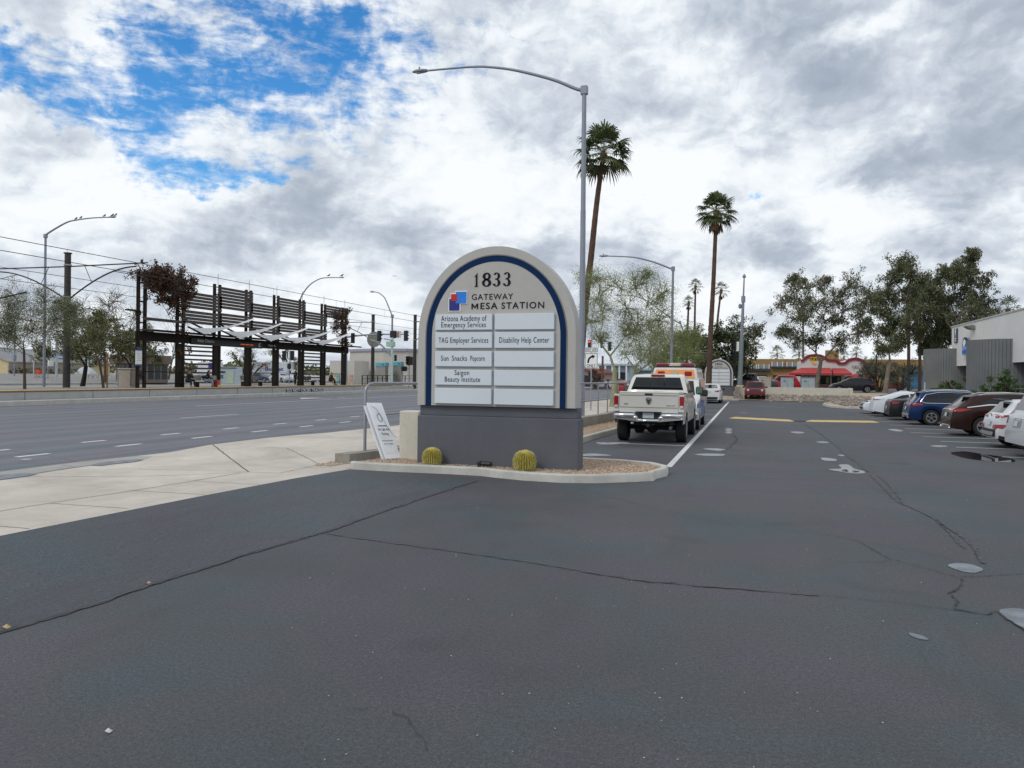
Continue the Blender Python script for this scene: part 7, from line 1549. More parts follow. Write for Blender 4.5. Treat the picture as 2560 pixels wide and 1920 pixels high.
# mast-arm signal pole with curved lamp arm
bp_ = Z9(1235, 1600); mp = cobra('signal mast pole with curved lamp arm left of the arched sign', (bp_.x, 90, .3), [at(981, 790, 90), at(972, 768, 90), at(962, 745, 90), at(950, 734, 90), at(943, 731, 90), at(936, 730, 90)], .16, .11, .06, name='signal_mast', group='street lamps')
o0 = org(mp)
MB().tube([Z9(1235, 940), Z9(1100, 780), Z9(980, 660), Z9(840, 560), Z9(700, 520)], .11, 8).build('curved_brace', M_LAMP, mp, world=True, smooth=50)
ma = thing('signal_mast', 'horizontal grey signal mast spanning right from behind the shelter', 'signal mast', tuple(Z9(80, 440))); MB().tube([Z9(80, 440), Z9(300, 410), Z9(660, 380), Z9(900, 370), Z9(1600, 370)], [.14, .12, .11, .10, .07], 8).tube([Z9(60, 440), Z9(60, 1600)], .16, 8).build('arm', M_LAMP, ma, world=True, smooth=50)
h_ = (Z9(0, 280) - Z9(0, 540)).length
signal('traffic light just right of the shelter end, on the left of the arm', Z9(232, 470, 89.6), h_, R(20)); signal('traffic light seen in profile on the arm beside the round sign', Z9(915, 410, 89.6), h_, R(160)); signal('rightmost traffic light at the tip of the signal arm', Z9(1607, 410, 89.6), h_, R(160)); signal('square backed signal facing away on the arm above the green machine', Z9(1280, 375, 89.6), h_ * .65, R(180), w=h_ * .55)
signal('lower traffic light fixed to the mast pole', Z9(1335, 985, 89.6), h_ * .6, R(60)); signal('wide lower traffic light on a short post near the arched sign', Z9(1710, 1060, 88), h_ * .8, R(0), w=h_ * .58)
t = thing('signal_post', 'short grey post carrying the wide signal and pedestrian light', 'post', (Z9(1690, 1600, 88.3).x, 88.3, .3)); MB().tube([(0, 0, 0), (0, 0, 3.4)], .06, 8).build('post', M_GALV, t); MB().box((-.55, -.1, 2.35), (.55, .35, .62), bev=.08).box((-.2, 0, 2.35), (.3, .06, .06)).build('pedestrian_light', M_SIG, t)
a_, b_ = Z9(1365, 290), Z9(1495, 460); t = thing('arm_sign', 'small pinkish sign panel beside the square signal on the arm', 'sign', ((a_.x + b_.x) / 2, 89.8, (a_.z + b_.z) / 2)); MB().box((0, 0, 0), (b_.x - a_.x, .04, a_.z - b_.z)).build('panel', mat('pinkish panel', (.62, .50, .45), .5), t); MB().box((0, -.03, 0), (.06, .04, (a_.z - b_.z) * .9)).build('bar', M_SIG, t)
a_, b_ = Z9(1115, 560, 86), Z9(1310, 690, 86); t = thing('camera_sign', 'green and white box sign on a pale green post before the signal mast', 'sign', ((a_.x + b_.x) / 2, 86, .65)); cx_ = t.location.x
MB().box(((a_.x + b_.x) / 2, 86, (a_.z + b_.z) / 2), (b_.x - a_.x, .5, a_.z - b_.z), bev=.03).build('box', mat('pale green', (.35, .55, .42), .5, var=.25, vscale=2), t, world=True); MB().box(((a_.x + b_.x) / 2 - .25, 86, a_.z + .22), (1.1, .7, .10), M=Matrix.Rotation(R(12), 3, 'Y')).build('solar_panel', M_LAMP, t, world=True)
MB().tube([(b_.x - .3, 86, .65), (b_.x - .3, 86, a_.z + .5)], .15, 8).build('post', mat('pale teal post', (.42, .55, .52), .5), t, world=True)
# other signals seen through the shelter and by the palms
for lab, x, y, hh, Y, lit in (('dark traffic light seen through the shelter, left of the person with a backpack', 711, 889, 27, 95, None), ('dark traffic light partly behind the sixth shelter column', 731, 889, 27, 95, None)): signal(lab, at(x, y, Y), hh * Y * 1.02 / 1923, 0, lit)
signal('traffic light with its red lamp lit above the turn sign', at(1474, 861, 88), 1.0, 0, 0); signal('unlit traffic light behind the palo verde branches, left', at(1504, 860, 88), .9, R(90)); signal('unlit traffic light behind the palo verde branches, right', at(1524, 866, 88), 1.05, R(120))
signal('small red lit traffic light above the ambulance light bar', at(1660, 902, 96), .75, 0, 0)
t = thing('pedestrian_signal', 'black pedestrian light on a thin post seen through the shelter', 'traffic light', (at(724, 958, 88).x, 88, .3)); MB().tube([(0, 0, 0), (0, 0, 4.6)], .06, 6).build('post', M_GALV, t); MB().box((0, -.12, 2.55), (.5, .35, .75), bev=.1).build('housing', M_SIG, t)
# tall camera pole at the right
Yp = 80.0; b0 = at(1849, 966, Yp); tp = at(1861, 686, Yp); t = thing('camera_pole', 'tall slim grey pole with a small camera behind the low wall', 'pole', (b0.x, Yp, .5)); q = lambda f: Vector((b0.x + (tp.x - b0.x) * f, Yp, .5 + (tp.z - .5) * f))
MB().tube([q(-.02), q(.45)], [.26, .20], 12).build('lower_pole', mat('teal grey pole', (.20, .24, .26), .5, .3), t, world=True, smooth=50); MB().tube([q(.45), q(.79)], [.16, .13], 12).lathe([(.2, -.3), (.2, .3)], 12, q(.79)).tube([q(.79), q(.99)], [.09, .06], 8).build('upper_pole', M_LAMP, t, world=True, smooth=50)
MB().lathe([(.05, -.2), (.18, -.1), (.18, 0), (.02, .25)], 10, q(.985)).build('finial', M_LAMP, t, world=True); MB().lathe([(.02, -.3), (.16, -.2), (.16, .1), (.05, .2)], 10, q(.735) + Vector((-.28, 0, 0))).build('camera', M_LAMP, t, world=True)
MB().box(q(.39) + Vector((-.38, 0, 0)), (.34, .25, .95), bev=.02).build('cabinet', M_WPAINT, t, world=True)
MB().box((b0.x + .06, Yp, .85), (.75, .75, .75), bev=.03).build('footing', mat('tan footing', (.55, .42, .27), .8), t, world=True)
for z, lab in ((at(1838, 850, Yp).z - .5, 'traffic light highest of three on the left of the tall camera pole'), (at(1838, 893, Yp).z, 'traffic light in the middle on the left of the tall camera pole'), (at(1838, 918, Yp).z - .3, 'traffic light lowest of three on the left of the tall camera pole')): signal(lab, (b0.x - .55, Yp - .1, z), 1.05, R(-30), w=.42)
signal('traffic light in the dark tree left of the distant sign', at(1764, 900, 80), 1.2, R(-60)); 
# RIGHT LANE ONLY sign
xs_ = -8.0; gp = atx(1475, 1018, xs_); t = thing('road_sign', 'white right turn ONLY sign under a RIGHT LANE plate beside the lamp pole', 'road sign', (xs_, gp.y, .13)); Yg = gp.y
def pnl(xa, ya, xb, yb): a, b = at(xa, ya, Yg), at(xb, yb, Yg); return a, b
kz = 200 / 1508
a, b = pnl(1443 + 145 * kz, 840 + 215 * kz, 1443 + 392 * kz, 840 + 308 * kz); a2, b2 = pnl(1443 + 145 * kz, 840 + 318 * kz, 1443 + 388 * kz, 840 + 612 * kz)
cxs = (a.x + b.x) / 2
MB().box((cxs, Yg + .04, (b.z + .1) / 2 + .7), (.06, .05, b.z + 1.6)).build('post', M_GALV, t, world=True)
p1 = MB().box((cxs, Yg, (a.z + b.z) / 2), (b.x - a.x, .012, a.z - b.z)).build('plate', M_WPAINT, t, world=True); p2 = MB().box((cxs, Yg, (a2.z + b2.z) / 2), (b2.x - a2.x, .012, a2.z - b2.z)).build('plate', M_WPAINT, t, world=True)
def frame(a, b, par, m=M_INK, w=.022, ins=.03):
    x0, x1, z0, z1 = a.x + ins, b.x - ins, b.z + ins, a.z - ins; mb = MB()
    for c, d in (((x0 + x1) / 2, z0), ((x0 + x1) / 2, z1)): mb.box((c, Yg - .009, d), (x1 - x0 + w, .004, w))
    for c in (x0, x1): mb.box((c, Yg - .0092, (z0 + z1) / 2), (w, .004, z1 - z0 - w))
    mb.build('border', m, par, world=True)
frame(a, b, p1); frame(a2, b2, p2); ws_ = b2.x - a2.x
text('RIGHT', (a.z - b.z) * .42, (cxs - ws_ * .21, Yg - .008, (a.z + b.z) / 2 - (a.z - b.z) * .21), mat('bluish ink', (.04, .05, .20), .5), t, width=ws_ * .36, offset=.006, extrude=.004); text('LANE', (a.z - b.z) * .42, (cxs + ws_ * .22, Yg - .008, (a.z + b.z) / 2 - (a.z - b.z) * .21), M_INK, t, width=ws_ * .33, offset=.006, extrude=.004)
text('ONLY', (a2.z - b2.z) * .17, (cxs, Yg - .008, b2.z + (a2.z - b2.z) * .09), M_INK, t, width=ws_ * .70, offset=.008, extrude=.004)
ws = b2.x - a2.x; hs = a2.z - b2.z; ax_ = [(.27, .35), (.275, .47), (.31, .58), (.38, .67), (.48, .735), (.60, .77)]; mb = MB(); nn = []
for i, p in enumerate(ax_):
    p0 = ax_[max(i - 1, 0)]; p3 = ax_[min(i + 1, len(ax_) - 1)]; d = Vector((p3[0] - p0[0], 0, p3[1] - p0[1])).normalized(); n_ = Vector((-d.z, 0, d.x)) * .055
    c = Vector((a2.x + p[0] * ws, Yg - .009, b2.z + p[1] * hs)); nn += [c + n_ * .9, c - n_ * .9]
mb.add(nn, [(2 * i, 2 * i + 2, 2 * i + 3, 2 * i + 1) for i in range(len(ax_) - 1)]); mb.add([(a2.x + u * ws, Yg - .009, b2.z + v * hs) for u, v in ((.52, .90), (.80, .80), (.62, .62), (.59, .76))], [(0, 1, 2), (0, 2, 3)]) ; mb.build('arrow', M_INK, t, world=True, fix=False)
# plane
pa = at(986, 690, 2700); t = thing('airplane', 'tiny airliner flying in the cloudy sky left of the arched sign', 'airplane', tuple(pa), R(200)); t.scale = (.45, .45, .45); MB().tube([(-19, 0, 0), (-16, 0, 0), (14, 0, 0), (19, 0, -.5)], [.6, 2, 2, .5], 8).build('fuselage', mat('plane grey', (.25, .27, .32), .5), t); MB().add([(2, 0, 0), (-4, 0, 0), (-9, 16, 1), (-7, 16, 1), (-9, -16, 1), (-7, -16, 1)], [(0, 1, 2, 3), (0, 5, 4, 1)]).add([(-15, 0, 1), (-19, 0, 1), (-20, 0, 7), (-18.5, 0, 7)], [(0, 1, 2, 3)]).build('wings', MATS['plane grey'], t)
# speed humps and drain
for lab, xa, xb, ya, yb in (('left yellow speed hump across the parking drive', 1826, 1984, 1045, 1053.5), ('right yellow speed hump across the parking drive', 2014, 2197, 1053.5, 1056)):
    p, q2 = gnd(xa, ya), gnd(xb, yb); mb = MB(); d = (q2 - p); L = d.length; d.normalize(); n_ = Vector((-d.y, d.x, 0)); vs = []
    N = 24
    for i in range(N + 1):
        u = i / N; e_ = min(1, min(u, 1 - u) * 12)
        for v, h in ((-.32, 0), (-.2, .045), (0, .065), (.2, .045), (.32, 0)): c = p + d * (L * u) + n_ * v * (.45 + .55 * e_); vs.append((c.x, c.y, .003 + h * e_))
    tag(mb.add(vs, [(i * 5 + j, i * 5 + j + 1, i * 5 + 6 + j, i * 5 + 5 + j) for i in range(N) for j in range(4)]).build('speed_hump', M_YELL, smooth=60, fix=False), lab, 'speed hump', 'yellow speed humps')
p, q2 = gnd(1986, 1053), gnd(2013, 1053.5); t = thing('drain_grate', 'dark toothed drain gap between the two yellow speed humps', 'drain', (p.x, p.y, 0)); mb = MB()
for k in range(13): mb.box((p.x + (q2.x - p.x) * k / 12, p.y, .012), (.035, .30, .025))
mb.build('bars', M_CRACK, t, world=True)
# ================================================================== buildings
M_BLDG = mat('pale stucco fascia', (.66, .655, .64), .85, var=.06, vscale=.4, bump=.15, bscale=30)
M_GREYW = mat('grey fluted concrete', (.150, .160, .162), .85, var=.14, vscale=.7, bump=.3, bscale=25)
M_BLUEB = mat('blue beam', (.025, .065, .16), .5); M_DARKG = mat('dark shopfront glass', (.02, .025, .03), .08, spec=.8); M_SOFF = mat('soffit dark', (.03, .035, .05), .8)
bt = thing('office_building', 'pale flat-roofed office building with curved grey fluted walls at the right edge', 'building', (14, 60, 0))
MB().box((20.1, 46.5, 4.38), (12, 33.9, 2.86)).build('fascia', M_BLDG, bt, world=True)
MB().box((20.2, 46.5, 5.84), (12.3, 34.1, .08)).build('roof_edge', mat('roof coping', (.45, .45, .44), .7), bt, world=True)
MB().box((20.6, 46.5, 2.94), (10.6, 33.4, .06)).build('soffit', M_SOFF, bt, world=True)
MB().box((21.6, 46.3, 1.47), (10, 32.8, 2.9)).build('recessed_glass', M_DARKG, bt, world=True)
MB().box((16.0, 46.4, 2.42), (.25, 32.8, .42)).build('blue_beam', M_BLUEB, bt, world=True)
for y in (34, 38, 42, 46, 55, 58): MB().box((16.5, y, 1.4), (.12, .12, 2.6)).build('mullion', M_SOFF, bt, world=True)
def curved(y0, zt, depth=2.2):
    mb = MB(); n = 40; vs = []; cx, cy = 14.75, y0 + depth
    prof = []
    for k in range(n + 1):
        a = -math.pi / 2 - (math.pi) * k / n; prof.append((cx + (cx - 12.35) * math.cos(a) * 1.0, cy + depth * math.sin(a), a))
    step = []
    for i, (x, y, a) in enumerate(prof):
        g_ = -.035 if i % 2 else 0; step.append((x - g_ * math.cos(a), y - g_ * math.sin(a)))
        if i % 2 == 0 and i < n: b_ = prof[i + 1]
    fine = []
    for i in range(len(prof) - 1):
        (x0, y0_, a0), (x1, y1_, a1) = prof[i], prof[i + 1]
        for f, ind in ((0, .04), (.10, .04), (.10, 0), (.999, 0)): x = x0 + (x1 - x0) * f; y = y0_ + (y1_ - y0_) * f; a = a0 + (a1 - a0) * f; fine.append((x - ind * math.cos(a), y - ind * math.sin(a)))
    poly = fine + [(15.9, cy + depth), (15.9, cy - depth)]
    MB().prism(poly, 0, zt, 'z').build('curved_wall', M_GREYW, bt, world=True, fix=False)
curved(49.6, 4.30); curved(61.9, 4.22, 2.0)
# wall-mounted things
s1 = thing('building_sign', 'dark blue number 1 tenant panel on the corner of the pale fascia', 'sign', (14.05, 62, 5.1)); MB().box((14.06, 62.05, 5.12), (.06, .8, 1.02), bev=.01).build('panel', mat('navy panel', (.05, .06, .12), .5), s1, world=True)
def xtext(s_, y, z, cap, w, m, par, x):   # faces -X
    o = text(s_, cap, (0, 0, 0), m, par, width=w, rot=(0, 0, 0), extrude=.01, offset=.01); o.matrix_local = Matrix.Translation(Vector((x, y, z)) - org(par)) @ Matrix(((0, 0, -1), (-1, 0, 0), (0, 1, 0))).to_4x4(); return o
xtext('1', 62.05, 5.02, .5, .16, M_WPAINT, s1, 14.025); xtext('1833', 62.05, 4.86, .09, .34, M_WPAINT, s1, 14.025); xtext('MAIN', 62.05, 4.70, .09, .38, M_WPAINT, s1, 14.025)
MB().box((14.02, 62.05, 4.93), (.02, .6, .02)).build('rule', M_WPAINT, s1, world=True)
s2 = thing('logo_sign', 'raised blue and white figure logo on the fascia beside the curved wall', 'sign', (13.95, 59.2, 4.3)); q1 = atx(2240 + 785 * .217, 780 + 500 * .217, 14); q2_ = atx(2240 + 838 * .217, 780 + 285 * .217, 14)
y_a, y_b, z_a, z_b = q1.y, q2_.y, q1.z, q2_.z; ym = (y_a + y_b) / 2; wy = abs(y_a - y_b)
MB().prism([(ym + wy * .5 * math.cos(a) * .9, z_b - .32 + .32 * math.sin(a)) for a in np.linspace(0, 6.2, 16)] , 13.88, 13.98, 'x').build('head', mat('logo navy', (.01, .015, .08), .4), s2, world=True)
MB().prism([(ym - .03 + wy * .32 * math.cos(a) * .8, z_b - .40 + .24 * math.sin(a)) for a in np.linspace(0, 6.2, 14)], 13.85, 13.88, 'x').build('face', M_WPAINT, s2, world=True)
for k, (m_, za, zb) in enumerate(((mat('logo blue', (.01, .10, .5), .4), .50, .62), (mat('logo light blue', (.15, .35, .75), .4), .30, .48), (MATS['logo blue'], .08, .28), (mat('logo teal', (.05, .35, .45), .4), .0, .06))): MB().box((13.93, ym, z_a + (z_b - z_a) * (za + zb) / 2), (.12, wy, (z_b - z_a) * (zb - za))).build('band', m_, s2, world=True)
w1 = thing('wall_light', 'grey wedge shaped wall floodlight high on the pale fascia', 'lamp', (13.9, 57.7, 5.4)); MB().prism([(13.55, 5.52), (14.0, 5.60), (14.0, 5.28), (13.78, 5.36)], 57.2, 58.1, 'y').build('housing', mat('lamp bronze', (.18, .17, .16), .5), w1, world=True)
tag(MB().tube([(11.8, 60.5, 0), (11.8, 60.5, 1.75)], .05, 8).build('bollard', mat('pale bollard', (.45, .52, .55), .5)), 'thin pale marker post in front of the left curved wall', 'bollard')
bv_ = at(2300, 940, 62)
# ---- low wall by the far lot edge and utility boxes
tag(MB().add([(-1.4, 75.4, .1), (8.55, 74.2, .1), (8.55, 74.5, .1), (-1.4, 75.7, .1), (-1.4, 75.4, 1.13), (8.55, 74.2, 1.13), (8.55, 74.5, 1.13), (-1.4, 75.7, 1.13)], [(0, 3, 2, 1), (4, 5, 6, 7), (0, 1, 5, 4), (1, 2, 6, 5), (2, 3, 7, 6), (3, 0, 4, 7)]).add([(8.40, 73.5, .0), (8.65, 73.5, .0), (8.65, 74.6, .0), (8.40, 74.6, .0), (8.40, 73.5, 1.12), (8.65, 73.5, 1.12), (8.65, 74.6, 1.15), (8.40, 74.6, 1.15)], [(0, 3, 2, 1), (4, 5, 6, 7), (0, 1, 5, 4), (1, 2, 6, 5), (2, 3, 7, 6), (3, 0, 4, 7)]).build('low_wall', M_CREAM), 'long low cream wall behind the river rocks and red SUV', 'wall')
Z5 = lambda a, b, Y: at(1780 + a * 460 / 2212, 820 + b * 460 / 2212, Y)
for lab, xa, xb, yt, c in (('warm grey utility cabinet, leftmost of three behind the low wall', 565, 712, 592, (.36, .35, .32)), ('pale blue grey utility cabinet, middle of three behind the low wall', 830, 984, 600, (.36, .43, .48)), ('pale blue grey utility cabinet, rightmost of three behind the low wall', 1078, 1238, 602, (.36, .43, .48))):
    a, b = Z5(xa, yt, 79), Z5(xb, yt, 79); t = thing('utility_cabinet', lab, 'utility cabinet', ((a.x + b.x) / 2, 79.4, .5), 0, 'utility cabinets behind the low wall'); w = b.x - a.x; m_ = mat('cabinet %.2f' % c[0] + lab[:5], c, .5, .1)
    MB().box((0, 0, (a.z - .5) / 2), (w, .8, a.z - .5), bev=.02).build('box', m_, t); MB().box((0, 0, a.z - .49), (w + .06, .86, .06), bev=.01).build('lid', m_, t); MB().box((0, -.41, .7), (.015, .01, 1.2)).box((-.25, -.41, 1.2), (.22, .01, .08)).build('door_gap', M_SEAM, t)
# ---- restaurant
Yr = 112.0; RW = mat('white restaurant stucco', (.62, .60, .585), .85, var=.06, vscale=.5); M_RTRIM = mat('dark red trim', (.22, .018, .03), .6); M_AWN = mat('red awning', (.42, .045, .045), .7, var=.1, vscale=.6, dirt=.2)
rt = thing('restaurant', 'white restaurant with dark red scalloped parapet, red awnings and a yellow sign', 'restaurant', (9, Yr, .6))
def RP(a, b): p = Z5(a, b, Yr); return (p.x, p.z)
top = [RP(*q) for q in [(1068, 400), (1100, 385), (1130, 352), (1170, 333), (1240, 325), (1310, 333), (1350, 352), (1385, 385), (1430, 390), (1515, 392), (1515, 425), (1600, 425), (1640, 385), (1700, 368), (1760, 372), (1810, 390), (1850, 430), (1880, 470), (1895, 500)]]
gz = .6
poly = [(RP(1068, 480)[0], gz)] + top + [(RP(1895, 500)[0], gz)]
MB().prism(poly[::-1], Yr, Yr + 9, 'y').build('wall', RW, rt, world=True)
mb = MB()
for i in range(len(top) - 1):
    a, b = top[i], top[i + 1]; mb.bar((a[0], Yr - .05, a[1]), (b[0], Yr - .05, b[1]), .35, .32)
mb.build('parapet_trim', M_RTRIM, rt, world=True)
def awning(pts_top, pts_bot, out, nm='awning'):
    (x0, z0), (x1, z1) = [RP(*p) for p in pts_top]; (x2, z2), (x3, z3) = [RP(*p) for p in pts_bot]
    MB().add([(x0, Yr - .1, z0), (x1, Yr - .1, z1), (x3, Yr - out, z3), (x2, Yr - out, z2), (x2, Yr - out, z2 - .25), (x3, Yr - out, z3 - .25), (x1, Yr - .1, z3 - .2), (x0, Yr - .1, z2 - .2)], [(0, 1, 2, 3), (3, 2, 5, 4), (0, 3, 4, 7), (1, 6, 5, 2)]).build(nm, M_AWN, rt, world=True)
awning([(1075, 478), (1425, 480)], [(920, 538), (1425, 545)], 2.4); awning([(1440, 482), (1600, 485)], [(1440, 545), (1655, 545)], 2.4); awning([(1700, 555), (1895, 552)], [(1600, 585), (1900, 592)], 2.0); awning([(930, 540), (1060, 540)], [(880, 560), (1065, 560)], 1.2)
for xa, xb, yt, yb in ((1085, 1170, 575, 680), (1290, 1420, 575, 680), (1440, 1550, 580, 675)):
    (x0, z0), (x1, z1) = RP(xa, yt), RP(xb, yb); w_ = MB().box(((x0 + x1) / 2, Yr - .04, (z0 + z1) / 2), (x1 - x0, .1, z0 - z1)).build('window', M_DARKG, rt, world=True); mb = MB()
    for k in range(4): mb.box((x0 + (x1 - x0) * k / 3, Yr - .1, (z0 + z1) / 2), (.08, .05, z0 - z1))
    mb.build('window_frame', mat('dark timber', (.06, .03, .02), .7), w_, world=False)
    mb2 = MB().box((x0 + (x1 - x0) * .75, Yr - .11, (z0 + z1) / 2), ((x1 - x0) * .28, .03, (z0 - z1) * .8)).build('poster', mat('greenish poster', (.22, .24, .05), .6, var=.5, vscale=2), rt, world=True)
(x0, z0), (x1, z1) = RP(1600, 590), RP(1840, 690); MB().box(((x0 + x1) / 2, Yr - .04, (z0 + z1) / 2), (x1 - x0, .1, z0 - z1)).build('dark_opening', M_SOFF, rt, world=True)
(x0, z0), (x1, z1) = RP(985, 680), RP(1560, 720); MB().box(((x0 + x1) / 2, Yr - .3, (z0 + z1) / 2), (x1 - x0, .5, z0 - z1)).build('brick_plinth', mat('brick plinth', (.24, .12, .09), .9, var=.4, vscale=5), rt, world=True)
ys = thing('shop_sign', 'yellow lettering sign with a yellow emblem under the tall parapet arch', 'sign', (RP(1245, 365)[0], Yr - .2, RP(1245, 365)[1]))
(x0, z0), (x1, z1) = RP(1178, 350), RP(1310, 385); M_YS = mat('sign yellow', (.75, .50, .02), .5); MB().box(((x0 + x1) / 2, Yr - .12, (z0 + z1) / 2), (x1 - x0, .12, z0 - z1), bev=.04).build('board', M_YS, ys, world=True)
mb = MB(); rr = random.Random(3)
for k in range(7): mb.box((x0 + (x1 - x0) * (k + .5) / 7, Yr - .20, (z0 + z1) / 2 + rr.uniform(-.03, .03)), ((x1 - x0) * .085, .03, (z0 - z1) * (.62 if k % 2 else .45)), M=Matrix.Rotation(R(rr.uniform(-12, 12)), 3, 'Y'))
mb.build('letter_shapes', M_INK, ys, world=True)
(x0, z0), (x1, z1) = RP(1200, 392), RP(1245, 432); cx_, cz_ = (x0 + x1) / 2, (z0 + z1) / 2; MB().prism([(cx_ + (x1 - x0) * .6 * math.cos(a), cz_ + (z0 - z1) * .45 * math.sin(a) - .2 * math.cos(a)) for a in np.linspace(0, 6.0, 16)], Yr - .2, Yr - .1, 'y').build('emblem', M_YS, ys, world=True)
# ---- brown brick building behind
Yb_ = 138.0; BR = mat('tan brick', (.30, .19, .075), .9, var=.15, vscale=1, bump=.2, bscale=30)
def BP(a, b): p = Z5(a, b, Yb_); return (p.x, p.z)
bb = thing('brick_building', 'long tan brick two-storey building behind the restaurant', 'building', (5, Yb_, .6)); x0 = BP(370, 372)[0]; x1 = at(2365, 960, Yb_).x; zt = BP(700, 372)[1]
MB().box(((x0 + x1) / 2, Yb_ + 6, (zt + .6) / 2), (x1 - x0, 12, zt - .6)).build('wall', BR, bb, world=True)
for xa, xb, ya, yb in ((370, 700, 488, 512), (708, 1062, 462, 478)):
    (a, za), (b, zb) = BP(xa, ya), BP(xb, yb); MB().box(((a + b) / 2, Yb_ - .4, (za + zb) / 2), (b - a, .9, za - zb)).build('blue_ledge', mat('dark blue ledge', (.03, .045, .09), .6), bb, world=True)
for xa, xb, ya, yb in ((412, 540, 440, 488), (562, 688, 440, 488), (722, 850, 410, 462), (902, 1028, 412, 462)):
    (a, za), (b, zb) = BP(xa, ya), BP(xb, yb); w_ = MB().box(((a + b) / 2, Yb_ - .1, (za + zb) / 2), (b - a, .22, za - zb)).build('window', mat('blinds', (.24, .25, .25), .6), bb, world=True)
    mb = MB()
    for k in range(3): mb.box((a + (b - a) * k / 2 - org(bb).x, -.25, (za + zb) / 2 - .6), (.12, .08, za - zb + .1))
    mb.build('frame', M_WPAINT, w_)
for xa, xb, ya, yb in ((375, 665, 562, 680), (735, 860, 565, 680), (900, 1060, 565, 680)):
    (a, za), (b, zb) = BP(xa, ya), BP(xb, yb); MB().box(((a + b) / 2, Yb_ - .06, (za + zb) / 2), (b - a, .14, za - zb)).build('shopfront', M_SOFF, bb, world=True); MB().box(((a + b) / 2 + (b - a) * .25, Yb_ - .16, za - .5), ((b - a) * .4, .05, .5)).build('window_sign', M_WPAINT, bb, world=True)
a, b = at(2255, 938, Yb_), at(2330, 975, Yb_); MB().box(((a.x + b.x) / 2, Yb_ - .1, 2.2), (b.x - a.x, .2, 3.2)).build('blue_shopfront', mat('blue shopfront', (.03, .12, .22), .2, var=.6, vscale=.6), bb, world=True)
a, b = at(2270, 915, Yb_), at(2350, 930, Yb_); MB().box(((a.x + b.x) / 2, Yb_ - .5, (a.z + b.z) / 2), (b.x - a.x, 1, a.z - b.z)).build('grey_canopy', M_GREYW, bb, world=True)
ch2 = MB().box((BP(1450, 340)[0], Yb_ + 1, zt + .6), (2.0, 1.5, 1.8)).build('chimney', BR, bb, world=True)
cb = at(2233, 962, 100); t = thing('skip', 'red metal skip to the left of the grey curved walls', 'skip', (cb.x, 100, .9)); t.scale = (.42, .42, .45); MB().add([(-1.6, -1, 0), (1.6, -1, 0), (1.6, 1, 0), (-1.6, 1, 0), (-1.9, -1.1, 1.7), (1.9, -1.1, 1.7), (1.9, 1.1, 1.7), (-1.9, 1.1, 1.7)], [(0, 3, 2, 1), (0, 1, 5, 4), (1, 2, 6, 5), (2, 3, 7, 6), (3, 0, 4, 7)]).build('tub', mat('skip red', (.35, .02, .025), .6, var=.2), t); MB().box((0, -1.15, 1.65), (4, .12, .12)).box((0, 1.15, 1.65), (4, .12, .12)).build('rim', MATS['skip red'], t)
tag(MB().tube([at(2191, 968, 100), at(2191, 888, 100)], .09, 6).build('dark_post', M_STEEL), 'thin black post between the restaurant and the olive trees', 'post')
# ---- vehicles beyond the crossing
def scar(label, name, cat, px, py, Y, rz, L, W, H, c, kind='sedan', z=.6):
    p = at(px, py, Y); o = simple_car(label, name, cat, (p.x, Y, z), R(rz), L, W, H, c, kind); return o
scar('black hatchback crossing behind the right end of the low wall', 'hatchback', 'car', 2186, 960, 86, 180, 4.3, 1.72, 1.52, (.012, .012, .016), 'hatch')
scar('dark grey pickup partly hidden by the leftmost utility cabinet', 'pickup_truck', 'pickup', 1945, 960, 86, 180, 6.2, 2.0, 1.9, (.05, .055, .065), 'pickup', .55)
scar('dark sedan nose just right of the distant sign', 'sedan', 'car', 1852, 960, 90, 180, 4.5, 1.8, 1.45, (.03, .035, .045), 'sedan', .45)
scar('red SUV half hidden behind the middle utility cabinet', 'suv', 'car', 2000, 960, 104, 180, 4.6, 1.85, 1.8, (.4, .02, .03), 'suv')
scar('red car on the road seen under the turn sign beside the palo verde trunk', 'hatchback', 'car', 1546, 960, 80, 90, 4.3, 1.75, 1.5, (.30, .012, .02), 'hatch', .02)
scar('silver sedan parked beyond the road left of the palo verde trunk', 'sedan', 'car', 1536, 960, 120, 180, 4.6, 1.8, 1.45, (.45, .48, .52), 'sedan', .2)
scar('dark car parked far beyond the road behind the palo verde trunk', 'sedan', 'car', 1580, 960, 135, 180, 4.6, 1.8, 1.45, (.04, .05, .06), 'sedan', .2)
# cars behind the station
scar('dark estate car seen between the fourth and fifth shelter columns', 'estate_car', 'car', 678, 960, 118, 0, 4.7, 1.85, 1.6, (.03, .045, .06), 'suv', .5)
scar('silver patrol-like car behind the shelter bench frame', 'sedan', 'car', 684, 960, 104, -25, 4.6, 1.8, 1.45, (.40, .43, .47), 'sedan', .55)
scar('white sedan seen left of the person with a backpack', 'sedan', 'car', 724, 960, 112, 0, 4.8, 1.8, 1.45, (.62, .64, .68), 'sedan', .55)
scar('pale car partly behind the black pedestrian light', 'sedan', 'car', 748, 960, 116, 0, 4.5, 1.8, 1.45, (.5, .52, .56), 'sedan', .55)
scar('dark blue car behind the ticket machine', 'sedan', 'car', 622, 960, 112, 0, 4.6, 1.8, 1.45, (.03, .05, .10), 'sedan', .5)
scar('white pickup parked left of the dark kiosk by the mesquites', 'pickup_truck', 'pickup', 292, 960, 96, 20, 5.6, 2.0, 1.9, (.55, .57, .6), 'pickup', .9)
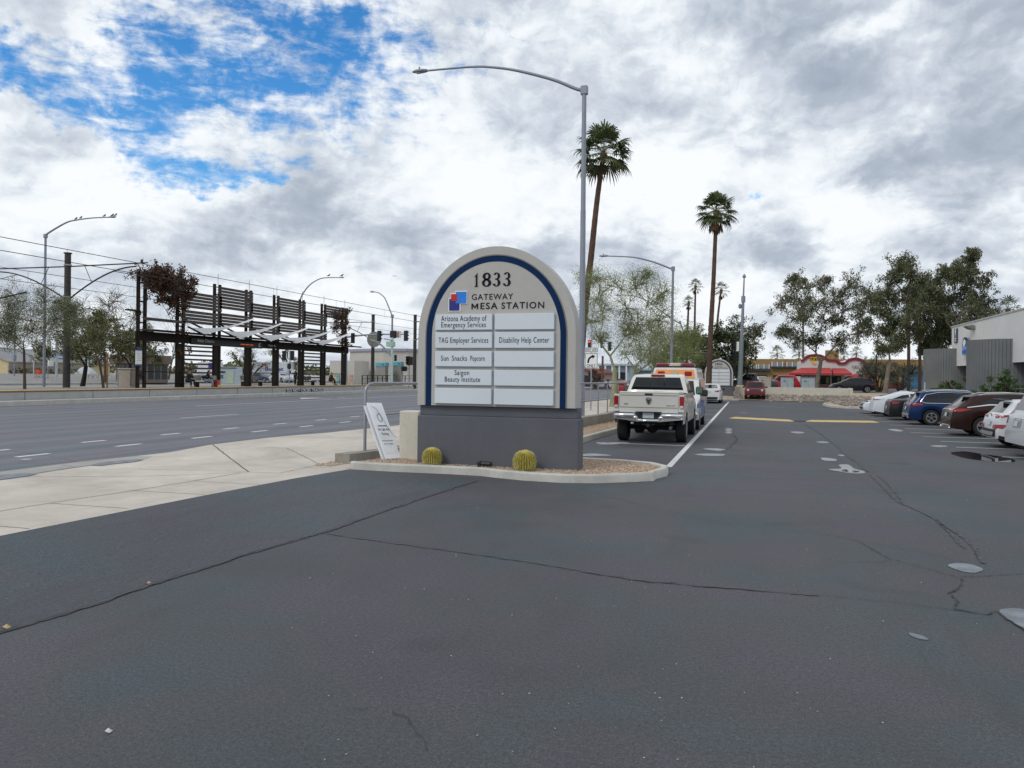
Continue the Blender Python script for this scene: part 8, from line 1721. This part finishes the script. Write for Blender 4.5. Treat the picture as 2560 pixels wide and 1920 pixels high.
# rental box truck
def boxtruck(label, px, Y, L, z, rz=0):
    p = at(px, 960, Y); t = thing('box_truck', label, 'truck', (p.x, Y, z), rz, 'white rental trucks'); MB().box((L / 2, 0, 2.35), (L, 2.3, 2.5), bev=.04).build('box', mat('truck white', (.60, .63, .68), .4), t)
    MB().prism([(L + .05, .55), (L + 1.9, .55), (L + 1.9, 1.2), (L + 1.0, 1.4), (L + .75, 2.2), (L + .05, 2.25)], -1.0, 1.0, 'y').build('cab', MATS['truck white'], t); MB().box((L / 2 + .8, 0, .75), (L + 1.2, 1.6, .3)).build('chassis', M_UNDER, t); MB().prism([(L + .3, 1.45), (L + .98, 1.42), (L + .74, 2.08), (L + .3, 2.1)], -1.01, 1.01, 'y').build('side_window', M_CGLASS, t)
    for x in (1.3, L + 1.2):
        for s in (-1, 1): wheel(t, x, s * .9, .40, .25, s)
    return t
t = boxtruck('white rental box truck with blue lettering behind the shelter', 640, 124, 7.4, .4)
o = text('Budget', .62, (0, 0, 0), mat('blue lettering', (.02, .04, .22), .5), t, width=3.9, rot=(R(90), 0, 0), extrude=.01, offset=.02, world=False); o.location = (4.7, -1.17, 2.0)
MB().prism([(2.1, 3.0), (3.0, 3.0), (2.8, 3.35), (2.1, 3.35)], -1.18, -1.16, 'y').build('orange_mark', mat('orange mark', (.65, .12, .02), .5), t)
t = boxtruck('white box truck with blue square left of the ticket machine', 548, 128, 4.2, .4, R(180)); MB().box((1.0, 1.17, 2.9), (1.3, .03, 1.0)).build('blue_square', MATS['emblem dark blue'], t)
# pale commercial building on the left
Yc = 118.0; CP = lambda a, b: at(860 + a * K9, 800 + b * K9, Yc)
cbm = mat('pale block wall', (.50, .48, .44), .9, var=.06, vscale=.6, bump=.2, bscale=12); cb = thing('commercial_building', 'low pale blockwork building with grey coping left of the arched sign', 'building', (-60, Yc, .25))
xa = at(845, 960, Yc).x; xm = CP(1060, 800).x; xe = at(1075, 960, Yc).x + 3; zt = CP(100, 785).z
MB().add([(xa, Yc + 4, .25), (CP(1030, 0).x, Yc, .25), (CP(1545, 0).x, Yc + 1.5, .25), (xe, Yc + 9, .25), (xe, Yc + 22, .25), (xa, Yc + 22, .25), (xa, Yc + 4, zt), (CP(1030, 0).x, Yc, zt), (CP(1545, 0).x, Yc + 1.5, zt), (xe, Yc + 9, zt), (xe, Yc + 22, zt), (xa, Yc + 22, zt)], [(0, 1, 7, 6), (1, 2, 8, 7), (2, 3, 9, 8), (3, 4, 10, 9), (4, 5, 11, 10), (5, 0, 6, 11), (6, 7, 8, 9, 10, 11)]).build('wall', cbm, cb, world=True)
mb = MB(); pts = [(xa, Yc + 4), (CP(1030, 0).x, Yc), (CP(1545, 0).x, Yc + 1.5), (xe, Yc + 9)]
for i in range(3): mb.bar((pts[i][0], pts[i][1] - .1, zt + .1), (pts[i + 1][0], pts[i + 1][1] - .1, zt + .1), .4, .45)
mb.build('coping', mat('lilac grey coping', (.30, .31, .38), .6), cb, world=True)
q0, q1 = CP(90, 1070), CP(700, 1620); MB().box(((q0.x + q1.x) / 2 - .5, Yc - 2.4, (q0.z + .25) / 2), (q1.x - q0.x, 5, q0.z - .25)).build('lower_block', cbm, cb, world=True)
# mural panels / painted crates behind the fence
for i, (a, b, c) in enumerate(((90, 180, (.45, .30, .22)), (230, 290, (.45, .40, .28)), (300, 350, (.15, .35, .42)), (470, 540, (.42, .36, .26)), (590, 680, (.45, .32, .26)))):
    p = CP(a, 1490); q = CP(b, 1600); tag(MB().box(((p.x + q.x) / 2, Yc - 6, 1.0), (q.x - p.x, .3, 1.6), bev=.02).build('painted_panel', mat('panel %d' % i, c, .7, var=.5, vscale=1.5)), ['orange tinted painted panel, leftmost behind the platform end fence', 'ochre painted panel second from left behind the end fence', 'turquoise painted panel behind the end fence', 'sandy painted panel fourth behind the end fence', 'pinkish painted panel rightmost behind the end fence'][i], 'panel', 'painted panels behind the fence')
# ---- cream houses far left
ZZ = lambda a, b: (a * 360 / 2212, 780 + b * 360 / 2212)
CH = mat('cream house wall', (.58, .50, .30), .85, var=.05); RG = mat('grey shingles', (.25, .25, .26), .9, var=.12, vscale=1, bump=.2); SOL = mat('solar panel blue', (.02, .04, .12), .15, spec=.9)
def house(label, X, y0, y1, ze, zr, depth=14, solar=False):
    t = thing('house', label, 'house', (X - depth / 2, (y0 + y1) / 2, 1.35), 0, 'cream houses across the street'); xm = X - depth / 2
    MB().add([(X, y0, 1.35), (X, y1, 1.35), (X - depth, y1, 1.35), (X - depth, y0, 1.35), (X, y0, ze), (X, y1, ze), (X - depth, y1, ze), (X - depth, y0, ze), (xm, y0, zr), (xm, y1, zr)], [(0, 1, 5, 4), (1, 2, 6, 9, 5), (2, 3, 7, 6), (3, 0, 4, 8, 7)]).build('wall', CH, t, world=True)
    e = .5; MB().add([(X + e, y0 - e, ze - .1), (X + e, y1 + e, ze - .1), (xm, y1 + e, zr + .1), (xm, y0 - e, zr + .1), (X - depth - e, y0 - e, ze - .1), (X - depth - e, y1 + e, ze - .1), (X + e, y0 - e, ze - .28), (X + e, y1 + e, ze - .28)], [(0, 1, 2, 3), (3, 2, 5, 4), (6, 7, 1, 0)]).build('roof', RG, t, world=True)
    MB().box((X + .02, (y0 + y1) / 2 + 1, ze - 1.0), (.08, 1.6, .8)).build('window', M_DARKG, t, world=True)
    if solar:
        for k in range(2): a, b = .25 + .3 * k, .48 + .3 * k; MB().add([(X + e + (xm - X - e) * a, y0 + 3, ze - .05 + (zr + .1 - ze) * a + .1), (X + e + (xm - X - e) * a, y1 - 4, ze - .05 + (zr + .1 - ze) * a + .1), (X + e + (xm - X - e) * b, y1 - 4, ze - .05 + (zr + .1 - ze) * b + .1), (X + e + (xm - X - e) * b, y0 + 3, ze - .05 + (zr + .1 - ze) * b + .1)], [(0, 1, 2, 3)]).build('solar_panel', SOL, t, world=True)
hx = -99
house('cream gabled house with grey shingle roof at the far left', hx, atx(22, 900, hx).y, atx(104, 900, hx).y, atx(72, 903, hx).z, atx(22, 883, hx).z + .9)
house('cream house with solar panels on its roof beside the mesquites', hx, atx(125, 900, hx).y, atx(275, 900, hx).y, 3.3, 5.1, solar=True)
wa, wb_ = atx(21, 945, -94.5), atx(205, 945, -94.5)
tag(MB().box((-94.5, (wa.y + wb_.y) / 2, 2.0), (.25, wb_.y - wa.y, 1.3)).build('block_wall', mat('grey block wall', (.27, .25, .235), .9, var=.1, vscale=2, bump=.2)), 'grey blockwork garden wall in front of the cream houses', 'wall')
# street clutter at far left
def white_post(label, px, pyb, pyt, z, head=True):
    g_ = gnd(px, pyb, z) if pyb > 950 else at(px, pyb, 84); zt = at(px, pyt, g_.y).z; t = thing('light_post', label, 'light post', (g_.x, g_.y, z), 0, 'white light posts beyond the tracks'); MB().tube([(0, 0, 0), (0, 0, zt - z)], .16, 8).lathe([(.4, 0), (.4, .1)], 10).build('post', mat('white post', (.46, .50, .52), .5), t, smooth=50)
    if head: MB().box((0, 0, zt - z), (.35, 2.6, .10), bev=.04).build('lamp_arm', MATS['white post'], t)
white_post('white double-headed light post left of the thick catenary pole', 141, 962, 845, .12); white_post('white double-headed light post between the mesquite trunk and the crooked tree', 218, 957, 843, .12)
g_ = gnd(84, 956, .12); t = thing('light_post', 'thin pale post in front of the block wall', 'light post', (-88, atx(84, 940, -88).y, 1.2)); MB().tube([(0, 0, 0), (0, 0, 3.6)], .07, 8).build('post', MATS['white post'], t)
t = thing('light_post', 'thin blue grey post beside the cream gable', 'light post', (-88, atx(36, 940, -88).y, 1.2)); MB().tube([(0, 0, 0), (0, 0, 6.0)], .08, 8).build('post', M_LAMP, t); MB().box((0, 0, 2.3), (.3, .3, .7)).build('box', M_LAMP, t)
g_ = gnd(119.6, 962, .12); t = thing('street_sign', 'white sign panels on a post right of the far left lamp', 'sign', (g_.x, g_.y, .12)); s = g_.length / 1923; MB().tube([(0, 0, 0), (0, 0, 92 * s)], .05, 6).build('post', M_GALV, t); MB().box((.1, 0, 78 * s), (.2, 8 * s, 30 * s)).box((.1, .3, 46 * s), (.2, 12 * s, 12 * s)).build('panel', M_WPAINT, t)
oc = atx(98, 935, -86); t = thing('shopping_cart', 'orange shopping cart standing by the block wall', 'shopping cart', (-86, oc.y, 1.05), R(10)); OR_ = mat('orange plastic', (.70, .10, .02), .5)
MB().add([(-.25, -.30, .40), (.25, -.30, .40), (.25, .28, .40), (-.25, .28, .40), (-.32, -.42, .98), (.32, -.42, .98), (.32, .36, .98), (-.32, .36, .98)], [(0, 3, 2, 1), (0, 1, 5, 4), (1, 2, 6, 5), (2, 3, 7, 6), (3, 0, 4, 7)]).build('basket', OR_, t); MB().tube([(-.25, .3, .1), (-.25, -.3, .3), (-.32, -.45, 1.05), (.32, -.45, 1.05), (.25, -.3, .3), (.25, .3, .1)], .03, 5).build('frame', M_GALV, t)
for x, y in ((-.22, .28), (.22, .28), (-.22, -.28), (.22, -.28)): MB().lathe([(.06, -.02), (.06, .02)], 10, (x, y, .06), Matrix.Rotation(R(90), 3, 'Y')).build('castor', M_BLK, t)
for i, (px, lab) in enumerate(((49, 'reddish brown low shrub, leftmost under the block wall'), (72, 'dark low shrub second from left under the block wall'), (93, 'reddish low shrub by the orange cart'), (124, 'grey green low shrub right of the orange cart'), (150, 'wide green low shrub behind the pole'), (182, 'rounded green shrub under the mesquite trunk'))):
    p = atx(px, 940, -93.2); bush('shrub', lab, (-93.2, p.y, 1.4), .75, 1.9, L_VINE if i in (0, 2) else L_OLIVE, M_BARK, 500 + i, dens=.8, lsize=.16, cat='shrub', clumps=14, low=.02, trunk=False, group='low shrubs by the block wall')
for x, z in ((-78.2, .42), (-90.4, 1.42)): struct(MB().box((x, 80, z), (.35, 160, .12), bev=.02).build('kerb_strip', M_KERB))
# brown kiosk building behind the shelter's left end
Yk = 84; a, b = at(290, 885, Yk), at(366, 962, Yk); t = thing('kiosk_building', 'small brown roofed building behind the left end of the shelter', 'building', ((a.x + b.x) / 2, Yk, .3)); w = b.x - a.x; hh = a.z - .3
MB().box((0, 2, hh * .35), (w, 4, hh * .7)).build('wall', mat('brown wall', (.17, .145, .12), .85), t); MB().box((0, 1.8, hh * .82), (w + .8, 5, hh * .3), bev=.05).build('roof', mat('brown roof', (.16, .12, .10), .9), t)
for k in range(3): MB().box((-w * .33 + k * w * .33, -.02, hh * .40), (w * .24, .08, hh * .5)).build('window', M_DARKG, t); MB().box((w / 2, .8 + k * 1.25, hh * .40), (.08, .95, hh * .5)).build('window', M_DARKG, t)
g_ = at(310, 955, 78); tag(MB().box((g_.x, 78, 1.0), (1.2, 1.0, 1.7), bev=.03).build('cabinet', mat('teal cabinet', (.22, .32, .34), .6)), 'teal grey cabinet left of the litter bin', 'cabinet')
g_ = at(223, 940, 88); t = thing('covered_car', 'white covered car by the mesquite trunk', 'car', (g_.x, 88, .9)); MB().grid(lambda u, v: Vector((-1.2 + 2.4 * u * .5 - 1 + 2.4 * v * 0 + u * 2.0, -1 + 2 * v, 1.7 * (math.sin(math.pi * u) ** .5) * (math.sin(math.pi * v) ** .35))), 14, 8).build('cover', mat('white cover', (.5, .52, .55), .8), t, smooth=60)
g_ = at(226, 950, 80); t = thing('bicycle_rack', 'grey looped bicycle rack beside the white light post', 'bicycle rack', (g_.x, 80, .5)); mb = MB()
for k in range(5): mb.tube([(k * .8 + .35 * math.cos(a), 0, .5 + .5 * math.sin(a)) for a in np.linspace(0, math.pi, 9)], .04, 5)
mb.build('loops', M_GALV, t)
# background across the road seen below the turn sign
def blk(label, name, px0, px1, pyt, Y, c, z0=.2, cat='building', roof=None, posts=0, dark=True):
    a, b = at(px0, pyt, Y), at(px1, pyt, Y); t = thing(name, label, cat, ((a.x + b.x) / 2, Y, z0)); w = b.x - a.x; h = a.z - z0; m_ = mat('blk ' + label[:14], c, .85, var=.12)
    MB().box((0, 5, h / 2), (w, 10, h)).build('wall', m_, t); MB().box((0, 4.4, h + .1), (w + .8, 11, .35)).build('roof', mat('rf ' + label[:14], roof or c, .8), t)
    if dark: MB().box((0, -.05, h * .38), (w * .84, .1, h * .6)).build('shopfront', M_SOFF, t)
    for k in range(posts): MB().box((-w * .42 + k * w * .84 / max(1, posts - 1), -.9, h * .5), (.25, .25, h)).build('post', M_WPAINT, t)
    return t
blk('white shop with terracotta roof left of the turn sign post', 'shop', 1458, 1480, 925, 118, (.55, .56, .58), roof=(.36, .13, .09)); blk('low red roofed shop with dark front behind the red bush', 'shop', 1484, 1510, 932, 120, (.4, .3, .25), roof=(.36, .13, .09))
blk('long dark-fronted shop with pale blue fascia and white posts beyond the road', 'shop', 1492, 1575, 913, 140, (.42, .50, .56), posts=5); blk('blue grey low building beyond the palo verdes', 'shop', 1578, 1640, 925, 150, (.34, .44, .54), posts=0)
p = at(1478, 948, 112); bush('shrub', 'round reddish brown bush left of the turn sign post base', (at(1487, 948, 112).x, 112, .2), 3.0, 3.6, leafmat('rusty bush leaves', [(.06, .025, .015), (.11, .05, .03), (.16, .08, .05)]), M_BARK, 301, dens=.9, lsize=.2, cat='shrub', clumps=26, low=.05)
tag(MB().tube([at(1506, 955, 100), at(1507, 890, 100)], .14, 8).build('road_post', mat('rust post', (.14, .07, .06), .8)), 'dark reddish post right of the rust coloured bush', 'post')
scar('small white car far beyond the road near the terracotta shop', 'hatchback', 'car', 1492, 960, 128, 180, 4.0, 1.7, 1.45, (.55, .56, .58), 'hatch', .2)
# distant tree belt so the horizon is never bare
rg2 = random.Random(77)
bcs = []
for _ in range(900):
    a = R(rg2.uniform(-62, 32)); d = rg2.uniform(230, 420); bcs.append((math.sin(a) * d, math.cos(a) * d, rg2.uniform(.5, 3.2 + 2.8 * abs(math.sin(a * 23 + 1)) * rg2.random())))
leaves('distant_trees', bcs, 26, 2.6, 1.5, L_MESQ, None, 78, 1.6, kind='stuff')
struct(MB().add([(-1200, 1400, -1), (-700, 1500, 34), (-420, 1500, 22), (-250, 1500, 30), (0, 1500, 16), (300, 1500, 26), (700, 1500, 12), (1200, 1400, -1), (-1200, 1600, -1), (1200, 1600, -1)], [(0, 1, 8), (1, 2, 8), (2, 3, 8), (3, 4, 8), (4, 9, 8), (4, 5, 9), (5, 6, 9), (6, 7, 9), (0, 7, 6, 5, 4, 3, 2, 1)]).build('hills', mat('far hills', (.15, .18, .23), .95))) if False else None
# little blue cafe-umbrella style sign plates under the platform roofline: street name sign on the mast
t = thing('street_name_sign', 'green street name sign visible between the right canopies', 'sign', tuple(at(788, 844, 89))); MB().box((0, 0, 0), (1.6, .05, .42)).build('plate', mat('sign green', (.01, .22, .10), .5), t); text('MAIN ST', .2, tuple(at(788, 844, 89) + Vector((0, -.03, -.1))), M_WPAINT, t, width=1.3, extrude=.005)
